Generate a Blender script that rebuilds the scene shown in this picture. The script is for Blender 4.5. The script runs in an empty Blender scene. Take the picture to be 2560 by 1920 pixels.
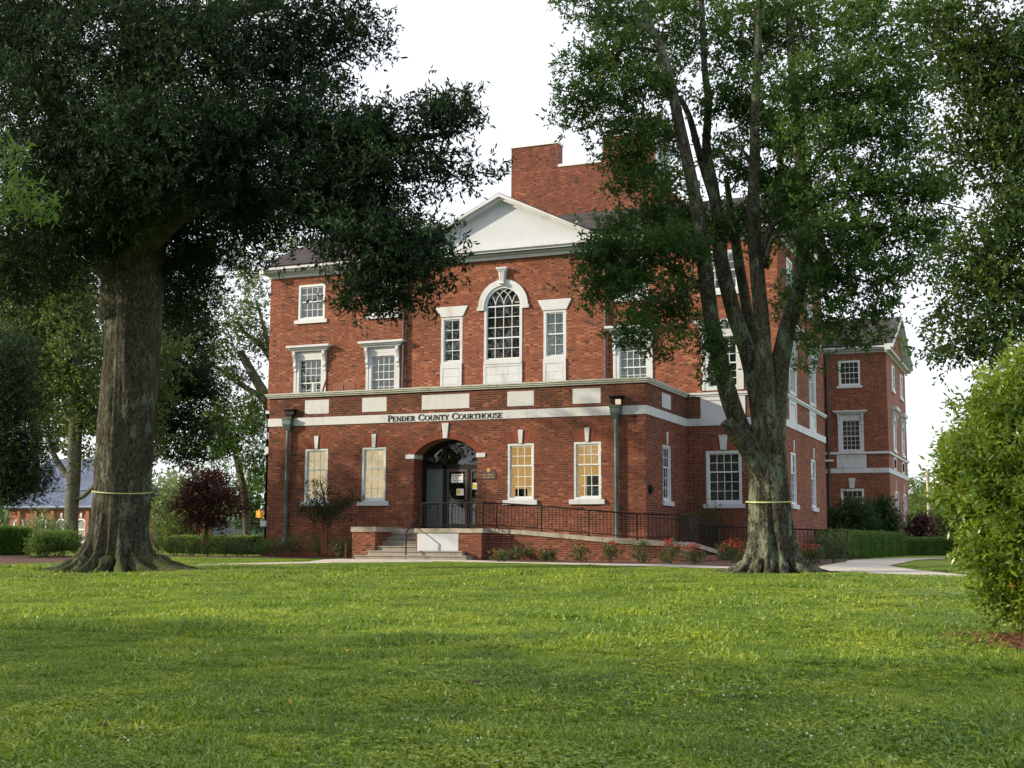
import bpy, math, random
import numpy as np
from mathutils import Matrix, Vector
R_ = math.radians
scene = bpy.context.scene
COL = scene.collection
# ------------------------------------------------------------------ camera
EYE = 1.45
F_PX = 3226.05
def cam_axes(yaw, pitch, roll):
    cy, sy, cp, sp, cr, sr = math.cos(yaw), math.sin(yaw), math.cos(pitch), math.sin(pitch), math.cos(roll), math.sin(roll)
    f = np.array([-sy*cp, cy*cp, sp]); r0 = np.array([cy, sy, 0.0]); u0 = np.cross(r0, f)
    return cr*r0+sr*u0, -sr*r0+cr*u0, f
CR, CU, CF = cam_axes(R_(22.5899), R_(6.9379), R_(0.2622))
cam_d = bpy.data.cameras.new('camera'); cam = bpy.data.objects.new('camera', cam_d); COL.objects.link(cam)
cam.matrix_world = Matrix(((CR[0], CU[0], -CF[0], 0), (CR[1], CU[1], -CF[1], 0), (CR[2], CU[2], -CF[2], EYE), (0, 0, 0, 1)))
cam_d.sensor_width = 36; cam_d.lens = F_PX/2560*36; cam_d.clip_start = 0.1; cam_d.clip_end = 3000
scene.camera = cam
# ------------------------------------------------------------------ light
SUN_EL, SUN_AZ = 20.0, 63.0        # azimuth: degrees to the left of the facade's outward normal (-Y)
to_sun = Vector((-math.sin(R_(SUN_AZ))*math.cos(R_(SUN_EL)), -math.cos(R_(SUN_AZ))*math.cos(R_(SUN_EL)), math.sin(R_(SUN_EL))))
world = bpy.data.worlds.new('World'); scene.world = world; world.use_nodes = True
wn = world.node_tree.nodes; wl = world.node_tree.links
bg = wn['Background']; bg.inputs['Strength'].default_value = 0.11
sky = wn.new('ShaderNodeTexSky'); sky.sky_type = 'NISHITA'; sky.sun_disc = False
sky.sun_elevation = R_(SUN_EL); sky.sun_rotation = math.atan2(to_sun.x, to_sun.y)
sky.air_density = 1.0; sky.dust_density = 3.0; sky.ozone_density = 1.0
mixw = wn.new('ShaderNodeMix'); mixw.data_type = 'RGBA'; mixw.inputs[0].default_value = 0.75
mixw.inputs[7].default_value = (8.9, 9.1, 9.6, 1)     # thin bright overcast veil
wl.new(sky.outputs[0], mixw.inputs[6]); wl.new(mixw.outputs[2], bg.inputs['Color'])
sun_d = bpy.data.lights.new('sun', 'SUN'); sun_d.energy = 4.7; sun_d.angle = R_(0.8); sun_d.color = (1.0, 0.84, 0.60)
sun = bpy.data.objects.new('sun', sun_d); COL.objects.link(sun)
sun.rotation_euler = to_sun.to_track_quat('Z', 'Y').to_euler()
scene.view_settings.view_transform = 'Standard'; scene.view_settings.look = 'None'
scene.view_settings.gamma = 1.0; scene.view_settings.use_curve_mapping = False
scene.view_settings.exposure = 0.60
scene.cycles.max_bounces = 6; scene.cycles.transparent_max_bounces = 12
scene.cycles.diffuse_bounces = 3; scene.cycles.glossy_bounces = 3
# ------------------------------------------------------------------ pixel helpers (photo pixels 2560 x 1920)
def ray(x, y):
    return CR*(x-1280)/F_PX - CU*(y-960)/F_PX + CF
def atY(x, y, Y):
    d = ray(x, y); p = d*(Y/d[1]); p[2] += EYE; return p
def ground_h(X, Y):
    """terrain height; eye height 1.45 above the lawn at the camera, rising towards the building"""
    Y = np.asarray(Y, float); X = np.asarray(X, float)
    z = np.where(Y > 34, EYE-0.59, EYE-1.5+0.91*np.clip(Y, -40, 34)/34)
    z = z + 0.02*np.sin(X*0.7+Y*0.45)*np.sin(Y*0.53+1.1-X*0.2)*np.clip((33-Y)/6, 0, 1)
    return z
def gnd(x, y):
    d = ray(x, y)
    ts = np.linspace(3, 400, 40000)
    i = int(np.argmax(d[2]*ts+EYE < ground_h(d[0]*ts, d[1]*ts)))
    t = ts[i]; return np.array([d[0]*t, d[1]*t, float(ground_h(d[0]*t, d[1]*t))])
# ------------------------------------------------------------------ materials
def new_mat(name):
    m = bpy.data.materials.new(name); m.use_nodes = True
    nt = m.node_tree; b = nt.nodes['Principled BSDF']; return m, nt, b
def N(nt, t, **kw):
    n = nt.nodes.new(t)
    for k, v in kw.items():
        if k.startswith('i_'): n.inputs[k[2:].replace('_', ' ')].default_value = v
        else: setattr(n, k, v)
    return n
def ramp(nt, stops, src=None):
    r = nt.nodes.new('ShaderNodeValToRGB'); e = r.color_ramp.elements
    while len(e) < len(stops): e.new(0.5)
    for i, (p, c) in enumerate(stops):
        e[i].position = p; e[i].color = (c[0], c[1], c[2], 1)
    if src is not None: nt.links.new(src, r.inputs[0])
    return r
def noise(nt, scale, detail=4, rough=0.6, vec=None, dist=0.0):
    n = N(nt, 'ShaderNodeTexNoise'); n.inputs['Scale'].default_value = scale; n.inputs['Detail'].default_value = detail
    n.inputs['Roughness'].default_value = rough; n.inputs['Distortion'].default_value = dist
    if vec is not None: nt.links.new(vec, n.inputs['Vector'])
    return n
def coords(nt, scale=(1, 1, 1)):
    g = N(nt, 'ShaderNodeNewGeometry'); mp = N(nt, 'ShaderNodeMapping'); mp.inputs['Scale'].default_value = scale
    nt.links.new(g.outputs['Position'], mp.inputs['Vector']); return mp.outputs[0]
def mixc(nt, fac, a, b, mode='MIX'):
    m = N(nt, 'ShaderNodeMix'); m.data_type = 'RGBA'; m.blend_type = mode
    for s, v in ((0, fac), (6, a), (7, b)):
        if hasattr(v, 'links'): nt.links.new(v, m.inputs[s])
        else: m.inputs[s].default_value = v if s == 0 else (v[0], v[1], v[2], 1)
    return m.outputs[2]
def bump(nt, b, h, strength=0.3, dist=0.02):
    bp = N(nt, 'ShaderNodeBump'); bp.inputs['Strength'].default_value = strength; bp.inputs['Distance'].default_value = dist
    nt.links.new(h, bp.inputs['Height']); nt.links.new(bp.outputs[0], b.inputs['Normal'])
def plain(name, col, rough=0.6, var=0.12, scale=3.0, bmp=0.0, metal=0.0, dirt=None, spec=0.5):
    m, nt, b = new_mat(name)
    v = coords(nt); n = noise(nt, scale, 6, 0.65, v)
    c0 = [c*(1-var) for c in col]; c1 = [min(1, c*(1+var)) for c in col]
    r = ramp(nt, [(0.3, c0), (0.7, c1)], n.outputs[0]); out = r.outputs[0]
    if dirt:
        n2 = noise(nt, dirt[1], 5, 0.7, coords(nt, dirt[3] if len(dirt) > 3 else (1, 1, 1)))
        rr = ramp(nt, [(dirt[2], (0, 0, 0)), (dirt[2]+0.2, (1, 1, 1))], n2.outputs[0])
        out = mixc(nt, rr.outputs[0], out, dirt[0])
    nt.links.new(out, b.inputs['Base Color'])
    b.inputs['Roughness'].default_value = rough; b.inputs['Metallic'].default_value = metal
    b.inputs['Specular IOR Level'].default_value = spec
    if bmp: bump(nt, b, noise(nt, scale*12, 5, 0.7, v).outputs[0], bmp, 0.01)
    return m
def tone_mat(name, stops, rough=0.85, wob=0.25, wscale=1.2, spec=0.3, fine=40.0, bmp=0.3):
    m, nt, b = new_mat(name)
    a = N(nt, 'ShaderNodeAttribute', attribute_name='tone')
    r = ramp(nt, stops, a.outputs['Fac'])
    v = coords(nt); n = noise(nt, wscale, 5, 0.6, v); n2 = noise(nt, fine, 3, 0.6, v)
    k = ramp(nt, [(0.3, (1-wob,)*3), (0.72, (1+wob*0.6,)*3)], n.outputs[0])
    c = mixc(nt, 1.0, r.outputs[0], k.outputs[0], 'MULTIPLY')
    if name.startswith('brick'):
        ns = noise(nt, 1.1, 6, 0.7, coords(nt, (1, 1, 0.22))); ks = ramp(nt, [(0.30, (0.70, 0.68, 0.70)), (0.47, (1, 1, 1)), (0.66, (1.05, 1.10, 1.14))], ns.outputs[0]); c = mixc(nt, 1.0, c, ks.outputs[0], 'MULTIPLY')
        ne = noise(nt, 1.7, 8, 0.85, v); ke = ramp(nt, [(0.62, (0, 0, 0)), (0.72, (0.35,)*3)], ne.outputs[0]); c = mixc(nt, ke.outputs[0], c, (0.42, 0.33, 0.28))
    k2 = ramp(nt, [(0.3, (0.8,)*3), (0.7, (1.15,)*3)], n2.outputs[0])
    c = mixc(nt, 1.0, c, k2.outputs[0], 'MULTIPLY')
    nt.links.new(c, b.inputs['Base Color']); b.inputs['Roughness'].default_value = rough
    b.inputs['Specular IOR Level'].default_value = spec
    if bmp: bump(nt, b, n2.outputs[0], bmp, 0.004)
    return m
def leaf_mat(name, stops, trans=0.35, tcol=(0.25, 0.42, 0.06), rough=0.5, spec=0.35, patch=None):
    m, nt, b = new_mat(name)
    a = N(nt, 'ShaderNodeAttribute', attribute_name='tone')
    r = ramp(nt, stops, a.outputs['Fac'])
    n = noise(nt, 0.35, 3, 0.6, coords(nt)) if not patch else noise(nt, patch, 7, 0.72, coords(nt))
    k = ramp(nt, [(0.35, (0.75, 0.8, 0.8)), (0.65, (1.2, 1.15, 1.0))] if not patch else [(0.33, (0.42, 0.58, 0.8)), (0.5, (0.95, 0.98, 1.0)), (0.64, (1.6, 1.32, 1.1))], n.outputs[0])
    c = mixc(nt, 1.0, r.outputs[0], k.outputs[0], 'MULTIPLY')
    nt.links.new(c, b.inputs['Base Color']); b.inputs['Roughness'].default_value = rough
    b.inputs['Specular IOR Level'].default_value = spec
    t = N(nt, 'ShaderNodeBsdfTranslucent')
    tc = mixc(nt, 0.5, c, tcol); nt.links.new(tc, t.inputs['Color'])
    mx = N(nt, 'ShaderNodeMixShader'); mx.inputs[0].default_value = trans
    nt.links.new(b.outputs[0], mx.inputs[1]); nt.links.new(t.outputs[0], mx.inputs[2])
    nt.links.new(mx.outputs[0], nt.nodes['Material Output'].inputs['Surface'])
    return m
def bark_mat(name, base, light, dark, lichen=None, lichen_amt=0.5, moss=None, vs=0.35, scale=22.0):
    m, nt, b = new_mat(name)
    v = coords(nt, (1, 1, vs)); n = noise(nt, scale, 8, 0.72, v, 1.2)
    r = ramp(nt, [(0.40, dark), (0.5, base), (0.62, light)], n.outputs[0]); c = r.outputs[0]
    nb = noise(nt, 0.9, 5, 0.7, coords(nt, (1, 1, .5))); kb = ramp(nt, [(0.35, (0.6, 0.6, 0.6)), (0.65, (1.15, 1.18, 1.05))], nb.outputs[0]); c = mixc(nt, 1.0, c, kb.outputs[0], 'MULTIPLY')
    if lichen:
        l1 = noise(nt, 2.6, 8, 0.8, coords(nt, (1, 1, 0.5))); l2 = noise(nt, 22, 5, 0.8, coords(nt))
        ad = N(nt, 'ShaderNodeMath', operation='MULTIPLY_ADD'); ad.inputs[1].default_value = 0.35
        nt.links.new(l2.outputs[0], ad.inputs[0]); nt.links.new(l1.outputs[0], ad.inputs[2])
        rr = ramp(nt, [(0.80-lichen_amt*0.25, (0, 0, 0)), (0.84-lichen_amt*0.25, (0.9,)*3)], ad.outputs[0])
        c = mixc(nt, rr.outputs[0], c, lichen)
    if moss:
        g = N(nt, 'ShaderNodeNewGeometry'); sp = N(nt, 'ShaderNodeSeparateXYZ'); nt.links.new(g.outputs['Position'], sp.inputs[0])
        mr = N(nt, 'ShaderNodeMapRange'); mr.inputs[1].default_value = moss[1]; mr.inputs[2].default_value = moss[2]
        mr.inputs[3].default_value = 1; mr.inputs[4].default_value = 0; nt.links.new(sp.outputs[2], mr.inputs[0])
        n3 = noise(nt, 2.5, 6, 0.75, coords(nt)); mu = N(nt, 'ShaderNodeMath', operation='MULTIPLY')
        nt.links.new(mr.outputs[0], mu.inputs[0]); nt.links.new(n3.outputs[0], mu.inputs[1])
        rr = ramp(nt, [(0.36, (0, 0, 0)), (0.5, (0.9,)*3)], mu.outputs[0]); c = mixc(nt, rr.outputs[0], c, moss[0])
    nt.links.new(c, b.inputs['Base Color']); b.inputs['Roughness'].default_value = 0.95
    b.inputs['Specular IOR Level'].default_value = 0.15
    bump(nt, b, n.outputs[0], 0.8, 0.03)
    return m
BRICK_STOPS = [(0.0, (0.070, 0.029, 0.025)), (0.25, (0.124, 0.041, 0.028)), (0.6, (0.208, 0.061, 0.036)), (0.85, (0.268, 0.086, 0.048)), (1.0, (0.34, 0.138, 0.080))]
M = {}
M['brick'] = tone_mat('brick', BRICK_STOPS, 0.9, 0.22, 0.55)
M['brick_low'] = tone_mat('brick_low', [(p, (c[0]*0.80, c[1]*0.76, c[2]*0.80)) for p, c in BRICK_STOPS], 0.9, 0.25, 0.6)  # darker copy of the brick; shade on the lower block put into its colour
M['mortar'] = plain('mortar', (0.33, 0.245, 0.165), 0.95, 0.3, 0.8, 0.4)
def brick_far():
    m, nt, b = new_mat('brick_far')
    g = N(nt, 'ShaderNodeNewGeometry'); sp = N(nt, 'ShaderNodeSeparateXYZ'); nt.links.new(g.outputs['Position'], sp.inputs[0])
    ad = N(nt, 'ShaderNodeMath', operation='ADD'); nt.links.new(sp.outputs[0], ad.inputs[0]); nt.links.new(sp.outputs[1], ad.inputs[1])
    cb = N(nt, 'ShaderNodeCombineXYZ'); nt.links.new(ad.outputs[0], cb.inputs[0]); nt.links.new(sp.outputs[2], cb.inputs[1])
    t = N(nt, 'ShaderNodeTexBrick'); nt.links.new(cb.outputs[0], t.inputs['Vector'])
    t.inputs['Scale'].default_value = 1.0; t.inputs['Brick Width'].default_value = 0.214; t.inputs['Row Height'].default_value = 0.072
    t.inputs['Mortar Size'].default_value = 0.006; t.inputs['Bias'].default_value = -0.2
    t.inputs['Color1'].default_value = (0.17, 0.045, 0.03, 1); t.inputs['Color2'].default_value = (0.32, 0.085, 0.05, 1); t.inputs['Mortar'].default_value = (0.30, 0.2, 0.15, 1)
    n = noise(nt, 0.7, 5, 0.65, coords(nt)); k = ramp(nt, [(0.3, (0.8,)*3), (0.7, (1.15,)*3)], n.outputs[0])
    nt.links.new(mixc(nt, 1.0, t.outputs[0], k.outputs[0], 'MULTIPLY'), b.inputs['Base Color'])
    b.inputs['Roughness'].default_value = 0.9; bump(nt, b, t.outputs['Fac'], -0.5, 0.008)
    return m
M['brick_far'] = brick_far()
M['white'] = plain('white_paint', (0.47, 0.50, 0.55), 0.55, 0.06, 2.0, 0.1, dirt=((0.36, 0.36, 0.34), 2.2, 0.53, (1, 1, 0.3)))
M['stucco'] = plain('white_stucco', (0.46, 0.50, 0.56), 0.8, 0.03, 2.5, 0.5)
M['stone'] = plain('concrete_slab', (0.33, 0.30, 0.25), 0.9, 0.2, 4, 0.5, dirt=((0.14, 0.15, 0.09), 1.8, 0.5))
M['step'] = plain('step_stone', (0.27, 0.25, 0.22), 0.9, 0.2, 3, 0.5, dirt=((0.13, 0.12, 0.10), 2.2, 0.55))
M['coping'] = plain('coping_metal', (0.40, 0.43, 0.41), 0.5, 0.15, 2, 0.1, dirt=((0.22, 0.26, 0.23), 2.5, 0.55))
M['frame'] = plain('window_frame', (0.55, 0.60, 0.64), 0.4, 0.05, 3)
M['copper'] = plain('copper_patina', (0.060, 0.100, 0.105), 0.6, 0.3, 3, 0.1, dirt=((0.02, 0.03, 0.032), 2.2, 0.45, (1, 1, 0.5)))
M['bronze'] = plain('dark_bronze', (0.045, 0.033, 0.032), 0.5, 0.2, 3)
M['black'] = plain('black_metal', (0.010, 0.010, 0.011), 0.6, 0.2, 5, spec=0.2)
M['void'] = plain('dark_interior', (0.02, 0.02, 0.022), 0.9, 0.2, 5)
def roof_mat(name, c):
    m, nt, b = new_mat(name)
    g = N(nt, 'ShaderNodeNewGeometry'); sp = N(nt, 'ShaderNodeSeparateXYZ'); nt.links.new(g.outputs['Position'], sp.inputs[0])
    cb = N(nt, 'ShaderNodeCombineXYZ'); nt.links.new(sp.outputs[0], cb.inputs[0])
    ml = N(nt, 'ShaderNodeMath', operation='MULTIPLY'); ml.inputs[1].default_value = 1.0; nt.links.new(sp.outputs[2], ml.inputs[0]); nt.links.new(ml.outputs[0], cb.inputs[1])
    t = N(nt, 'ShaderNodeTexBrick'); nt.links.new(cb.outputs[0], t.inputs['Vector']); t.inputs['Scale'].default_value = 1
    t.inputs['Brick Width'].default_value = 0.3; t.inputs['Row Height'].default_value = 0.07; t.inputs['Mortar Size'].default_value = 0.008
    t.inputs['Color1'].default_value = (c[0]*.75, c[1]*.75, c[2]*.75, 1); t.inputs['Color2'].default_value = (c[0]*1.3, c[1]*1.3, c[2]*1.3, 1); t.inputs['Mortar'].default_value = (c[0]*.4, c[1]*.4, c[2]*.4, 1)
    n = noise(nt, 1.0, 6, 0.7, coords(nt)); k = ramp(nt, [(0.3, (0.75,)*3), (0.7, (1.25,)*3)], n.outputs[0])
    nt.links.new(mixc(nt, 1.0, t.outputs[0], k.outputs[0], 'MULTIPLY'), b.inputs['Base Color'])
    b.inputs['Roughness'].default_value = 0.95; b.inputs['Specular IOR Level'].default_value = 0.2; bump(nt, b, t.outputs['Fac'], -0.4, 0.01)
    return m
M['roof'] = roof_mat('asphalt_shingle', (0.046, 0.038, 0.040))
M['roof_blue'] = roof_mat('blue_roof', (0.10, 0.125, 0.20))
def glass_mat():
    m = bpy.data.materials.new('window_glass'); m.use_nodes = True; nt = m.node_tree; nt.nodes.remove(nt.nodes['Principled BSDF'])
    tr = N(nt, 'ShaderNodeBsdfTransparent'); tr.inputs[0].default_value = (0.97, 0.98, 0.98, 1)
    gl = N(nt, 'ShaderNodeBsdfGlossy'); gl.inputs['Roughness'].default_value = 0.015; gl.inputs['Color'].default_value = (0.9, 0.93, 0.95, 1)
    fr = N(nt, 'ShaderNodeFresnel'); fr.inputs[0].default_value = 1.5
    n = noise(nt, 1.6, 2, 0.5, coords(nt)); bp = N(nt, 'ShaderNodeBump'); bp.inputs['Strength'].default_value = 0.06; bp.inputs['Distance'].default_value = 0.05
    nt.links.new(n.outputs[0], bp.inputs['Height']); nt.links.new(bp.outputs[0], gl.inputs['Normal'])
    ad = N(nt, 'ShaderNodeMath', operation='MULTIPLY_ADD'); ad.inputs[1].default_value = 1.1; ad.inputs[2].default_value = 0.0; nt.links.new(fr.outputs[0], ad.inputs[0])
    mx = N(nt, 'ShaderNodeMixShader'); nt.links.new(ad.outputs[0], mx.inputs[0]); nt.links.new(tr.outputs[0], mx.inputs[1]); nt.links.new(gl.outputs[0], mx.inputs[2])
    nt.links.new(mx.outputs[0], nt.nodes['Material Output'].inputs['Surface']); return m
M['glass'] = glass_mat()
def lit(name, col, strength, base=(0.35, 0.24, 0.12), var=0.3):
    m, nt, b = new_mat(name)
    n = noise(nt, 1.3, 3, 0.6, coords(nt)); k = ramp(nt, [(0.3, tuple(c*(1-var) for c in col)), (0.7, tuple(min(1, c*(1+var*.4)) for c in col))], n.outputs[0])
    b.inputs['Base Color'].default_value = (*base, 1); nt.links.new(k.outputs[0], b.inputs['Emission Color']); b.inputs['Emission Strength'].default_value = strength
    b.inputs['Roughness'].default_value = 0.9; return m
M['shade_lit'] = lit('lit_window_shade', (0.92, 0.52, 0.17), 0.36)
M['shade_pale'] = lit('pale_window_shade', (0.88, 0.68, 0.40), 0.46, (0.45, 0.38, 0.26))
M['lamp'] = lit('lamp_face', (1.0, 0.85, 0.6), 0.4)  # glow; on the floodlight it stands for sun on the face
M['blind_grey'] = plain('grey_blind', (0.20, 0.22, 0.20), 0.8, 0.2, 3)
M['blind_dark'] = plain('dark_curtain', (0.05, 0.045, 0.04), 0.9, 0.4, 1.5)  # sheet behind the glass, the unlit room's darkness put into its colour
M['blind_brown'] = plain('brown_curtain', (0.13, 0.085, 0.055), 0.9, 0.5, 1.0)  # plain brown sheet behind the glass
M['blind_white'] = plain('white_shade', (0.86, 0.88, 0.88), 0.8, 0.08, 2)
M['paper'] = plain('paper', (0.70, 0.72, 0.75), 0.8, 0.03, 5)
M['paper_yellow'] = plain('yellow_print', (0.62, 0.55, 0.12), 0.8, 0.05, 5)
M['ink'] = plain('ink', (0.05, 0.05, 0.06), 0.8, 0.0, 5)
M['gold'] = plain('gilt', (0.38, 0.25, 0.11), 0.35, 0.1, 5)
M['door_grey'] = plain('grey_panel', (0.10, 0.125, 0.14), 0.5, 0.1, 2)
M['rust'] = plain('rust_cover', (0.17, 0.05, 0.025), 0.7, 0.2, 3)
M['oak_leaf'] = leaf_mat('oak_leaf', [(0, (0.008, 0.019, 0.013)), (0.6, (0.015, 0.035, 0.020)), (1, (0.040, 0.072, 0.028))], 0.14, (0.08, 0.16, 0.03), 0.65, 0.12)
M['oak2_leaf'] = leaf_mat('oak2_leaf', [(0, (0.020, 0.048, 0.020)), (0.6, (0.050, 0.098, 0.030)), (1, (0.12, 0.18, 0.042))], 0.32, (0.15, 0.30, 0.05), 0.65, 0.12)
M['back_leaf'] = leaf_mat('back_leaf', [(0, (0.018, 0.038, 0.017)), (0.6, (0.036, 0.066, 0.024)), (1, (0.085, 0.12, 0.03))], 0.36, (0.30, 0.42, 0.06))
M['pale_leaf'] = leaf_mat('pale_leaf', [(0, (0.05, 0.09, 0.05)), (0.6, (0.09, 0.14, 0.07)), (1, (0.15, 0.20, 0.09))], 0.4, (0.3, 0.42, 0.12))  # haze over the far trees put into the colour; also on grey-green shrubs
M['hedge_dark'] = leaf_mat('hedge_dark', [(0, (0.012, 0.028, 0.014)), (0.6, (0.026, 0.055, 0.022)), (1, (0.06, 0.10, 0.03))], 0.2, (0.1, 0.2, 0.03), 0.6, 0.15)
M['oak3_leaf'] = leaf_mat('oak3_leaf', [(0, (0.010, 0.026, 0.011)), (0.6, (0.024, 0.052, 0.019)), (1, (0.09, 0.13, 0.03))], 0.26, (0.18, 0.28, 0.03), 0.65, 0.12)
M['maple_leaf'] = leaf_mat('maple_leaf', [(0, (0.012, 0.006, 0.007)), (0.6, (0.026, 0.010, 0.011)), (1, (0.075, 0.018, 0.018))], 0.3, (0.25, 0.03, 0.02))
M['shrub_leaf'] = leaf_mat('shrub_leaf', [(0, (0.040, 0.085, 0.013)), (0.5, (0.125, 0.215, 0.024)), (0.85, (0.24, 0.34, 0.038)), (1, (0.38, 0.30, 0.06))], 0.42, (0.40, 0.50, 0.05), 0.35, 0.5)
M['hedge_leaf'] = leaf_mat('hedge_leaf', [(0, (0.022, 0.06, 0.015)), (0.6, (0.05, 0.115, 0.02)), (1, (0.10, 0.18, 0.03))], 0.3, (0.2, 0.36, 0.04))
M['rose_leaf'] = leaf_mat('rose_leaf', [(0, (0.025, 0.045, 0.02)), (0.6, (0.055, 0.085, 0.03)), (1, (0.12, 0.12, 0.045))], 0.3, (0.2, 0.28, 0.05))
M['cover_leaf'] = leaf_mat('cover_leaf', [(0, (0.04, 0.09, 0.02)), (0.6, (0.08, 0.16, 0.03)), (1, (0.14, 0.24, 0.05))], 0.35, (0.3, 0.45, 0.06))
M['petal'] = tone_mat('red_petal', [(0, (0.25, 0.012, 0.012)), (1, (0.55, 0.05, 0.04))], 0.6, 0.1, 4, bmp=0)
M['grass_blade'] = leaf_mat('grass_blade', [(0, (0.048, 0.110, 0.016)), (0.45, (0.170, 0.280, 0.036)), (0.85, (0.32, 0.41, 0.055)), (1, (0.50, 0.54, 0.16))], 0.40, (0.34, 0.46, 0.04), 0.4, 0.35, patch=0.9)
M['clover'] = tone_mat('clover_head', [(0, (0.38, 0.34, 0.26)), (1, (0.66, 0.64, 0.56))], 0.8, 0.1, 4, bmp=0)
M['bark_oak'] = bark_mat('bark_oak', (0.050, 0.047, 0.036), (0.105, 0.100, 0.078), (0.012, 0.011, 0.009), (0.12, 0.14, 0.105), 0.28, ((0.055, 0.075, 0.018), EYE-1.0, EYE+1.6))
M['bark_oak2'] = bark_mat('bark_oak2', (0.048, 0.042, 0.034), (0.105, 0.10, 0.075), (0.010, 0.009, 0.007), (0.12, 0.15, 0.105), 0.42, ((0.05, 0.08, 0.02), EYE-1.0, EYE+0.3))
M['bark_back'] = bark_mat('bark_back', (0.10, 0.10, 0.085), (0.16, 0.155, 0.13), (0.03, 0.03, 0.025))
M['ribbon'] = plain('ribbon', (0.42, 0.50, 0.20), 0.6, 0.05, 4)
M['mulch'] = plain('mulch', (0.075, 0.030, 0.020), 1.0, 0.6, 14, 0.9)
M['mulch_red'] = plain('mulch_red', (0.16, 0.065, 0.035), 1.0, 0.6, 14, 0.9)
M['concrete'] = plain('pavement', (0.42, 0.38, 0.34), 0.9, 0.15, 1.5, 0.3, dirt=((0.28, 0.26, 0.22), 0.9, 0.55))
M['signal'] = plain('signal_yellow', (0.85, 0.42, 0.05), 0.4, 0.05, 4)
M['signal_dark'] = plain('signal_dark', (0.02, 0.02, 0.02), 0.4, 0.05, 4)
def lawn_mat():
    m, nt, b = new_mat('lawn_soil')
    v = coords(nt); n = noise(nt, 0.5, 6, 0.65, v); n2 = noise(nt, 30, 5, 0.8, v)
    r = ramp(nt, [(0.32, (0.085, 0.15, 0.022)), (0.5, (0.165, 0.235, 0.034)), (0.66, (0.23, 0.27, 0.05))], n.outputs[0])
    k = ramp(nt, [(0.35, (0.55,)*3), (0.65, (1.35,)*3)], n2.outputs[0])
    c = mixc(nt, 1.0, r.outputs[0], k.outputs[0], 'MULTIPLY')
    nt.links.new(c, b.inputs['Base Color']); b.inputs['Roughness'].default_value = 0.95; b.inputs['Specular IOR Level'].default_value = 0.1
    bump(nt, b, n2.outputs[0], 0.8, 0.03); return m
M['lawn'] = lawn_mat()
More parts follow.
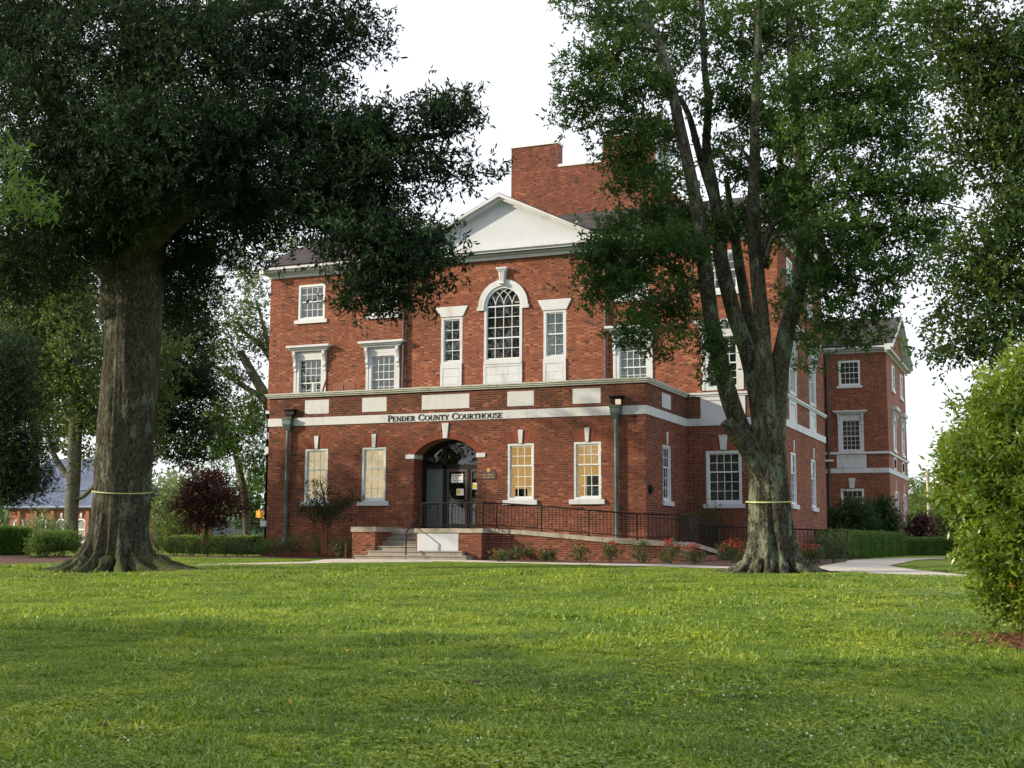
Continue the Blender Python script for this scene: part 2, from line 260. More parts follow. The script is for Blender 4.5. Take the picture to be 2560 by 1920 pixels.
# ------------------------------------------------------------------ mesh builder
class MB:
    def __init__(s): s.v = []; s.f = []; s.t = []; s.n = 0
    def add(s, V, Fc, tone=None):
        s.v.append(np.asarray(V, float).reshape(-1, 3)); k = len(s.v[-1])
        for f in Fc: s.f.append([i+s.n for i in f])
        s.t.extend([0.5 if tone is None else tone]*len(Fc)); s.n += k
    def box(s, x0, x1, y0, y1, z0, z1, tone=None):
        s.add([(x0, y0, z0), (x1, y0, z0), (x1, y1, z0), (x0, y1, z0), (x0, y0, z1), (x1, y0, z1), (x1, y1, z1), (x0, y1, z1)],
              [(0, 3, 2, 1), (4, 5, 6, 7), (0, 1, 5, 4), (1, 2, 6, 5), (2, 3, 7, 6), (3, 0, 4, 7)], tone)
    def hexa(s, P8, tone=None):
        s.add(P8, [(0, 3, 2, 1), (4, 5, 6, 7), (0, 1, 5, 4), (1, 2, 6, 5), (2, 3, 7, 6), (3, 0, 4, 7)], tone)
    def fbox(s, fr, u0, u1, v0, v1, w0, w1, tone=None):
        s.hexa([fr(u, v, w) for (u, v, w) in ((u0, v0, w1), (u1, v0, w1), (u1, v0, w0), (u0, v0, w0), (u0, v1, w1), (u1, v1, w1), (u1, v1, w0), (u0, v1, w0))], tone)
    def fpoly(s, fr, pts, w0, w1, tone=None):
        """extruded polygon in the wall plane; pts counter-clockwise seen from outside"""
        n = len(pts); V = [fr(u, v, w1) for u, v in pts]+[fr(u, v, w0) for u, v in pts]
        Fc = [list(range(n)), list(range(2*n-1, n-1, -1))]+[(i, n+i, n+(i+1) % n, (i+1) % n) for i in range(n)]
        s.add(V, Fc, tone)
    def arc(s, fr, uc, vc, r0, r1, w0, w1, a0, a1, n=24, tone=None):
        for i in range(n):
            a = a0+(a1-a0)*i/n; b = a0+(a1-a0)*(i+1)/n
            s.fpoly(fr, [(uc+r0*math.cos(a), vc+r0*math.sin(a)), (uc+r1*math.cos(a), vc+r1*math.sin(a)), (uc+r1*math.cos(b), vc+r1*math.sin(b)), (uc+r0*math.cos(b), vc+r0*math.sin(b))], w0, w1, tone)
    def tube(s, pts, rad, n=10, tone=None, cap=True):
        pts = [Vector(p) for p in pts]
        if not hasattr(rad, '__len__'): rad = [rad]*len(pts)
        V = []; prev = None
        for i, p in enumerate(pts):
            d = (pts[min(i+1, len(pts)-1)]-pts[max(i-1, 0)]).normalized()
            a = Vector((0, 0, 1)) if abs(d.z) < 0.9 else Vector((1, 0, 0))
            if prev is None: e1 = d.cross(a).normalized()
            else: e1 = (prev-d*prev.dot(d)).normalized()
            prev = e1; e2 = d.cross(e1)
            for k in range(n):
                t = 2*math.pi*k/n; V.append(p+(e1*math.cos(t)+e2*math.sin(t))*rad[i])
        Fc = [(i*n+k, i*n+(k+1) % n, (i+1)*n+(k+1) % n, (i+1)*n+k) for i in range(len(pts)-1) for k in range(n)]
        if cap: Fc += [list(range(n-1, -1, -1)), [(len(pts)-1)*n+k for k in range(n)]]
        s.add([tuple(v) for v in V], Fc, tone)
    def build(s, name, mat, parent=None, org=None, kind=None, smooth=False, label=None):
        V = np.concatenate(s.v) if s.v else np.zeros((0, 3))
        if org is None: org = ORG.get(parent.name if parent else None, (0, 0, 0))
        me = bpy.data.meshes.new(name); me.from_pydata((V-np.array(org)).tolist(), [], s.f)
        if s.t:
            at = me.attributes.new('tone', 'FLOAT', 'FACE'); at.data.foreach_set('value', np.array(s.t, np.float32))
        if smooth: me.polygons.foreach_set('use_smooth', [True]*len(me.polygons))
        me.update()
        return link_mesh(name, me, mat, parent, org, kind, label)
ORG = {}
def link_mesh(name, me, mat, parent, org, kind=None, label=None):
    me.materials.append(M[mat] if isinstance(mat, str) else mat)
    o = bpy.data.objects.new(name, me); COL.objects.link(o)
    if parent is not None: o.parent = parent; ORG[o.name] = org
    if kind: o['kind'] = kind
    if label: o['label'] = label
    return o
def thing(name, label, cat, loc, group=None):
    o = bpy.data.objects.new(name, None); COL.objects.link(o); o.location = loc; o.empty_display_size = 0.3
    o['label'] = label; o['category'] = cat
    if group: o['group'] = group
    ORG[o.name] = tuple(loc); return o
def quads_mesh(name, V, tone, mat, parent, kind=None, tri=False):
    """V: (n,4,3) quads"""
    org = np.array(ORG.get(parent.name, (0, 0, 0)) if parent else (0, 0, 0))
    n, k = V.shape[0], V.shape[1]; me = bpy.data.meshes.new(name)
    me.vertices.add(n*k); me.vertices.foreach_set('co', (V.reshape(-1, 3)-org).astype(np.float32).ravel())
    me.loops.add(n*k); me.loops.foreach_set('vertex_index', np.arange(n*k, dtype=np.int32))
    me.polygons.add(n); me.polygons.foreach_set('loop_start', np.arange(0, n*k, k, dtype=np.int32)); me.polygons.foreach_set('loop_total', np.full(n, k, np.int32))
    me.update(calc_edges=True)
    at = me.attributes.new('tone', 'FLOAT', 'FACE'); at.data.foreach_set('value', tone.astype(np.float32))
    return link_mesh(name, me, mat, parent, tuple(org), kind)
def south(Y): return lambda u, v, w: (u, Y-w, v+EYE)
def east(X): return lambda u, v, w: (X+w, u, v+EYE)
# ------------------------------------------------------------------ brickwork
rng = random.Random(7)
CH, BH = 0.072, 0.0605
PIECES = []     # candidates for individual brick objects
def brick_wall(fr, u0, u1, v0, v1, holes=(), seed=1, mat='brick', parent=None, root=None, offset=0.0, single=0, topline=None, tonebase=0.0):
    """Flemish bond. holes: (va, vb, f(v)->(ua,ub))"""
    r = random.Random(seed); bm = MB(); mo = MB(); count = 0
    row = 0; v = v0
    while v < v1-0.001:
        va, vb = v, min(v+CH, v1); bt = min(va+BH, v1)
        cuts = [va]+sorted({h for (a, b, f) in holes for h in (a, b) if va+0.004 < h < vb-0.004})+[vb]
        subs = []
        for ca, cb in zip(cuts[:-1], cuts[1:]):
            vm = (ca+cb)/2; blocked = sorted(f(vm) for (a, b, f) in holes if a-1e-6 <= vm <= b+1e-6 and f(vm))
            ue0, ue1 = (u0, u1) if topline is None else topline(vm)
            iv = []; x = ue0
            for (a, b) in blocked:
                if a > x: iv.append((x, min(a, ue1)))
                x = max(x, b)
            if x < ue1: iv.append((x, ue1))
            for (a, b) in iv: mo.add([fr(a, ca, -0.008), fr(b, ca, -0.008), fr(b, cb, -0.008), fr(a, cb, -0.008)], [(0, 1, 2, 3)])
            subs.append((ca, min(cb, bt), iv))
        full = subs[0][2]
        for (_, _, iv) in subs[1:]: full = [(max(a, c), min(b, d)) for (a, b) in full for (c, d) in iv if min(b, d) > max(a, c)]
        jobs = [(va, bt, full)]
        if len(subs) > 1:
            for (ca, zt, iv) in subs:
                part = []
                for (a, b) in iv:
                    x = a
                    for (c, d) in full:
                        if d <= a or c >= b: continue
                        if c > x+.001: part.append((x, c))
                        x = max(x, d)
                    if b > x+.001: part.append((x, b))
                if part and zt-ca > 0.012: jobs.append((ca, zt, part))
        rs = random.Random(seed*1000+row); x = u0-0.35-offset+(0.1615 if row % 2 else 0.0)+(0.02*rs.random()); k = 0
        while x < u1+0.01:
            L = 0.205 if k % 2 == 0 else 0.0985
            t = (rs.gauss(0.60, 0.15) if k % 2 == 0 else rs.gauss(0.43, 0.18))+tonebase
            if rs.random() < 0.05: t = 0.95
            if rs.random() < 0.025: t = 0.05
            t = min(1, max(0, t)); pw = rs.uniform(-0.0015, 0.0015)
            for (ca, zt, iv) in jobs:
                for (a, b) in iv:
                    p, q = max(x, a), min(x+L, b)
                    if q-p > 0.02:
                        V = [fr(p, ca, pw), fr(q, ca, pw), fr(q, zt, pw), fr(p, zt, pw), fr(p, ca, -.008), fr(q, ca, -.008), fr(q, zt, -.008), fr(p, zt, -.008)]
                        if single and count < single and L > 0.2 and q-p > 0.19 and zt-ca > 0.05:
                            count += 1; PIECES.append((fr(p, ca, 0), fr, round(t*9)/9, mat, root))
                        else:
                            bm.add(V, [(0, 1, 2, 3), (0, 4, 5, 1), (1, 5, 6, 2), (3, 7, 4, 0)]+([(2, 6, 7, 3)] if ca < 0.6 else []), t)
            x += L+0.0115; k += 1
        v += CH; row += 1
    mo.build('mortar', 'mortar', root); bm.build('brickwork', mat, root, kind='stuff')
_bm_cache = {}
def place_pieces():
    for (p, fr, t, mat, root) in PIECES:
        eastw = abs(fr(0, 0, 0)[0]-fr(1, 0, 0)[0]) < 1e-6
        key = (t, mat, eastw)
        if key not in _bm_cache:
            b = MB(); F0 = (lambda u, v, w: (w, u, v)) if eastw else (lambda u, v, w: (u, -w, v))
            b.fbox(F0, 0, 0.205, 0, BH, -0.02, 0.0005, t)
            o = b.build('brick', mat, root, org=(0, 0, 0)); _bm_cache[key] = o.data
            o.location = Vector(p)-Vector(ORG[root.name])
        else:
            o = bpy.data.objects.new('brick', _bm_cache[key]); COL.objects.link(o); o.parent = root
            o.location = Vector(p)-Vector(ORG[root.name])
def rect(ua, ub, va, vb): return (va, vb, lambda v: (ua, ub))
# ------------------------------------------------------------------ COURTHOUSE
GR = -0.59
YF, YM, XR, XE, XL, XW, CX = 38.19, 43.0, -11.42, -8.20, -25.07, -28.32, -18.25
house = thing('courthouse', 'large red brick courthouse with white pediment and arched entrance behind the lawn', 'courthouse', (CX, YF, EYE+GR))
SF, SM, EF, EM = south(YF), south(YM), east(XR), east(XE)
PANES = [0]
def pane_obj(parent, fr, u0, u1, v0, v1, w, joined):
    if PANES[0] < 300 and joined is None:
        b = MB(); b.fbox(fr, u0, u1, v0, v1, w-0.004, w); b.build('pane', 'glass', parent); PANES[0] += 1
    else:
        joined.fbox(fr, u0, u1, v0, v1, w-0.004, w)
def sash(parent, fr, u0, u1, v0, v1, cols, rows, w, far=False, rail=0.045):
    """one sash: rails, stiles, muntins, panes"""
    b = MB(); st = 0.035
    b.fbox(fr, u0, u0+st, v0, v1, w-0.03, w); b.fbox(fr, u1-st, u1, v0, v1, w-0.03, w)
    b.fbox(fr, u0+st, u1-st, v0, v0+rail, w-0.03, w-0.001); b.fbox(fr, u0+st, u1-st, v1-rail, v1, w-0.03, w-0.001)
    a, c, d, e = u0+st, u1-st, v0+rail, v1-rail; m = 0.011
    for i in range(1, cols): x = a+(c-a)*i/cols; b.fbox(fr, x-m, x+m, d, e, w-0.028, w-0.006)
    for j in range(1, rows): z = d+(e-d)*j/rows; b.fbox(fr, a, c, z-m, z+m, w-0.027, w-0.007)
    b.build('sash', 'frame', parent)
    jn = MB() if far or PANES[0]+cols*rows > 300 else None
    for i in range(cols):
        for j in range(rows):
            pane_obj(parent, fr, a+(c-a)*i/cols+m*(i > 0), a+(c-a)*(i+1)/cols-m*(i < cols-1), d+(e-d)*j/rows+m*(j > 0), d+(e-d)*(j+1)/rows-m*(j < rows-1), w-0.012, jn)
    if jn: jn.build('glazing', 'glass', parent)
def backing(parent, fr, u0, u1, v0, v1, mat, w=-0.22, slats=0, name='blind', jm='white'):  # sheet behind the glass; the dark ones replace the unlit room
    if mat == 'blind_white': w = -0.118
    elif mat == 'blind_grey': w = -0.15
    b = MB(); b.fbox(fr, u0-0.01, u1+0.01, v0, v1, w-0.01, w); b.build(name, mat, parent)
    if slats:
        s_ = MB(); n = int((v1-v0)/0.045)
        for i in range(n): z = v0+i*0.045; s_.fbox(fr, u0+0.02, u1-0.02, z, z+0.028, w+0.02, w+0.028)
        s_.build('slats', 'blind_grey' if slats == 1 else 'blind_white', parent)
def casing(b, fr, u0, u1, v0, v1, t, w0, w1, top=None):
    tt = t if top is None else top
    b.fbox(fr, u0, u0+t, v0, v1, w0, w1); b.fbox(fr, u1-t, u1, v0, v1, w0, w1)
    b.fbox(fr, u0+t, u1-t, v1-tt, v1, w0, w1-0.001); b.fbox(fr, u0+t, u1-t, v0, v0+t, w0, w1-0.001)
def reveal(parent, fr, u0, u1, v0, v1, d=0.26):
    b = MB()
    b.fbox(fr, u0-0.012, u0, v0, v1, -d, -0.009); b.fbox(fr, u1, u1+0.012, v0, v1, -d, -0.009)
    b.fbox(fr, u0, u1, v1, v1+0.012, -d, -0.009); b.fbox(fr, u0, u1, v0-0.012, v0, -d, -0.009); b.build('reveal', 'brick_far', parent)
def keystone(parent, fr, uc, v0, v1, hb=0.055, ht=0.085, w=0.035):
    b = MB(); b.fpoly(fr, [(uc-hb, v0), (uc+hb, v0), (uc+ht, v1), (uc-ht, v1)], -0.008, w); b.build('keystone', 'white', parent)
def flat_arch(parent, fr, uc, v0, v1, hb, ht, n=13, mat='brick_low', skip=0.05):
    b = MB(); g = 0.06; r = random.Random(int(uc*100))
    for i in range(n):
        a, c = -1+2*(i+g)/n, -1+2*(i+1-g)/n
        b.fpoly(fr, [(uc+hb*a, v0), (uc+hb*c, v0), (uc+ht*c, v1-0.008), (uc+ht*a, v1-0.008)], -0.02, 0.002, min(1, max(0, r.gauss(0.7, 0.1))))
    b.build('flat_arch', mat, parent)
    m = MB(); m.fpoly(fr, [(uc-hb, v0), (uc+hb, v0), (uc+ht, v1), (uc-ht, v1)], -0.03, -0.006); m.build('mortar', 'mortar', parent)
def tall_window(fr, uc, back, holes, mat='brick_low', wid=0.91, slats=0, bw=-0.2):
    """ground-floor window of the front block"""
    h = wid/2; o = MB(); v0, v1 = 1.30, 3.105
    casing(o, fr, uc-h, uc+h, v0, v1, 0.07, -0.14, -0.012)
    w = o.build('window', 'frame', house)
    a, c = uc-h+0.07, uc+h-0.07; mid = 2.37
    sash(w, fr, a, c, mid, v1-0.07, 3, 2, -0.05); sash(w, fr, a, c, v0+0.07, mid+0.04, 3, 3, -0.085)
    s_ = MB(); s_.fbox(fr, uc-h-0.13, uc+h+0.13, 1.15, 1.30, -0.10, 0.07); s_.build('sill', 'white', w)
    backing(w, fr, a, c, v0, v1, back, bw, slats); keystone(w, fr, uc, 3.11, 3.545); flat_arch(w, fr, uc, 3.11, 3.50, h+0.02, h+0.20, 13, mat)
    reveal(w, fr, uc-h, uc+h, v0, v1)
    holes.append(rect(uc-h, uc+h, 1.30, 3.11)); holes.append(rect(uc-h-0.13, uc+h+0.13, 1.15, 1.30))
    holes.append((3.11, 3.50, lambda v, uc=uc, h=h: (uc-h-0.02-0.18*(v-3.11)/0.39, uc+h+0.02+0.18*(v-3.11)/0.39)))
    return w
def console(parent, fr, uc, v1, sgn):
    """scrolled bracket seen from the front"""
    prof = [(0, 0), (0.05, 0.02), (0.16, -0.02), (0.17, -0.14), (0.10, -0.28), (0.05, -0.45), (0.08, -0.52), (0.075, -0.60), (0.02, -0.66), (0.03, -0.76), (0.0, -0.80)]
    b = MB(); hw = 0.052; V = []
    for (w, dv) in prof: V += [fr(uc-hw, v1+dv, w+0.05), fr(uc+hw, v1+dv, w+0.05)]
    n = len(prof)
    for (w, dv) in prof: V += [fr(uc-hw, v1+dv, 0.0), fr(uc+hw, v1+dv, 0.0)]
    Fc = [(2*i+1, 2*i, 2*i+2, 2*i+3) for i in range(n-1)]
    Fc += [(2*i, 2*n+2*i, 2*n+2*i+2, 2*i+2) for i in range(n-1)]+[(2*n+2*i+1, 2*i+1, 2*i+3, 2*n+2*i+3) for i in range(n-1)]
    b.add(V, Fc); b.build('console', 'white', parent)
def hooded_window(fr, uc, holes, back='blind_grey', far=False, slats=0, scale=1.0, rows=(3, 3), open_=False):
    v0, v1 = 5.13, 7.10; h = 0.62*scale; k = scale
    o = MB(); casing(o, fr, uc-h, uc+h, v0, v1, 0.13*k, -0.10, 0.03)
    o.fbox(fr, uc-0.72*k, uc-h, v0, v1+0.22, -0.008, 0.045); o.fbox(fr, uc+h, uc+0.72*k, v0, v1+0.22, -0.008, 0.045)
    o.fbox(fr, uc-h, uc+h, v1, v1+0.22, -0.1, 0.035)
    w = o.build('window', 'white', house)
    a, c = uc-h+0.13*k, uc+h-0.13*k; mid = 6.05
    sash(w, fr, a, c, mid, v1-0.13, 4, rows[0], -0.05, far); sash(w, fr, a, c, v0+0.13, mid+0.04, 4, rows[1], -0.085, far)
    hd = MB()
    hd.fbox(fr, uc-0.80*k, uc+0.80*k, v1+0.22, v1+0.29, -0.008, 0.16); hd.fbox(fr, uc-0.88*k, uc+0.88*k, v1+0.29, v1+0.35, -0.008, 0.23); hd.fbox(fr, uc-0.96*k, uc+0.96*k, v1+0.35, v1+0.43, -0.008, 0.30)
    hd.build('hood', 'white', w)
    for sg in (-1, 1): console(w, fr, uc+sg*0.665*k, v1+0.21, sg)
    backing(w, fr, a, c, v0, v1, back, -0.2, slats); reveal(w, fr, uc-h, uc+h, v0, v1)
    holes.append(rect(uc-0.71*k, uc+0.71*k, v0, v1+0.22))
    return w
def small_window(fr, uc, holes, back='blind_dark', far=False, slats=0, k=1.0, v0=8.56, v1=9.97):
    h = 0.60*k; o = MB(); casing(o, fr, uc-h, uc+h, v0, v1, 0.085*k, -0.12, -0.01)
    w = o.build('window', 'frame', house); a, c = uc-h+0.085*k, uc+h-0.085*k; mid = (v0+v1)/2+0.02
    sash(w, fr, a, c, mid-0.02, v1-0.085, 4, 2, -0.05, far); sash(w, fr, a, c, v0+0.085, mid+0.02, 4, 2, -0.085, far)
    s_ = MB(); s_.fbox(fr, uc-h-0.13*k, uc+h+0.13*k, v0-0.14, v0, -0.1, 0.07); s_.build('sill', 'white', w)
    backing(w, fr, a, c, v0, v1, back, -0.2, slats); reveal(w, fr, uc-h, uc+h, v0, v1)
    holes.append(rect(uc-h, uc+h, v0, v1)); holes.append(rect(uc-h-0.13*k, uc+h+0.13*k, v0-0.14, v0))
    return w
def box_part(name, mat, fr, *boxes, kind=None, label=None):
    b = MB()
    for q in boxes: b.fbox(fr, *q)
    return b.build(name, mat, house, kind=kind, label=label)

# ---- front block, south face
HF = []
tall_window(SF, -23.13, 'shade_pale', HF); tall_window(SF, -20.90, 'shade_pale', HF)
tall_window(SF, -15.58, 'shade_lit', HF); tall_window(SF, -13.33, 'shade_lit', HF)
Ra, Cv, Rb = 1.561, 1.769, 1.771
HF.append(rect(CX-1.145, CX+1.145, GR-0.2, 2.69)); HF.append(rect(CX-1.44, CX+1.44, 2.69, 2.83))
HF.append((2.83, Cv+Rb, lambda v: (CX-math.sqrt(max(0, Rb**2-(v-Cv)**2)), CX+math.sqrt(max(0, Rb**2-(v-Cv)**2)))))
HF.append(rect(XL, XR, 3.915, 4.19))
for (a, b_) in ((-23.63, -22.68), (-21.38, -20.45), (-19.13, -17.40), (-16.05, -15.13), (-13.81, -12.88)):
    HF.append(rect(a, b_, 4.31, 4.79)); box_part('parapet_panel', 'white', SF, (a, b_, 4.31, 4.79, -0.03, 0.0))
HF.append(rect(-18.41, -18.09, 3.4, 3.84))
b = MB(); b.fbox(SF, -15.82, -15.42, 1.38, 1.66, -0.19, -0.16); b.build('monitor', 'black', house); b = MB(); b.fbox(SF, -13.40, -12.98, 1.38, 2.06, -0.19, -0.17); b.build('cabinet', 'blind_grey', house)
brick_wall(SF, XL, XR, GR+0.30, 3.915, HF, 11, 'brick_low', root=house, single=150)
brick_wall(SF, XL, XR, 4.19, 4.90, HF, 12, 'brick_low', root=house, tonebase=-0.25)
box_part('band_course', 'white', SF, (XL-0.03, XR+0.03, 3.915, 4.19, -0.1, 0.03))
box_part('band_course', 'white', EF, (YF, YM, 3.915, 4.19, -0.1, 0.031))
# arch ring
for i in range(44):
    a0 = math.pi/2-R_(51)+R_(102)*i/44; a1 = a0+R_(102)/44
    if abs((a0+a1)/2-math.pi/2) < 0.075: continue
    g = 0.0035; b = MB(); P_ = []
    for (r_, a) in ((Ra, a0+g), (Ra, a1-g), (Rb, a1-g), (Rb, a0+g)): P_.append((CX+r_*math.cos(a), max(2.835, Cv+r_*math.sin(a))))
    P_ = [P_[1], P_[0], P_[3], P_[2]]
    b.fpoly(SF, P_, -0.30, 0.004+0.002*(i % 2), 0.6+0.25*rng.random()); b.build('brick', 'brick_low', house)
b = MB(); b.arc(SF, CX, Cv, Ra+0.004, Rb, -0.62, -0.006, math.pi/2-R_(52), math.pi/2+R_(52), 30); b.build('arch_core', 'brick_far', house)
b = MB(); b.fpoly(SF, [(CX-0.075, 3.34), (CX+0.075, 3.34), (CX+0.125, 3.84), (CX-0.125, 3.84)], -0.3, 0.04); b.build('keystone', 'white', house)
for sg in (-1, 1):
    b = MB(); u = sorted((CX+sg*1.145, CX+sg*1.44)); b.fbox(SF, u[0]-(0.02 if sg > 0 else 0), u[1]+(0.02 if sg < 0 else 0), 2.69, 2.83, -0.63, 0.03); b.build('impost', 'white', house)
# jamb walls of the entrance recess
JL = lambda u, v, w: (CX-1.145+w, YF+u, v+EYE)
JR = lambda u, v, w: (CX+1.145-w, YF+1.0-u, v+EYE)
brick_wall(JL, 0.0, 0.64, 0.2, 2.69, (), 13, 'brick_low', root=house); brick_wall(JR, 0.36, 1.0, 0.2, 2.69, (), 14, 'brick_low', root=house)
# east side of the front block
HE = []; tall_window(EF, 40.56, 'shade_lit' if False else 'blind_brown', HE, wid=0.95)
HE.append(rect(YF, YM, 3.915, 4.19)); HE.append(rect(40.05, 41.10, 4.31, 4.79)); box_part('parapet_panel', 'white', EF, (40.05, 41.10, 4.31, 4.79, -0.03, 0.0))
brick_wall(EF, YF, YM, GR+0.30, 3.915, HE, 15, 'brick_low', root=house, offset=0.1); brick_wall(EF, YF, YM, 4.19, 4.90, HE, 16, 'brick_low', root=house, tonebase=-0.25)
# battered base
b = MB()
for k_ in range(8):
    z = GR-0.3+0.072*k_+0.05; o_ = 0.02+0.018*(8-k_)
    b.fbox(SF, XL-o_, CX-1.9, z, z+0.064, -0.05, o_, 0.4+0.3*rng.random()); b.fbox(SF, CX+1.9, XR+o_, z, z+0.064, -0.05, o_, 0.4+0.3*rng.random())
b.build('plinth', 'brick_low', house)
# coping of the parapet
b = MB()
for (z0, z1, o_) in ((4.90, 4.955, 0.06), (4.955, 5.01, 0.10), (5.01, 5.05, 0.13)):
    b.box(XL-o_, XR+o_, YF-o_, YF+0.30, z0+EYE, z1+EYE); b.box(XR-0.3, XR+o_, YF+0.30, YM-0.002, z0+EYE, z1+EYE); b.box(XL-o_, XL+0.3, YF+0.30, YM-0.002, z0+EYE, z1+EYE)
b.build('parapet_coping', 'coping', house)
b = MB(); b.box(XL+0.012, XR-0.012, YF+0.3, YM, 4.2+EYE, 4.35+EYE); b.build('flat_roof', 'coping', house)
b = MB(); b.box(XL, XL+0.3, YF+0.009, YM, GR+EYE-0.3, 4.9+EYE); b.build('wall', 'brick_far', house)
# ---- entrance
YD = YF+0.64; SD = south(YD)
dn = MB(); T = 0.07
for (u0, u1, v0, v1) in ((-19.40, -19.26, 0.36, 3.0), (-18.63, -18.50, 0.36, 3.3), (-17.24, -17.10, 0.36, 3.0), (-19.26, -17.24, 2.38, 2.50), (-19.26, -18.63, 0.36, 0.44), (-17.74, -17.66, 0.44, 2.38)):
    dn.fbox(SD, u0, u1, v0, v1, -0.10, 0.0)
dn.arc(SD, CX, Cv, Ra-0.09, Ra-0.002, -0.10, 0.001, math.pi/2-R_(46), math.pi/2+R_(46), 24)
entrance = dn.build('entrance', 'black', house)
b = MB(); b.fbox(SD, -19.26, -18.63, 0.44, 2.38, -0.09, -0.06); b.build('side_panel', 'door_grey', entrance)
for nm, (u0, u1) in (('door', (-18.50, -17.75)), ('door', (-17.66, -17.24))):
    b = MB(); b.fbox(SD, u0, u0+0.08, 0.38, 2.37, -0.07, -0.02); b.fbox(SD, u1-0.08, u1, 0.38, 2.37, -0.07, -0.02)
    b.fbox(SD, u0+0.08, u1-0.08, 0.38, 0.56, -0.07, -0.021); b.fbox(SD, u0+0.08, u1-0.08, 2.27, 2.37, -0.07, -0.021); b.fbox(SD, u0+0.08, u1-0.08, 1.30, 1.345, -0.06, 0.03)
    b.build(nm, 'bronze', entrance)
    b = MB(); b.fbox(SD, u0+0.08, u1-0.08, 0.56, 2.27, -0.05, -0.045); b.build('glass_panel', 'glass', entrance)
b = MB(); b.fpoly(SD, [(CX+(Ra-0.08)*math.cos(math.pi/2+R_(44)-R_(88)*i/20), Cv+(Ra-0.08)*math.sin(math.pi/2+R_(44)-R_(88)*i/20)) for i in range(20, -1, -1)], -0.055, -0.05); 
b.fbox(SD, -19.26, -18.63, 2.50, 2.83, -0.055, -0.05); b.fbox(SD, -18.5, -17.24, 2.50, 2.83, -0.055, -0.05); b.build('transom_glass', 'glass', entrance)
def paper(u0, u1, v0, v1, lines, yel=False):
    b = MB(); b.fbox(SD, u0, u1, v0, v1, -0.042, -0.036); p_ = b.build('notice', 'paper', entrance)
for (u0, u1, v0, v1, yel) in ((-18.34, -17.91, 1.91, 2.20, 0), (-18.15, -17.88, 1.49, 1.71, 1), (-17.59, -17.38, 1.68, 1.90, 1), (-17.30, -17.24, 1.30, 1.60, 0)):
    paper(u0, u1, v0, v1, 4)
    b = MB()
    if yel: b.fbox(SD, u0+0.03, u0+0.16, v0+0.05, v1-0.04, -0.036, -0.034); b.build('print', 'paper_yellow', entrance)
    elif u1-u0 > 0.3:
        for j, (l, h_) in enumerate(((0.40, 0.028), (0.26, 0.016), (0.12, 0.016), (0.36, 0.02), (0.16, 0.014))):
            z = v1-0.035-j*0.055; m_ = (u0+u1)/2; n_ = max(3, int(l/0.035)); 
            for q in range(n_):
                if (q*7+j*3) % 5 == 4: continue
                x = m_-l/2+l*q/n_; b.fbox(SD, x, x+l/n_*0.7, z-h_, z, -0.036, -0.034)
        b.build('print', 'ink', entrance)
b = MB(); b.box(CX-3, CX+3, YD+2.6, YD+2.7, GR+EYE, 3.6+EYE); b.box(CX-3, CX-2.9, YD+0.14, YD+2.6, GR+EYE, 3.6+EYE); b.box(CX+2.9, CX+3, YD+0.14, YD+2.6, GR+EYE, 3.6+EYE)
b.box(CX-3, CX+3, YD+0.14, YD+2.6, 3.5+EYE, 3.6+EYE); b.box(CX-3, CX+3, YD+0.14, YD+2.6, 0.2+EYE, 0.37+EYE); b.build('vestibule', 'void', house)
# plaque beside the door
b = MB(); b.fbox(SF, -16.92, -16.44, 1.97, 2.20, 0.0, 0.02); b.fpoly(SF, [(-16.90, 2.20), (-16.46, 2.20), (-16.52, 2.27), (-16.84, 2.27)], 0.001, 0.019); pl = b.build('plaque', 'bronze', house)
b = MB(); b.fpoly(SF, [(-16.68+0.075*math.cos(a*math.pi/8), 2.27+0.075*math.sin(a*math.pi/8)) for a in range(16)], 0.02, 0.03)
for j, (z, l) in enumerate(((2.10, 0.42), (2.02, 0.36))):
    for q in range(9):
        if (q+j) % 4 == 3: continue
        x = -16.68-l/2+l*q/9; b.fbox(SF, x, x+l/9*0.72, z, z+0.035, 0.02, 0.024)
b.build('crest', 'gold', pl)
# wall lantern on the east side
b = MB(); b.fbox(EF, 38.42, 38.72, 1.53, 1.68, 0.0, 0.10); b.fbox(EF, 38.47, 38.67, 1.49, 1.72, 0.0, 0.05); b.fbox(EF, 38.54, 38.60, 1.68, 1.75, 0.0, 0.06); b.build('lantern', 'black', house)
# downspouts with leader heads
def leader(uc, mat, tilt=0):
    b = MB(); u = uc
    V = []; 
    for (z, hw, w) in ((4.19, 0.19, 0.26), (4.14, 0.19, 0.26), (4.12, 0.165, 0.24), (3.96, 0.165, 0.24), (3.78, 0.085, 0.16), (3.74, 0.07, 0.14)):
        V += [SF(u-hw, z, 0.04), SF(u+hw, z, 0.04), SF(u+hw, z, w), SF(u-hw, z, w)]
    Fc = [(4*i+k, 4*i+(k+1) % 4, 4*i+4+(k+1) % 4, 4*i+4+k) for i in range(5) for k in range(4)]+[(0, 3, 2, 1), (20, 21, 22, 23)]
    b.add(V, Fc)
    b.tube([SF(u, 3.76, 0.10), SF(u, 0.15, 0.10), SF(u-0.0, 0.05, 0.10), SF(u-0.05, -0.12, 0.20), SF(u-0.07, -0.2, 0.30)], 0.066, 10)
    for z in (3.2, 2.0, 0.9): b.tube([SF(u, z, 0.10), SF(u, z+0.05, 0.10)], 0.075, 10)
    return b.build('downspout', mat, house)
ds1 = leader(-24.22, 'copper'); ds2 = leader(-12.34, 'copper')
for u in (-24.17, -12.34):
    b = MB(); b.fbox(SF, u-0.22, u+0.22, 4.46, 4.50, 0.0, 0.22); b.fbox(SF, u-0.19, u+0.19, 4.30, 4.46, 0.0, 0.16); b.fbox(SF, u-0.10, u+0.10, 4.19, 4.30, 0.0, 0.12); b.build('scupper', 'black', house)
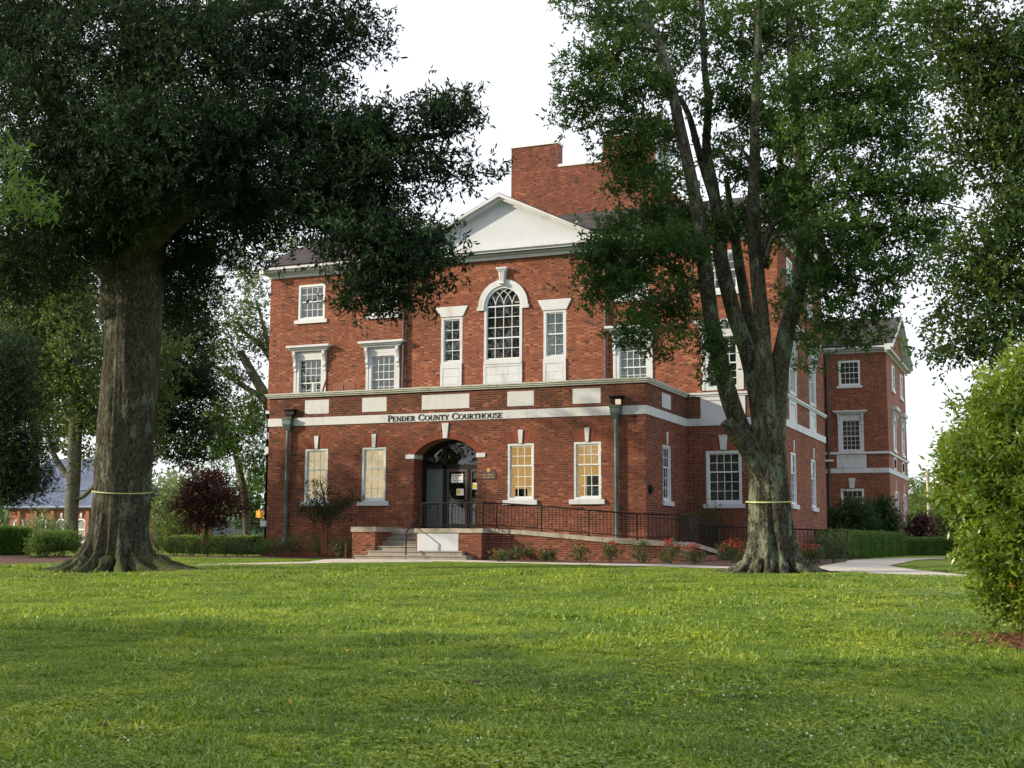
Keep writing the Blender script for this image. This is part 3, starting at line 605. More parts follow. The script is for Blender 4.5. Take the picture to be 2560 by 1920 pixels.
b = MB(); b.fbox(SF, -12.30, -12.16, 4.22, 4.37, 0.16, 0.30); b.build('floodlight', 'lamp', house)  # unlit floodlight, sunlight on its face put in as glow
# ---- main block south face
HM = []
hooded_window(SM, -26.40, HM, 'blind_grey', slats=0); hooded_window(SM, -23.20, HM, 'blind_grey')
hooded_window(SM, -13.30, HM, 'blind_white'); hooded_window(SM, -10.12, HM, 'blind_dark', slats=1)
small_window(SM, -26.42, HM, slats=1); small_window(SM, -23.22, HM); small_window(SM, -13.30, HM, 'blind_white'); small_window(SM, -10.12, HM, 'blind_grey')
# centre arched window
o = MB(); hw = 0.755; vs = 8.57
o.fbox(SM, CX-hw, CX-hw+0.09, 6.50, vs, -0.1, 0.02); o.fbox(SM, CX+hw-0.09, CX+hw, 6.50, vs, -0.1, 0.02); o.fbox(SM, CX-hw+0.09, CX+hw-0.09, 6.50, 6.60, -0.1, 0.019)
o.arc(SM, CX, vs, hw-0.09, hw, -0.1, 0.02, 0, math.pi, 28)
wc = o.build('window', 'white', house)
b = MB(); b.arc(SM, CX, vs, hw, 0.985, -0.008, 0.06, 0, math.pi, 32); b.fbox(SM, CX-1.03, CX-hw, vs-0.13, vs, -0.008, 0.075); b.fbox(SM, CX+hw, CX+1.03, vs-0.13, vs, -0.008, 0.075); b.build('arch_surround', 'white', wc)
b = MB(); a_, c_ = CX-hw+0.09, CX+hw-0.09; g_ = (c_-a_)/4
b.fbox(SM, a_, c_, vs-0.025, vs+0.02, -0.08, -0.02); b.fbox(SM, a_, c_, 7.37, 7.42, -0.08, -0.02); b.fbox(SM, a_, c_, 6.60, 6.65, -0.08, -0.021)
b.fbox(SM, a_, a_+0.03, 6.65, vs-0.025, -0.08, -0.021); b.fbox(SM, c_-0.03, c_, 6.65, vs-0.025, -0.08, -0.021)
for i in (1, 2, 3): b.fbox(SM, a_+g_*i-0.012, a_+g_*i+0.012, 6.65, vs, -0.075, -0.03)
for z in (7.01, 7.78, 8.165): b.fbox(SM, a_, c_, z-0.012, z+0.012, -0.074, -0.031)
ri = hw-0.09
for i in range(5):
    x0 = a_+g_*i
    for sg in (-1, 1):
        cx_ = x0+sg*2*ri*0.5; Rr = ri; pts = []
        for q in range(25):
            t = math.pi/2*q/24*1.2; x = cx_-sg*Rr*math.cos(t); z = vs+Rr*math.sin(t)
            if (x-CX)**2+(z-vs)**2 <= (ri+0.01)**2: pts.append((x, z))
            elif pts: break
        for (p0, p1) in zip(pts[:-1], pts[1:]):
            dx, dz = p1[0]-p0[0], p1[1]-p0[1]; L = math.hypot(dx, dz)+1e-9; nx, nz = -dz/L*0.011, dx/L*0.011
            b.fpoly(SM, [(p0[0]-nx, p0[1]-nz), (p1[0]-nx, p1[1]-nz), (p1[0]+nx, p1[1]+nz), (p0[0]+nx, p0[1]+nz)], -0.07, -0.035)
b.build('sash', 'frame', wc)
for i in range(4):
    zs = (6.65, 7.01, 7.37, 7.78, 8.165, 8.55)
    for j in range(5): pane_obj(wc, SM, a_+g_*i+0.012, a_+g_*(i+1)-0.012, zs[j]+0.012, zs[j+1]-0.012, -0.05, None)
b = MB(); b.fpoly(SM, [(CX+ri*math.cos(math.pi*i/24), vs+0.02+(ri-0.02)*math.sin(math.pi*i/24)) for i in range(25)], -0.052, -0.048); b.build('fanlight', 'glass', wc)
b = MB(); b.fbox(SM, CX-hw, CX+hw, 6.42, 6.50, -0.05, 0.07); b.build('sill', 'white', wc)
def apron(parent, fr, u0, u1, v0, v1, boards=3):
    b = MB(); b.fbox(fr, u0, u1, v0, v1, -0.05, 0.03); t = 0.10
    b.fbox(fr, u0, u0+t, v0, v1, 0.03, 0.05); b.fbox(fr, u1-t, u1, v0, v1, 0.03, 0.05); b.fbox(fr, u0+t, u1-t, v1-t*0.9, v1, 0.03, 0.049)
    b.fbox(fr, u0+t, u1-t, v0, v0+t*0.9, 0.03, 0.049)
    b.build('apron_panel', 'white', parent)
    for i in range(boards):
        h_ = (v1-v0-0.22)/boards; z = v0+0.11+i*h_; b = MB(); b.fbox(fr, u0+t+0.015, u1-t-0.015, z+0.004, z+h_-0.004, 0.031, 0.040); b.build('board', 'white', parent)
apron(wc, SM, CX-hw-0.01, CX+hw+0.01, 5.06, 6.42, 4)
b = MB(); b.fpoly(SM, [(CX-0.085, 9.36), (CX+0.085, 9.36), (CX+0.15, 9.86), (CX-0.15, 9.86)], 0.0, 0.14); b.fbox(SM, CX-0.17, CX+0.17, 9.86, 9.92, 0.0, 0.18); b.fbox(SM, CX-0.215, CX+0.215, 9.92, 9.99, 0.0, 0.22)
for q in (-1, 0, 1): b.tube([SM(CX+q*0.075, 9.84, 0.15), SM(CX+q*0.06, 9.6, 0.15), SM(CX+q*0.045, 9.40, 0.14)], 0.028, 8)
b.tube([SM(CX-0.09, 9.40, 0.16), SM(CX+0.09, 9.40, 0.16)], 0.05, 10); b.build('keystone', 'white', wc)
HM += [rect(CX-hw, CX+hw, 5.0, vs), (vs, vs+0.97, lambda v: (CX-math.sqrt(max(0, 0.97**2-(v-vs)**2)), CX+math.sqrt(max(0, 0.97**2-(v-vs)**2))))]
for uc, bk in ((-20.33, 'blind_brown'), (-16.23, 'blind_white')):
    h = 0.435; o = MB(); casing(o, SM, uc-h, uc+h, 6.52, 8.30, 0.10, -0.1, 0.0); wi = o.build('window', 'white', house)
    sash(wi, SM, uc-h+0.10, uc+h-0.10, 7.40, 8.20, 2, 2, -0.04); sash(wi, SM, uc-h+0.10, uc+h-0.10, 6.62, 7.44, 2, 2, -0.075)
    b = MB(); b.fpoly(SM, [(uc-0.46, 8.30), (uc+0.46, 8.30), (uc+0.66, 8.68), (uc-0.66, 8.68)], -0.008, 0.04); b.build('lintel', 'white', wi)
    b = MB(); b.fbox(SM, uc-h, uc+h, 6.44, 6.52, -0.05, 0.05); b.build('sill', 'white', wi)
    apron(wi, SM, uc-h, uc+h, 5.06, 6.44, 4); backing(wi, SM, uc-h+0.1, uc+h-0.1, 6.52, 8.3, bk)
    HM += [rect(uc-h, uc+h, 5.0, 8.30), (8.30, 8.68, lambda v, uc=uc: (uc-0.46-0.2*(v-8.3)/0.38, uc+0.46+0.2*(v-8.3)/0.38))]
backing(wc, SM, CX-hw+0.09, CX+hw-0.09, 6.5, 9.4, 'blind_brown', -0.35)
b = MB(); b.fbox(SM, CX+0.35, CX+0.62, 8.72, 8.76, -0.33, -0.25); b.build('ceiling_light', 'lamp', wc)
brick_wall(SM, XW, XE, 4.95, 10.30, HM, 21, 'brick', root=house, single=0, tonebase=0.10)
# lower right bay of the main block
HL = []
o = MB(); casing(o, SM, -10.74, -9.52, 1.27, 3.07, 0.085, -0.12, -0.01); wl_ = o.build('window', 'frame', house)
sash(wl_, SM, -10.655, -9.605, 2.33, 2.985, 4, 2, -0.05); sash(wl_, SM, -10.655, -9.605, 1.355, 2.37, 4, 3, -0.085)
b = MB(); b.fbox(SM, -10.84, -9.42, 1.13, 1.27, -0.1, 0.07); b.build('sill', 'white', wl_)
b = MB(); b.fpoly(SM, [(-10.23, 3.10), (-10.03, 3.10), (-9.99, 3.55), (-10.27, 3.55)], -0.01, 0.04); b.fbox(SM, -10.29, -9.97, 3.55, 3.60, -0.01, 0.05); b.build('keystone', 'white', wl_)
flat_arch(wl_, SM, -10.13, 3.07, 3.50, 0.62, 0.82, 15, 'brick_low'); backing(wl_, SM, -10.65, -9.6, 1.3, 3.0, 'void', -0.3, 1); reveal(wl_, SM, -10.74, -9.52, 1.27, 3.07)
HL += [rect(-10.74, -9.52, 1.27, 3.07), rect(-10.84, -9.42, 1.13, 1.27), (3.07, 3.5, lambda v: (-10.13-0.62-0.2*(v-3.07)/0.43, -10.13+0.62+0.2*(v-3.07)/0.43)), rect(-10.90, -9.36, 4.18, 4.93)]
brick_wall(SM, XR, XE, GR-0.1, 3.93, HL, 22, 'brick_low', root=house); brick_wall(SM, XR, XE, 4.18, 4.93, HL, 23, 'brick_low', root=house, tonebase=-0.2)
box_part('band_course', 'white', SM, (XR+0.032, XE+0.03, 3.93, 4.18, -0.1, 0.03)); box_part('band_course', 'white', EM, (YM, 52.3, 3.93, 4.18, -0.1, 0.031))
box_part('string_course', 'white', SM, (XR+0.14, XE+0.05, 4.93, 4.99, -0.05, 0.05), (XR+0.14, XE+0.08, 4.99, 5.06, -0.05, 0.085))
box_part('string_course', 'white', EM, (YM, 52.35, 4.93, 4.99, -0.05, 0.051), (YM, 52.38, 4.99, 5.06, -0.05, 0.086))
def recessed_panel(fr, u0, u1, v0, v1):
    b = MB(); b.fbox(fr, u0, u1, v0, v1, -0.05, 0.0); t = 0.19*min(1, (u1-u0)/1.2)
    b.fbox(fr, u0, u0+t, v0, v1, 0.0, 0.025); b.fbox(fr, u1-t, u1, v0, v1, 0.0, 0.025); b.fbox(fr, u0+t, u1-t, v1-0.14, v1, 0.0, 0.024); b.fbox(fr, u0+t, u1-t, v0, v0+0.14, 0.0, 0.024)
    b.build('spandrel_panel', 'white', house)
recessed_panel(SM, -10.90, -9.36, 4.18, 4.93)
# ---- east wall of the main block
HX = []
for yc in (45.3, 49.4):
    w_ = hooded_window(EM, yc, HX, 'blind_grey', far=True, scale=0.95); small_window(EM, yc, HX, 'blind_grey', far=True, slats=0, k=0.95)
    tall_window(EM, yc, 'blind_grey', HX, wid=1.05, mat='brick'); recessed_panel(EM, yc-0.72, yc+0.72, 4.18, 4.93); HX.append(rect(yc-0.72, yc+0.72, 4.18, 4.93))
brick_wall(EM, YM, 52.25, GR-0.1, 3.93, HX, 31, 'brick', root=house, offset=0.1); brick_wall(EM, YM, 52.25, 4.18, 4.93, HX, 32, 'brick', root=house, offset=0.1); brick_wall(EM, YM, 52.25, 4.95, 10.30, HX, 33, 'brick', root=house, offset=0.1)
# plain hidden walls and west wall
b = MB()
b.box(XW, XW+0.3, YM+0.009, 52.25, GR+EYE-0.2, 10.3+EYE); b.box(XW, XE-0.009, 51.95, 52.25, GR+EYE-0.2, 10.3+EYE); b.box(XW, XL, YM+0.009, YM+0.3, GR+EYE-0.2, 4.95+EYE)
b.build('wall', 'brick_far', house)
b = MB(); b.box(XW+0.4, XE-0.4, YM+0.6, 51.8, 4.8+EYE, 4.9+EYE); b.box(XW+0.4, XE-0.4, YM+0.6, 51.8, 8.1+EYE, 8.2+EYE); b.box(XW+0.4, XE-0.4, YM+3.5, YM+3.6, GR+EYE, 10.2+EYE); b.build('floor', 'void', house)
box_part('band_course', 'white', lambda u, v, w: (XW-w, u, v+EYE), (YM, 52.3, 3.93, 4.18, -0.1, 0.031), (YM, 52.3, 4.93, 5.06, -0.1, 0.08))
box_part('quoin_block', 'white', SM, (XW-0.04, XW+0.30, 3.35, 3.62, -0.1, 0.03)); box_part('quoin_block', 'white', SM, (XW-0.04, XW+0.02, 3.93, 4.18, -0.1, 0.03))
box_part('meter_box', 'white', SF, (-25.25, -25.03, 0.46, 0.66, -0.1, 0.10))
# ---- cornice
b = MB()
for (z0, z1, o_) in ((10.30, 10.44, 0.06), (10.44, 10.50, 0.16), (10.50, 10.58, 0.36), (10.58, 10.72, 0.46)):
    b.box(XW-o_, XE+o_, YM-o_, YM+0.2, z0+EYE, z1+EYE); b.box(XE-0.2, XE+o_, YM+0.2, 52.25+o_, z0+EYE, z1+EYE); b.box(XW-o_, XW+0.2, YM+0.2, 52.25+o_, z0+EYE, z1+EYE)
b.build('cornice', 'white', house)
# ---- roofs
YE0, YRG, YE1, ZE, ZR = 42.5, 47.6, 52.7, 10.73, 13.04
def slab(b, q, t=0.12):
    q = [Vector((p[0], p[1], p[2]+EYE)) for p in q]; n = (q[1]-q[0]).cross(q[2]-q[0]).normalized()
    if n.z < 0: n = -n
    V = [tuple(p-n*t) for p in q]+[tuple(p) for p in q]; k = len(q)
    b.add(V, [list(range(k-1, -1, -1)), list(range(k, 2*k))]+[(i, (i+1) % k, k+(i+1) % k, k+i) for i in range(k)])
b = MB(); xa, xb = XW-0.5, XE+0.5
sl_ = (ZR-ZE)/(YRG-YE0)
slab(b, [(xa, YE0, ZE), (CX-4.27, YE0, ZE), (CX-4.27, YRG, ZR), (xa, YRG, ZR)], .05); slab(b, [(CX+4.27, YE0, ZE), (xb, YE0, ZE), (xb, YRG, ZR), (CX+4.27, YRG, ZR)], .05); slab(b, [(CX-4.27, 44.0, ZE+1.5*sl_), (CX+4.27, 44.0, ZE+1.5*sl_), (CX+4.27, YRG, ZR), (CX-4.27, YRG, ZR)], .05)
slab(b, [(xb, YE1, ZE), (xa, YE1, ZE), (xa, YRG, ZR), (xb, YRG, ZR)])
PA = 12.72; PE = 10.66; pl_, pr_ = CX-4.15, CX+4.15
slab(b, [(pl_-0.08, YE0+0.01, PE+.01), (CX, YE0+0.01, PA+.01), (CX, 47.3, PA+.01), (pl_-0.08, 44.2, PE+.01)][::-1], 0.03); slab(b, [(CX, YE0+0.01, PA+.01), (pr_+0.08, YE0+0.01, PE+.01), (pr_+0.08, 44.2, PE+.01), (CX, 47.3, PA+.01)][::-1], 0.03)
b.build('roof', 'roof', house)
# gable ends
for X_, sg in ((XE, 1), (XW, -1)):
    g = MB(); V = [(X_, YM, 10.6+EYE), (X_, 52.25, 10.6+EYE), (X_, YRG, ZR-0.12+EYE)]; V2 = [(p[0]-sg*0.2, p[1], p[2]) for p in V]
    g.add(V+V2, [(0, 1, 2), (5, 4, 3), (0, 3, 4, 1), (1, 4, 5, 2), (2, 5, 3, 0)]); g.build('gable_wall', 'brick_far', house)
    g = MB()
    for (y0, y1) in ((YE0-0.05, YRG), (YE1+0.05, YRG)):
        for (t0, t1, o_) in ((0.02, 0.16, 0.50), (0.16, 0.30, 0.32)):
            g.hexa([(X_+sg*0.0, y0, ZE-t1+EYE), (X_+sg*o_, y0, ZE-t1+EYE), (X_+sg*o_, y1, ZR-t1+EYE), (X_, y1, ZR-t1+EYE), (X_, y0, ZE-t0+EYE), (X_+sg*o_, y0, ZE-t0+EYE), (X_+sg*o_, y1, ZR-t0+EYE), (X_, y1, ZR-t0+EYE)])
    g.build('raking_cornice', 'white', house)
# pediment
b = MB(); b.fpoly(SM, [(pl_+0.2, 10.62), (pr_-0.2, 10.62), (CX, 12.50)], -0.1, 0.12); ped = b.build('pediment', 'stucco', house)
b = MB()
for sg in (-1, 1):
    e = pl_ if sg < 0 else pr_
    for (t0, t1, w1) in ((0.02, 0.15, 0.52), (0.15, 0.235, 0.40), (0.235, 0.30, 0.20)):
        q = [(e, PE-t1+0.14), (CX, PA-t1), (CX, PA-t0), (e+sg*0.02, PE-t0+0.02 if t0 < 0.1 else PE-t0+0.14)]
        if sg > 0: q = q[::-1]
        b.fpoly(SM, q, 0.0, w1)
b.build('raking_cornice', 'white', ped)
box_part('cornice', 'white', SM, (pl_-0.05, pr_+0.05, 10.30, 10.44, 0.0, 0.12), (pl_-0.1, pr_+0.1, 10.44, 10.50, 0.0, 0.24), (pl_-0.12, pr_+0.12, 10.50, 10.585, 0.0, 0.42), (pl_-0.14, pr_+0.14, 10.585, 10.63, 0.0, 0.50))
for u in (-22.29, -14.27):
    b = MB(); b.tube([SM(u, 10.3, 0.3), SM(u, 10.1, 0.09), SM(u, 4.3, 0.09)], 0.06, 10)
    for z in (9.0, 7.5, 6.0): b.tube([SM(u, z, 0.09), SM(u, z+0.05, 0.09)], 0.07, 10)
    b.build('downspout', 'bronze', house)
b = MB(); p = atY(1443, 565, 43.9); b.tube([(p[0], 43.9, ZE+EYE+0.4), (p[0], 43.9, ZE+EYE+1.0)], 0.07, 10); b.build('roof_vent', 'coping', house)
# roof-terrace clutter behind the parapet
b = MB(); b.box(-24.5, -23.55, 41.5, 41.56, 4.35+EYE, 5.80+EYE); b.build('roof_hatch', 'rust', house)
b = MB(); b.tube([(-24.75, 40.6, 4.35+EYE), (-24.75, 40.6, 5.7+EYE)], 0.07, 10); b.build('vent_pipe', 'white', house)
b = MB(); b.tube([(-24.5, 40.7, 5.2+EYE), (-24.42, 40.7, 5.5+EYE), (-24.30, 40.7, 5.85+EYE)], 0.035, 8); b.tube([(-23.7, 40.9, 5.2+EYE), (-23.7, 40.9, 5.65+EYE)], 0.035, 8); b.build('vent_pipe', 'rust', house)
# ---- chimney wall
YC = 51.6; SC = south(YC)
cl0, cl1, cr0, cr1 = -21.55, -19.36, -17.28, -15.07
def topl(v):
    if v > 16.30: return (cl0, cl1)
    if v > 15.1: return (cl0, cr1)
    return (cl0-(15.1-v)/0.62, cr1+(15.1-v)/0.62)
brick_wall(SC, cl0-3, cr1+3, 11.7, 16.30, (), 41, 'brick_low', root=house, topline=topl, offset=0.03, tonebase=0.05)
brick_wall(SC, cl0, cl1, 16.30, 17.38, (), 42, 'brick_low', root=house, tonebase=0.0); brick_wall(SC, cr0, cr1, 16.30, 17.38, (), 43, 'brick_low', root=house)
b = MB(); b.box(cl0+.01, cl1, YC+0.009, YC+0.66, 11+EYE, 17.38+EYE); b.box(cr0, cr1-.01, YC+0.009, YC+0.66, 11+EYE, 17.38+EYE); b.box(cl1, cr0, YC+0.009, YC+0.35, 11+EYE, 16.3+EYE)
b.fpoly(SC, [(cr1, 11.2), (cr1+6.3, 11.2), (cr1, 15.1)], -0.35, -0.009); b.fpoly(SC, [(cl0-6.3, 11.2), (cl0, 11.2), (cl0, 15.1)], -0.35, -0.009)
b.build('chimney', 'brick_far', house)
b = MB(); b.box(cl0-.04, cl1+.04, YC-0.05, YC+0.70, 17.38+EYE, 17.50+EYE); b.box(cr0-.04, cr1+.04, YC-0.05, YC+0.70, 17.38+EYE, 17.50+EYE); b.box(cl1+.04, cr0-.04, YC-0.04, YC+0.38, 16.30+EYE, 16.42+EYE)
b.fpoly(SC, [(cr1, 15.1), (cr1+4.3, 12.43), (cr1+4.3, 12.58), (cr1, 15.25)], -0.4, 0.05); b.build('chimney_coping', 'frame', house)
# rear centre wing and lantern behind the chimneys
b = MB(); b.box(-26, -12, 52.3, 75.0, GR+EYE, 11.0+EYE); b.build('wall', 'brick_far', house)
b = MB(); slab(b, [(-12, 52.0, 12.3), (-12, 80, 12.3), (CX, 80, 15.0), (CX, 52.0, 15.0)]); slab(b, [(-26, 52.0, 11), (-26, 80, 11), (CX, 80, 15.0), (CX, 52.0, 15.0)][::-1]); b.build('roof', 'roof', house)
b = MB(); b.box(-19.4, -16.7, 58.5, 61.5, 14+EYE, 17.3+EYE); b.box(-19.2, -16.9, 58.7, 61.3, 17.3+EYE, 20.4+EYE); b.box(-19.5, -16.6, 58.4, 61.6, 17.25+EYE, 17.4+EYE); b.box(-19.5, -16.6, 58.4, 61.6, 20.4+EYE, 20.65+EYE); cup = b.build('cupola', 'white', house)
b = MB(); b.box(-16.9, -16.88, 59.4, 60.6, 17.9+EYE, 19.9+EYE); b.fbox(south(58.7), -18.7, -17.4, 17.9, 19.9, 0.0, 0.02); b.build('louvre', 'blind_grey', cup)
# ---- east rear wing
YW, XWG, WE = 75.68, -8.36, 86.3
SW, EW = south(YW), east(XWG); HW = []
hooded_window(SW, -10.40, HW, 'blind_dark', far=True, slats=0); small_window(SW, -10.40, HW, 'blind_dark', far=True, v0=8.98, v1=10.45)
o = MB(); casing(o, SW, -11.05, -9.77, 1.25, 3.05, 0.09, -0.1, -0.01); ww = o.build('window', 'frame', house); sash(ww, SW, -10.96, -9.86, 2.2, 2.96, 4, 2, -0.05, True); sash(ww, SW, -10.96, -9.86, 1.34, 2.24, 4, 2, -0.08, True); backing(ww, SW, -10.96, -9.86, 1.3, 3.0, 'blind_dark')
b = MB(); b.fpoly(SW, [(-10.54, 3.10), (-10.30, 3.10), (-10.25, 3.60), (-10.59, 3.60)], -0.01, 0.05); b.fbox(SW, -10.62, -10.22, 3.60, 3.66, -0.01, 0.06); b.build('keystone', 'white', ww)
HW += [rect(-11.05, -9.77, 1.25, 3.05), rect(-11.23, -9.58, 4.22, 5.03)]
brick_wall(SW, -13.5, XWG, 0.0, 10.85, HW, 51, 'brick', root=house, tonebase=-0.08)
box_part('band_course', 'white', SW, (-13.5, XWG+0.03, 3.95, 4.22, -0.05, 0.03), (-13.5, XWG+0.08, 5.03, 5.16, -0.05, 0.085)); box_part('band_course', 'white', EW, (YW, WE, 3.95, 4.22, -0.05, 0.031), (YW, WE, 5.03, 5.16, -0.05, 0.086))
recessed_panel(SW, -11.23, -9.58, 4.24, 5.01)
b = MB(); b.box(-13.5, XWG, YW+0.32, WE, GR+EYE-0.2, 10.85+EYE); b.build('wall', 'brick_far', house)
dd = []
for yc in (79.0, 83.6):
    for (v0, v1, nm) in ((8.98, 10.45, 'window'), (5.4, 7.3, 'window'), (1.1, 3.0, 'window')):
        o = MB(); casing(o, EW, yc-0.62, yc+0.62, v0, v1, 0.12, 0.0, 0.06); o.fbox(EW, yc-0.5, yc+0.5, (v0+v1)/2-0.03, (v0+v1)/2+0.03, 0.0, 0.05); o.fbox(EW, yc-0.75, yc+0.75, v0-0.14, v0, 0, 0.1)
        wz = o.build('window', 'frame', house); b = MB(); b.fbox(EW, yc-0.5, yc+0.5, v0+.12, v1-.12, 0.0, 0.02); b.build('glazing', 'glass', wz)
        if v0 == 5.4:
            o = MB(); o.fbox(EW, yc-0.95, yc+0.95, 7.75, 7.95, 0, 0.30); o.fbox(EW, yc-0.85, yc+0.85, 7.3, 7.75, 0, 0.08); o.build('hood', 'white', wz)
            for sg in (-1, 1): console(wz, EW, yc+sg*0.75, 7.6, sg)
            recessed_panel(EW, yc-0.75, yc+0.75, 4.24, 5.01)
        if v0 == 1.1: keystone(wz, EW, yc, 3.05, 3.6)
b = MB()
for (z0, z1, o_) in ((10.85, 10.98, 0.06), (10.98, 11.08, 0.30), (11.08, 11.26, 0.44)):
    b.box(-13.5, XWG+o_, YW-o_, YW+0.2, z0+EYE, z1+EYE); 
    if z1 < 11.1: b.box(XWG-0.2, XWG+o_, YW+0.2, WE+o_, z0+EYE, z1+EYE)
b.build('cornice', 'white', house)
b = MB(); ym = (YW+WE)/2; zr = 13.72
slab(b, [(-20, YW-0.48, 11.27), (XWG+0.48, YW-0.48, 11.27), (XWG+0.48, ym, zr), (-20, ym, zr)]); slab(b, [(XWG+0.48, WE+0.48, 11.27), (-20, WE+0.48, 11.27), (-20, ym, zr), (XWG+0.48, ym, zr)]); b.build('roof', 'roof', house)
g = MB(); V = [(XWG, YW, 11.08+EYE), (XWG, WE, 11.08+EYE), (XWG, ym, zr-0.2+EYE)]; V2 = [(p[0]-0.2, p[1], p[2]) for p in V]
g.add(V+V2, [(0, 1, 2), (5, 4, 3), (0, 3, 4, 1), (1, 4, 5, 2), (2, 5, 3, 0)]); g.build('gable_wall', 'brick_far', house)
g = MB()
for y0 in (YW-0.48, WE+0.48):
    for (t0, t1, o_) in ((0.0, 0.2, 0.50), (0.2, 0.36, 0.35), (0.36, 0.5, 0.12)):
        g.hexa([(XWG, y0, 11.27-t1+EYE), (XWG+o_, y0, 11.27-t1+EYE), (XWG+o_, ym, zr-t1+EYE), (XWG, ym, zr-t1+EYE), (XWG, y0, 11.27-t0+EYE), (XWG+o_, y0, 11.27-t0+EYE), (XWG+o_, ym, zr-t0+EYE), (XWG, ym, zr-t0+EYE)])
g.build('raking_cornice', 'white', house)
b = MB(); b.tube([SW(-11.67, 10.9, 0.09), SW(-11.67, 0.0, 0.09)], 0.08, 10); b.build('downspout', 'bronze', house)
b = MB(); b.fbox(SW, -12.0, -11.4, 4.62, 4.72, 0.1, 0.3); b.build('floodlight', 'frame', house)

# ---- lettering
TH, TN = 0.165, 0.080
def glyph(ch):
    """strokes in a unit-height box: ('l',x0,y0,x1,y1,width) / ('a',cx,cy,rx,ry,a0,a1,w0,w1); returns strokes, advance"""
    k, n, s_ = TH, TN, 0.055
    ser = lambda x, y, h=0.15: ('l', x-h, y, x+h, y, s_)
    if ch == 'P': return [('l', .18, 0, .18, 1, k), ser(.18, .03), ser(.10, .97, .08), ('l', .18, .97, .34, .97, n), ('l', .18, .48, .34, .48, n), ('a', .34, .725, .24, .245, -90, 90, n, k)], .66
    if ch == 'E': return [('l', .18, 0, .18, 1, k), ser(.10, .03, .08), ser(.10, .97, .08), ('l', .18, .97, .60, .97, n), ('l', .18, .52, .48, .52, n), ('l', .18, .03, .62, .03, n), ('l', .585, .97, .585, .80, n), ('l', .48, .62, .48, .42, n), ('l', .61, .03, .61, .20, n)], .72
    if ch == 'N': return [('l', .16, 0, .16, 1, n), ('l', .14, 1, .70, .0, k), ('l', .70, 0, .70, 1, n), ser(.16, .03), ser(.08, .97, .1), ser(.70, .97)], .86
    if ch == 'D': return [('l', .18, 0, .18, 1, k), ser(.10, .03, .08), ser(.10, .97, .08), ('l', .18, .97, .36, .97, n), ('l', .18, .03, .36, .03, n), ('a', .36, .5, .36, .47, -90, 90, n, k)], .86
    if ch == 'R': return [('l', .18, 0, .18, 1, k), ser(.18, .03), ser(.10, .97, .08), ('l', .18, .97, .34, .97, n), ('l', .18, .50, .34, .50, n), ('a', .34, .735, .22, .235, -90, 90, n, k), ('l', .36, .50, .66, .02, k), ('l', .60, .03, .76, .03, s_)], .78
    if ch in 'OC':
        if ch == 'O': return [('a', .44, .5, .37, .48, 0, 360, -1, k)], .90
        return [('a', .44, .5, .37, .48, 42, 318, -1, k), ('l', .71, .98, .71, .68, n), ('l', .72, .30, .72, .16, n)], .84
    if ch == 'U': return [('l', .18, 1, .18, .34, k), ('a', .43, .34, .25, .34, 180, 360, k, n), ('l', .68, .34, .68, 1, n), ser(.18, .97), ser(.68, .97, .13)], .84
    if ch == 'T': return [('l', .36, 0, .36, 1, k), ('l', .04, .97, .68, .97, n), ('l', .055, .97, .055, .78, n), ('l', .665, .97, .665, .78, n), ser(.36, .03)], .74
    if ch == 'Y': return [('l', .38, 0, .38, .46, k), ('l', .10, 1, .38, .44, k), ('l', .66, 1, .38, .44, n), ser(.12, .97), ser(.66, .97, .11), ser(.38, .03)], .76
    if ch == 'H': return [('l', .18, 0, .18, 1, k), ('l', .68, 0, .68, 1, k), ('l', .18, .5, .68, .5, n), ser(.18, .03), ser(.18, .97), ser(.68, .03), ser(.68, .97)], .88
    if ch == 'S': return [('a', .32, .735, .20, .235, 40, 270, n, k*.9), ('a', .32, .265, .22, .235, 90, -140, k*.9, n), ('l', .50, .98, .50, .74, n), ('l', .11, .26, .11, .02, n)], .62
    return [], .34
letters = []; x = 0
for wi_, word in enumerate(('PENDER', 'COUNTY', 'COURTHOUSE')):
    for i, ch in enumerate(word):
        s_ = 1.0 if i == 0 else 0.80; st, adv = glyph(ch); letters.append((x, s_, st)); x += adv*s_
    x += 0.42
U0, U1, Hh = -20.385, -16.20, 0.205; kx = (U1-U0)/(x-0.42); b0 = MB(); b0.fbox(SF, U0, U0+0.001, 3.96, 3.961, 0.031, 0.032); lett = b0.build('lettering', 'black', house)
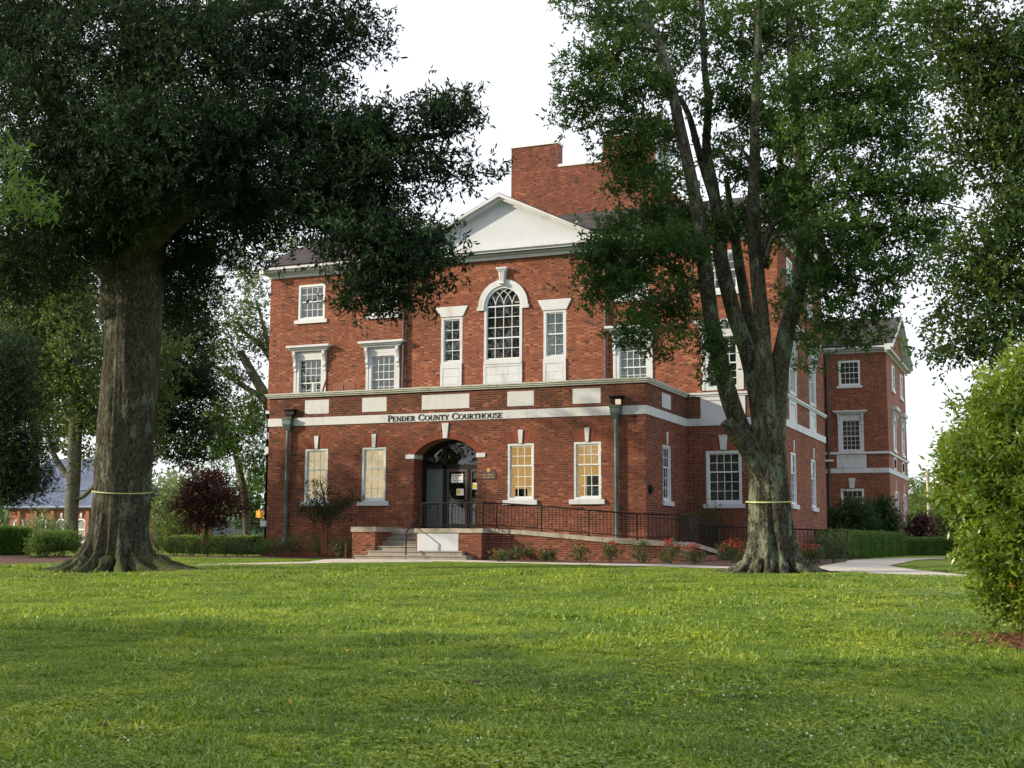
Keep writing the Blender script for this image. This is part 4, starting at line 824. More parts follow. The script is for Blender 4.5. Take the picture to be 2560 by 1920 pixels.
for (lx, s_, st) in letters:
    b = MB(); fx = lambda px_, py_: (U0+kx*(lx+px_*s_), 3.948+Hh*py_*s_)
    for q in st:
        if q[0] == 'l':
            _, x0, y0, x1, y1, w_ = q; dx, dy = x1-x0, y1-y0; L = math.hypot(dx, dy); nx, ny = -dy/L*w_/2, dx/L*w_/2
            pts = [(x0-nx, y0-ny), (x1-nx, y1-ny), (x1+nx, y1+ny), (x0+nx, y0+ny)]; b.fpoly(SF, [fx(*p) for p in pts], 0.031, 0.045)
        else:
            _, cx, cy, rx, ry, a0, a1, w0, w1 = q; n_ = 14
            def rad(t):
                a = R_(a0+(a1-a0)*t); 
                w_ = (TN+(w1-TN)*abs(math.cos(a))**1.5) if w0 == -1 else (w0+(w1-w0)*math.sin(math.pi*t) if w0 < w1 or True else w0)
                return a, w_
            for j in range(n_):
                (aa, wa), (ab, wb) = rad(j/n_), rad((j+1)/n_)
                P4 = [(cx+(rx-wa/2)*math.cos(aa), cy+(ry-wa/2)*math.sin(aa)), (cx+(rx+wa/2)*math.cos(aa), cy+(ry+wa/2)*math.sin(aa)), (cx+(rx+wb/2)*math.cos(ab), cy+(ry+wb/2)*math.sin(ab)), (cx+(rx-wb/2)*math.cos(ab), cy+(ry-wb/2)*math.sin(ab))]
                if a1 < a0: P4 = P4[::-1]
                b.fpoly(SF, [fx(*p) for p in P4], 0.031, 0.045)
    b.build('letter', 'black', lett)
# ---- platform, steps, ramp
YP = 36.1; SP = south(YP); YR = 36.64; SR = south(YR)
brick_wall(SP, -20.48, -19.66, GR-0.1, 0.27, (), 61, 'brick_low', root=house, single=40, tonebase=0.12); brick_wall(SP, -18.22, -16.0, GR-0.1, 0.24, (rect(-18.17, -16.77, -0.31, 0.22),), 62, 'brick_low', root=house, single=60, tonebase=0.12)
brick_wall(east(-19.66), YP, YF, GR-0.1, 0.27, (), 63, 'brick_low', root=house); brick_wall(east(-16.0), YP, YR, GR-0.1, 0.24, (), 64, 'brick_low', root=house)
b = MB(); b.box(-20.48, -19.67, YP+0.009, YF, GR+EYE-0.3, 0.27+EYE); b.box(-18.22, -16.01, YP+0.009, YF, GR+EYE-0.3, 0.24+EYE); b.build('platform_core', 'brick_far', house)
box_part('coping_slab', 'stone', SP, (-20.52, -19.62, 0.27, 0.425, -2.09, 0.04)); box_part('coping_slab', 'stone', SP, (-18.27, -15.95, 0.24, 0.375, -2.09, 0.04)); box_part('coping_slab', 'stone', SP, (-19.62, -18.27, 0.24, 0.374, -2.09, -1.12))
b = MB(); b.fbox(SP, -18.17, -16.77, -0.31, 0.22, -0.02, 0.012); b.build('blank_panel', 'stucco', house)
stp = [(-20.09, -16.28, 35.60, -0.59, -0.45), (-19.78, -16.54, 35.87, -0.45, -0.315), (-19.65, -18.23, 36.20, -0.315, -0.175), (-19.65, -18.23, 36.52, -0.175, -0.035), (-19.65, -18.23, 36.84, -0.035, 0.105), (-19.65, -18.23, 37.12, 0.105, 0.24)]
for (a, c, y, z0, z1) in stp:
    b = MB(); b.box(a, c, y, YP+1.2 if y > 36 else YP-0.004 if y < 35.7 else YP-0.003, z0+EYE-(0.1 if z0 < -0.5 else 0.0), z1+EYE-0.03)
    b.box(a-0.012, c+(0.012 if y < 36 else 0), y-0.035, YP+1.2 if y > 36 else YP-0.004 if y < 35.7 else YP-0.003, z1+EYE-0.03, z1+EYE); b.build('step', 'step', house)
# ramp wall
def rtop(x): return np.interp(x, [-16, -15.6, -14.3, -12.77, -11.27, -9.9], [0.38, 0.38, 0.285, 0.15, 0.03, 0.0])
xs = [-15.95, -14.9, -13.6, -12.3, -11.1, -9.91]
for a, c in zip(xs[:-1], xs[1:]):
    b = MB(); za, zc = rtop(a), rtop(c)
    b.hexa([(a+.004, YR-0.05, za-.13+EYE), (c-.004, YR-0.05, zc-.13+EYE), (c-.004, YR+.25, zc-.13+EYE), (a+.004, YR+.25, za-.13+EYE), (a+.004, YR-0.05, za+EYE), (c-.004, YR-0.05, zc+EYE), (c-.004, YR+.25, zc+EYE), (a+.004, YR+.25, za+EYE)]); b.build('coping_slab', 'stone', house)
brick_wall(SR, -16.0, -9.95, GR-0.1, 0.26, ((-0.7, 0.3, lambda v: ((np.interp(v, [-0.13, -0.10, 0.02, 0.155, 0.25], [99, -11.27, -12.77, -14.3, -15.6])), 99.0) if v > -0.13 else None),), 65, 'brick_low', root=house, single=50)
b = MB(); b.box(-16.0, -9.96, YR+0.009, YR+0.2, GR+EYE-0.3, -0.135+EYE); b.box(-16, -14, YR+0.009, YR+0.2, -0.135+EYE, 0.12+EYE); b.build('ramp_core', 'brick_far', house)
b = MB(); b.hexa([(-15.95, YR+.25, -0.3+EYE), (-9.95, YR+.25, -0.3+EYE), (-9.95, YF-.02, -0.3+EYE), (-15.95, YF-.02, -0.3+EYE), (-15.95, YR+.25, 0.34+EYE), (-9.95, YR+.25, -0.04+EYE), (-9.95, YF-.02, -0.04+EYE), (-15.95, YF-.02, 0.34+EYE)]); b.build('ramp_deck', 'stone', house)
def etop(y): return np.interp(y, [36.6, 38.1, 41.4], [0.0, -0.02, -0.28])
for y0, y1 in ((YR+.25, 38.1), (38.1, 39.8), (39.8, 41.4)):
    b = MB(); z0, z1 = etop(y0), etop(y1); X0, X1 = -10.16, -9.90
    b.hexa([(X0, y0+.004, z0-.13+EYE), (X1, y0+.004, z0-.13+EYE), (X1, y1-.004, z1-.13+EYE), (X0, y1-.004, z1-.13+EYE), (X0, y0+.004, z0+EYE), (X1, y0+.004, z0+EYE), (X1, y1-.004, z1+EYE), (X0, y1-.004, z1+EYE)]); b.build('coping_slab', 'stone', house)
b = MB(); b.box(-10.13, -9.95, YR+.21, 41.3, GR+EYE-.3, -0.41+EYE); b.box(-10.13, -9.96, YR+.21, 38.1, -.41+EYE, -.14+EYE); b.build('ramp_core', 'brick_far', house)
b = MB(); b.fbox(SF, -20.78-.035, -20.78+.035, -0.58, -.10, 1.9, 1.97); b.build('junction_post', 'bronze', house)
place_pieces()

# ------------------------------------------------------------------ railing
rail = thing('railing', 'long black metal railing running along the ramp beside the entrance steps', 'railing', (-13.0, YR, EYE))
def rail_run(pts, post_every, base_off=0.0, first=True):
    """pts: (x,y,zbase)"""
    pts = [Vector(p) for p in pts]
    H = 0.78
    b = MB(); b.tube([p+Vector((0, 0, H)) for p in pts], 0.022, 8); b.build('handrail', 'black', rail)
    b = MB(); b.tube([p+Vector((0, 0, 0.10)) for p in pts], 0.016, 6); b.build('bottom_rail', 'black', rail)
    for p, q in zip(pts[:-1], pts[1:]):
        L = (q-p).length; n = max(1, int(L/0.115))
        for i in range(1, n):
            c = p+(q-p)*i/n
            o = bpy.data.objects.new('baluster', BAL); COL.objects.link(o); o.parent = rail; o.location = c-Vector((-13.0, YR, EYE))
    for p in post_every:
        o = bpy.data.objects.new('post', POST); COL.objects.link(o); o.parent = rail; o.location = Vector(p)-Vector((-13.0, YR, EYE))
_b = MB(); _b.tube([(0, 0, 0.10), (0, 0, 0.77)], 0.0085, 6); _o = _b.build('baluster', 'black', rail, org=(0, 0, 0)); BAL = _o.data; _o.location = (-3.0, -0.4, 0.38)
_b = MB(); _b.tube([(0, 0, 0.0), (0, 0, 0.79)], 0.026, 8); _b.box(-.05, .05, -.05, .05, 0, 0.03); _o = _b.build('post', 'black', rail, org=(0, 0, 0)); POST = _o.data; _o.location = Vector((-18.10, YP+.12, 0.375+EYE))-Vector((-13, YR, EYE))
E_ = EYE; yr = YR+0.08; xr = -9.98
run1 = [(-18.10, YP+.12, .375+E_), (-17.06, YP+.12, .375+E_), (-16.02, YP+.12, .375+E_), (-15.77, yr, .38+E_)]
rail_run(run1, [run1[1], run1[2], run1[3]])
run2 = [(x, yr, float(rtop(x))+E_) for x in (-15.77, -14.29, -12.77, -11.27, -9.98)]; rail_run(run2, run2[1:])
run3 = [(xr, y, float(etop(y))+E_) for y in (yr, 38.1, 39.7, 41.3)]; rail_run(run3, run3[1:])
run4 = [(xr, 41.3, -.28+E_), (-8.4, 41.4, -.34+E_), (-6.9, 41.5, -.38+E_), (-5.9, 41.55, -.42+E_)]; rail_run(run4, run4[1:])
run5 = [(-18.10, YP+.12, .375+E_), (-18.10, 37.4, .375+E_)]; rail_run(run5, [run5[1]])
# inner sloping handrail
b = MB(); b.tube([(-11.3, YF-.25, .74+E_), (-9.98, 38.3, .62+E_), (-9.7, 39.5, .5+E_)], 0.016, 6); b.build('handrail', 'black', rail)
b = MB(); b.tube([(-18.32, 35.62, GR+EYE), (-18.32, 35.62, .28+E_)], 0.024, 8); b.tube([(-18.32, 35.62, .26+E_), (-18.30, 36.9, .98+E_), (-18.28, 37.3, 1.10+E_)], 0.022, 8); b.tube([(-18.32, 36.5, .5+E_), (-18.2, 36.5, .45+E_)], 0.012, 6)
sh = b.build('stair_handrail', 'black', None); sh['label'] = 'black handrail on a single post rising up the front steps'; sh['category'] = 'handrail'

# ------------------------------------------------------------------ ground
def sheet(name, mat, poly, dz, kind='structure', sub=None):
    """polygon (x,y) draped on the terrain as a fan of small triangles"""
    import bmesh
    bm = bmesh.new(); vs_ = [bm.verts.new((x, y, 0)) for x, y in poly]; bm.faces.new(vs_)
    bmesh.ops.triangulate(bm, faces=bm.faces[:])
    for _ in range(sub or 3): bmesh.ops.subdivide_edges(bm, edges=[e for e in bm.edges if e.calc_length() > 0.8], cuts=1, use_grid_fill=False); bmesh.ops.triangulate(bm, faces=bm.faces[:])
    for v in bm.verts: v.co.z = float(ground_h(v.co.x, v.co.y))+dz
    me = bpy.data.meshes.new(name); bm.to_mesh(me); bm.free()
    if me.polygons and me.polygons[0].normal.z < 0: me.flip_normals()
    o = link_mesh(name, me, mat, None, (0, 0, 0)); o['kind'] = kind; return o
gx = np.concatenate([[-900, -400, -200, -120, -90, -70], np.arange(-60, 30, 0.75), [35, 50, 80, 150, 400, 900]]); gy = np.concatenate([[-300, -120, -60, -30], np.arange(-20, 60, 0.75), [65, 75, 90, 120, 180, 300, 600, 1500]])
GX, GY = np.meshgrid(gx, gy, indexing='ij'); GZ = ground_h(GX, GY)
nx_, ny_ = GX.shape; V = np.stack([GX, GY, GZ], -1).reshape(-1, 3); ii = np.arange(nx_*ny_).reshape(nx_, ny_)
Fq = np.stack([ii[:-1, :-1], ii[1:, :-1], ii[1:, 1:], ii[:-1, 1:]], -1).reshape(-1, 4)
me = bpy.data.meshes.new('lawn'); me.from_pydata(V.tolist(), [], Fq.tolist()); me.polygons.foreach_set('use_smooth', [True]*len(me.polygons))
lawn = link_mesh('lawn', me, 'lawn', None, (0, 0, 0)); lawn['kind'] = 'structure'
PTS = lambda L: [tuple(gnd(*p)[:2]) for p in L]
walk_near = PTS([(1700, 1420), (1300, 1409.5), (1130, 1406.5), (880, 1408), (490, 1417)])
walk_far = PTS([(490, 1412), (770, 1405.5)])+[(-20.6, 35.55), (-16.1, 35.55)]+PTS([(1300, 1406.5), (1700, 1414)])
sheet('sidewalk', 'concrete', walk_near+walk_far, 0.018)
sheet('path', 'concrete', PTS([(1700, 1420), (1700, 1413.5), (2030, 1425), (2085, 1411), (2130, 1401), (2260, 1396.5), (2560, 1394), (2560, 1396.5), (2375, 1396.8), (2290, 1401), (2222, 1417), (2300, 1428), (2400, 1438), (2560, 1452), (2560, 1457), (2300, 1440), (2080, 1431.5), (1900, 1425)]), 0.020)
MB_R = [(-15.9, 36.6), (-16.2, 35.4)]+PTS([(1300, 1407.5), (1560, 1411.5), (1720, 1415.5), (1900, 1420), (2020, 1424), (2090, 1408), (2130, 1399)])+[(-6.2, 50), (-8.1, 52), (-8.1, 43), (-9.9, 42.5), (-9.9, 36.6)]
sheet('mulch_bed', 'mulch', MB_R, 0.012)
sheet('mulch_bed', 'mulch', PTS([(520, 1397.5), (760, 1396.5)])+[(-20.6, 36.0), (-20.5, 38.1), (-28.2, 38.3), (-34, 38.6)], 0.03)
sheet('mulch_bed', 'mulch', PTS([(-250, 1421), (60, 1418), (190, 1412), (260, 1392), (-250, 1390)]), 0.03)
mb = gnd(2545, 1612); sheet('mulch_bed', 'mulch_red', [(mb[0]+0.15+r_*math.cos(a), mb[1]+0.1+0.9*r_*math.sin(a)) for a, r_ in ((i*math.pi/10, 0.95+0.13*math.sin(i*2.3)) for i in range(20))], 0.035)
sheet('road', 'concrete', [(-400, 95), (60, 95), (60, 103), (-400, 103)], 0.02)

# ------------------------------------------------------------------ foliage
def unit(a): return a/np.maximum(1e-9, np.linalg.norm(a, axis=-1, keepdims=True))
def leaves(blobs, seed, L=0.10, W=0.032, per_cluster=9, per_spray=11, spray=0.30, cl_r=0.32, droop=0.0, shell=0.4, up=0.3):
    """blobs: (center, radii, n_clusters)"""
    g = np.random.default_rng(seed); Vs = []; Ts = []
    for (c, r, nc) in blobs:
        nc = int(nc); c = np.array(c, float); r = np.array(r, float)
        d = unit(g.normal(size=(nc, 3))); rr = g.random(nc)**shell*(1+0.10*g.normal(size=nc))
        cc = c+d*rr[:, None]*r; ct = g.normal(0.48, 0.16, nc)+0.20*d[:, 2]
        ns = nc*per_cluster; ci = np.repeat(np.arange(nc), per_cluster)
        sp = cc[ci]+g.normal(size=(ns, 3))*cl_r*np.array([1, 1, 0.55]); sd = unit(d[ci]*0.7+g.normal(size=(ns, 3))*0.7+np.array([0, 0, up-droop]))
        nl = ns*per_spray; si = np.repeat(np.arange(ns), per_spray); t = np.tile(np.linspace(0.1, 1, per_spray), ns)
        base = sp[si]+sd[si]*(t*spray)[:, None]+g.normal(size=(nl, 3))*0.012
        ld = unit(sd[si]*0.55+g.normal(size=(nl, 3))*0.75+np.array([0, 0, -0.12])); sz = L*g.uniform(0.65, 1.2, nl)[:, None]
        sv = unit(np.cross(ld, g.normal(size=(nl, 3))+np.array([0, 0, 0.8])))*(W/L)*sz*0.5
        tip = base+ld*sz; mid = base+ld*sz*0.5
        Vs.append(np.stack([base, mid+sv, tip, mid-sv], 1)); Ts.append(np.clip(ct[ci][si]+g.normal(0, 0.13, nl), 0, 1))
    return np.concatenate(Vs), np.concatenate(Ts)
def pxblob(px, py, rx, ry, Y, ryd=None, n=60):
    p = atY(px, py, Y); dep = np.dot(p-np.array([0, 0, EYE]), CF); k = dep/F_PX
    rx_, rz_ = rx*k, ry*k; d_ = ryd if ryd is not None else max(0.6, 0.8*(rx_+rz_)/2)
    return (p, (rx_, d_, rz_), n)
def smooth_path(pts, n=6):
    pts = [np.array(p, float) for p in pts]; out = []
    P_ = [2*pts[0]-pts[1]]+pts+[2*pts[-1]-pts[-2]]
    for i in range(1, len(P_)-2):
        for k in range(n):
            t = k/n; a, b_, c, d = P_[i-1], P_[i], P_[i+1], P_[i+2]
            out.append(0.5*((2*b_)+(-a+c)*t+(2*a-5*b_+4*c-d)*t*t+(-a+3*b_-3*c+d)*t**3))
    out.append(pts[-1]); return out
def limb(path_r, n=14, seed=0, rough=0.06, k=6):
    """list of (x,y,z,r); returns MB with a bumpy tube"""
    g = np.random.default_rng(seed); pts = smooth_path(path_r, k); b = MB(); P3 = [Vector(p[:3]) for p in pts]; V = []; prev = None
    ph = g.uniform(0, 6.28, 6)
    for i, p in enumerate(P3):
        d = (P3[min(i+1, len(P3)-1)]-P3[max(i-1, 0)]).normalized()
        if prev is None: e1 = d.cross(Vector((0, 1, 0)) if abs(d.y) < 0.9 else Vector((1, 0, 0))).normalized()
        else: e1 = (prev-d*prev.dot(d)).normalized()
        prev = e1; e2 = d.cross(e1); r = float(pts[i][3])
        for q in range(n):
            t = 2*math.pi*q/n; rr = r*(1+rough*(math.sin(3*t+ph[0]+i*0.25)+0.7*math.sin(5*t+ph[1]-i*0.17)+0.6*math.sin(i*0.9+ph[2]+t)))
            V.append(tuple(p+(e1*math.cos(t)+e2*math.sin(t))*rr))
    m_ = len(P3); Fc = [(i*n+q, i*n+(q+1) % n, (i+1)*n+(q+1) % n, (i+1)*n+q) for i in range(m_-1) for q in range(n)]+[[(m_-1)*n+q for q in range(n)], list(range(n-1, -1, -1))]
    b.add(V, Fc); return b
def pxpath(L, Y):
    """(px, py, radius_px[, dY]) -> world path"""
    out = []
    for q in L:
        y = Y+(q[3] if len(q) > 3 else 0); p = atY(q[0], q[1], y); k = np.dot(p-np.array([0, 0, EYE]), CF)/F_PX; out.append((p[0], p[1], p[2], q[2]*k))
    return out
NQ = []
def crown(parent, mat, blobs, seed, name='crown', **kw):
    V, T = leaves(blobs, seed, **kw); NQ.append((parent.name, len(V))); return quads_mesh(name, V, T, mat, parent, kind=None)
def twigs(parent, blobs, origin_fn, seed, mat, n_per=3, r0=0.03):
    g = np.random.default_rng(seed); b = MB()
    for (c, r, nc) in blobs:
        for _ in range(n_per):
            d = unit(g.normal(size=3)); e = np.array(c)+d*np.array(r)*0.75; o = np.array(origin_fn(c)); m = (o*0.5+e*0.5)+g.normal(size=3)*0.25
            b = MB(); b.tube([tuple(o), tuple(m), tuple(e)], [r0*1.6, r0, r0*0.35], 5); b.build('branch', mat, parent)

# ---- the big oak on the left
OB = gnd(290, 1430); OB[2] = float(ground_h(OB[0], OB[1]))
oak = thing('oak_tree', 'huge dark oak with flared mossy roots standing left of the courthouse', 'tree', tuple(OB))
def oak_trunk(base, R0, lobes, H, lean, seed, flare=(1.25, 0.30, 0.28, 1.1), taper=0.05, nseg=144, ridg=0.014, parent=None, mat='bark_oak'):
    g = np.random.default_rng(seed); zs = np.concatenate([np.linspace(-0.25, 1.2, 46), np.linspace(1.25, H, 60)]); th = np.linspace(0, 2*np.pi, nseg, endpoint=False)
    V = []
    for z in zs:
        zz_ = max(z, 0); r = R0*(1-taper*zz_/2)
        R = np.full(nseg, r)
        for (a, amp, wid) in lobes:
            d = np.abs((th-a+np.pi) % (2*np.pi)-np.pi)
            R += np.exp(-(d/wid)**2)*amp*(flare[0]*math.exp(-zz_/flare[2])+flare[1]*math.exp(-zz_/flare[3]))
        R += ridg*(np.sin(th*23+2*np.sin(z*1.3)+3*np.sin(th*3))+0.8*np.sin(th*37+z*2.1))+0.02*np.sin(th*7+z*1.7)+g.normal(0, ridg*0.35, nseg)
        cx_, cy_ = base[0]+lean[0]*zz_, base[1]+lean[1]*zz_
        zg = z+base[2]
        rad_extra = (R-r).clip(0)*0.0
        V.append(np.stack([cx_+R*np.cos(th), cy_+R*np.sin(th), np.full(nseg, zg)], -1))
    V = np.concatenate(V); n = nseg; m_ = len(zs)
    b = MB(); b.add(V, [(i*n+q, i*n+(q+1) % n, (i+1)*n+(q+1) % n, (i+1)*n+q) for i in range(m_-1) for q in range(n)]); return b.build('trunk', mat, parent, smooth=True)
lobes = [(math.pi*1.02, 1.35, 0.10), (math.pi*1.13, 0.9, 0.08), (math.pi*1.22, 1.0, 0.10), (math.pi*1.36, 0.85, 0.10), (math.pi*1.50, 0.7, 0.09), (math.pi*1.62, 0.5, 0.08), (math.pi*1.74, 1.0, 0.12), (math.pi*1.85, 0.7, 0.07), (math.pi*1.95, 1.6, 0.12), (0.45, 1.0, 0.2), (1.3, 0.8, 0.2), (2.2, 0.9, 0.2)]
oak_trunk(OB, 0.68, lobes, 9.5, (0.02, 0.02), 3, flare=(1.25, 0.13, 0.26, 0.9), taper=0.0, ridg=0.008, parent=oak)
def around(base, R, z, n=60, lean=(0, 0), sag=0.0, ph=0.0):
    return [(base[0]+lean[0]*z+R*math.cos(a), base[1]+lean[1]*z+R*math.sin(a), base[2]+z+sag*math.cos(a+ph)) for a in (2*math.pi*i/n for i in range(n+1))]
def ribbon(base, R, z, label, lean=(0, 0), hgt=0.03, sag=0.05, ph=0.5):
    b = MB(); P1 = around(base, R, z, 60, lean, sag, ph)
    for i in range(60):
        a, c = P1[i], P1[i+1]; b.add([a, c, (c[0], c[1], c[2]+hgt), (a[0], a[1], a[2]+hgt)], [(0, 1, 2, 3)])
    o = b.build('ribbon', 'ribbon', None, org=(base[0], base[1], base[2]+z)); o.location = (base[0], base[1], base[2]+z); o['label'] = label; o['category'] = 'ribbon'; o['group'] = 'ribbons tied round the tree trunks'; return o
ribbon(OB, 0.735, 1.98, 'yellow-green ribbon tied slack round the huge oak trunk left of the courthouse', (0.03, 0.02), 0.022, 0.08, 4.0)
YO = OB[1]
oak_blobs = [pxblob(*((q[0]-45, q[1], q[2]*.86)+q[3:] if q[0] > 890 else q)) for q in [
    (60, 60, 330, 330, YO-1, 2.5, 220), (60, 90, 160, 120, YO-2, 1.5, 70), (330, 120, 260, 260, YO-2.2, 2.2, 200), (560, 130, 210, 220, YO-2, 2.2, 200), (170, 350, 220, 190, YO-3, 2, 170), (400, 380, 230, 170, YO-3, 2, 210),
    (620, 380, 160, 150, YO-2, 2, 160), (740, 130, 110, 110, YO-1, 1.6, 75), (860, 60, 90, 60, YO-1, 1.2, 26), (930, 90, 60, 50, YO-1, .8, 16), (800, 300, 110, 100, YO-1.5, 1.5, 85),
    (880, 350, 100, 70, YO-1.5, 1.4, 60), (1000, 350, 90, 60, YO-1.5, 1.2, 50), (1130, 300, 55, 60, YO-1.5, 1, 36), (1180, 290, 35, 50, YO-1.5, .8, 18), (1200, 440, 40, 22, YO-1.5, .7, 9), (1130, 420, 60, 40, YO-1.5, .9, 20),
    (1010, 450, 90, 60, YO-1.8, 1.2, 44), (900, 480, 110, 70, YO-1.8, 1.3, 66), (780, 470, 110, 90, YO-2, 1.4, 80), (1050, 530, 40, 30, YO-1.8, .7, 9),
    (960, 590, 120, 70, YO-2, 1.2, 75), (1070, 620, 85, 50, YO-2, 1, 50), (1140, 640, 40, 40, YO-2, .7, 16), (1000, 700, 85, 55, YO-2, .9, 48), (1090, 700, 45, 40, YO-2, .7, 17), (940, 740, 45, 35, YO-2, .7, 12), (1010, 760, 40, 25, YO-2, .6, 8),
    (850, 545, 70, 34, YO-1.8, 1.0, 26), (745, 555, 60, 26, YO-1.5, .8, 14), (640, 540, 80, 55, YO-1, 1.1, 40), (670, 645, 28, 40, YO-1, .6, 7),
    (560, 560, 110, 110, YO+1.5, 1.5, 80), (490, 690, 85, 80, YO+2, 1.5, 60), (430, 600, 90, 120, YO+1, 1.4, 70), (455, 780, 60, 40, YO+2.5, 1.0, 22),
    (150, 560, 190, 110, YO-1.5, 1.8, 130), (60, 650, 130, 50, YO+1, 1.4, 50), (20, 720, 80, 50, YO+2, 1.2, 30), (40, 520, 130, 170, YO-1, 2, 90), (270, 520, 120, 60, YO-2.5, 1.2, 60), (130, 680, 130, 70, YO+2, 1.6, 50), (60, 250, 160, 200, YO-3, 2, 80)]]
CO = np.array([OB[0]+0.3, OB[1], OB[2]])
oak_blobs += [((CO[0]-6, CO[1]-1, 13), (4.5, 5, 5), 170), ((CO[0]+2, CO[1]-1, 17), (6, 6, 3.2), 150), ((CO[0]-3.5, CO[1]+4.0, 11.5), (4.0, 2.5, 4.0), 120), ((CO[0]-2, CO[1], 17), (6, 6, 4), 130)]
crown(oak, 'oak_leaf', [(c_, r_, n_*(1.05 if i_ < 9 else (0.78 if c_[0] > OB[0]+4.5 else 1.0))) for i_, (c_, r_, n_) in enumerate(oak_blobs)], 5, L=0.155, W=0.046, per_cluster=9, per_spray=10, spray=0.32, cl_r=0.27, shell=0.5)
for i, L_ in enumerate([[(310, 800, 62), (330, 600, 55), (430, 430, 40, -.5), (600, 330, 28, -1), (800, 330, 18, -1.3), (1010, 350, 9, -1.5), (1130, 330, 4, -1.5)],
                        [(330, 620, 50), (480, 500, 36, -.8), (700, 500, 22, -1.5), (900, 560, 14, -1.8), (1040, 620, 7, -2)], [(310, 640, 55), (330, 400, 48), (380, 200, 36), (500, 60, 26), (700, 0, 18)], [(290, 640, 50), (230, 420, 40, -1), (120, 250, 26, -2), (0, 150, 16, -2.5)],
                        [(320, 450, 45), (330, 150, 34), (340, -150, 25), (350, -450, 15)], [(322, 780, 36, .1), (280, 680, 32, .4), (150, 560, 22, 1), (0, 520, 14, 1)]]):
    limb(pxpath(L_, YO), 12, i).build('limb', 'bark_oak', oak, smooth=True)
twigs(oak, [b_ for b_ in oak_blobs[:46]], lambda c: (OB[0]*0.06+c[0]*0.94, OB[1]*0.06+c[1]*0.94, c[2]-0.1), 3, 'bark_oak', 2, 0.014)

def roots(parent, base, specs, mat, seed):
    g = np.random.default_rng(seed)
    for (a, r0, r1, w) in specs:
        path = []
        for q in range(7):
            t = q/6; r_ = r0+(r1-r0)*t; aa = a+0.22*math.sin(2.3*t+a*3)*t; x, y = base[0]+r_*math.cos(aa), base[1]+r_*math.sin(aa)
            path.append((x, y, float(ground_h(x, y))+0.30*(1-t)**2.2+0.01-0.03*t+g.normal()*.012, w*(1-t)**.8+.022))
        limb(path, 12, seed+int(a*10), .16, 5).build('root', mat, parent, smooth=True)
roots(oak, OB, [(3.20, .75, 2.6, .17), (3.50, .8, 2.0, .13), (3.75, .8, 1.9, .16), (4.05, .8, 1.5, .13), (4.35, .8, 1.45, .15), (4.75, .8, 1.3, .12), (5.15, .8, 1.5, .17), (5.55, .8, 1.9, .15), (5.85, .8, 2.3, .17), (6.15, .8, 2.9, .18), (0.5, .8, 2.4, .17), (2.7, .8, 2.4, .17)], 'bark_oak', 60)
M['soil'] = plain('soil', (0.10, 0.085, 0.035), 1.0, 0.5, 3, .9, dirt=((0.10, 0.15, 0.03), 4.0, .45))
def soil(base, R, seed, sq=1.0):
    sheet('bare_soil', 'soil', [(base[0]+R*(1+.18*math.sin(3*a+seed)+.12*math.sin(7*a+seed*2))*math.cos(a), base[1]+sq*R*(1+.18*math.sin(3*a+seed)+.12*math.sin(7*a+seed*2))*math.sin(a)) for a in (2*math.pi*i/36 for i in range(36))], .024)
soil(OB, 2.3, 1); 
# ---- the many-stemmed oak on the right
TB = gnd(1933, 1434)
tree2 = thing('oak_tree', 'lichen-covered oak dividing into several tall stems right of the entrance', 'tree', tuple(TB))
YT = TB[1]
lob2 = [(math.pi*1.05, 0.55, 0.16), (math.pi*1.3, 0.35, 0.13), (math.pi*1.5, 0.42, 0.12), (math.pi*1.68, 0.4, 0.13), (math.pi*1.88, 0.6, 0.16), (0.3, 0.5, 0.2), (1.2, 0.5, 0.2), (2.3, 0.5, 0.2)]
oak_trunk(TB, 0.51, lob2, 3.9, (-0.02, 0.0), 8, flare=(0.75, 0.20, 0.28, 1.3), taper=0.19, parent=tree2, mat='bark_oak2', ridg=0.010, nseg=110)
stems = [
    [(1922, 1260, 30, .1), (1893, 1170, 30), (1860, 1090, 27, -.1), (1822, 989, 26, -.3), (1795, 873, 23, -.5), (1775, 779, 22, -.6), (1760, 654, 21, -.8), (1743, 521, 19, -.9), (1702, 324, 16, -1), (1679, 220, 15, -1.1), (1650, 116, 13, -1.2), (1621, 54, 11, -1.2), (1600, -60, 9, -1.2)],
    [(1915, 1130, 34, .2), (1898, 1010, 28, .3), (1872, 890, 24, .5), (1834, 779, 22, .6), (1803, 654, 21, .6), (1797, 560, 19, .6), (1784, 492, 15, .6), (1754, 405, 11, .6), (1726, 301, 9, .5), (1700, 240, 7, .4)],
    [(1793, 520, 14, .6), (1783, 450, 12, .7), (1766, 376, 12, .7), (1771, 260, 11, .8), (1760, 150, 9, .8), (1752, -60, 7, .8)],
    [(1905, 1000, 22, .6), (1880, 850, 17, 1), (1858, 717, 15, 1.1), (1840, 610, 14, 1.2), (1826, 520, 10, 1.3), (1815, 440, 7, 1.3)],
    [(1925, 1130, 36, -.1), (1915, 1000, 30, -.2), (1908, 873, 24, -.3), (1900, 748, 21, -.4), (1888, 623, 20, -.4), (1882, 550, 18, -.4), (1886, 405, 16, -.4), (1888, 289, 13, -.4), (1893, 174, 11, -.4), (1898, 0, 9, -.4), (1900, -120, 6, -.4)],
    [(1935, 1100, 34, .1), (1948, 930, 28, .1), (1965, 830, 24, .1), (1988, 760, 21, .1), (2003, 685, 20, .1), (2009, 607, 19, .1), (2003, 521, 18, 0), (2000, 347, 15, 0), (1986, 231, 13, 0), (1977, 120, 11, 0), (1970, -60, 9, 0)],
]
for i, L_ in enumerate(stems): limb([(a_, b_2, c_2, d_2*.88) for (a_, b_2, c_2, d_2) in pxpath(L_, YT)], 26, 20+i, 0.035).build('stem', 'bark_oak2', tree2, smooth=True)
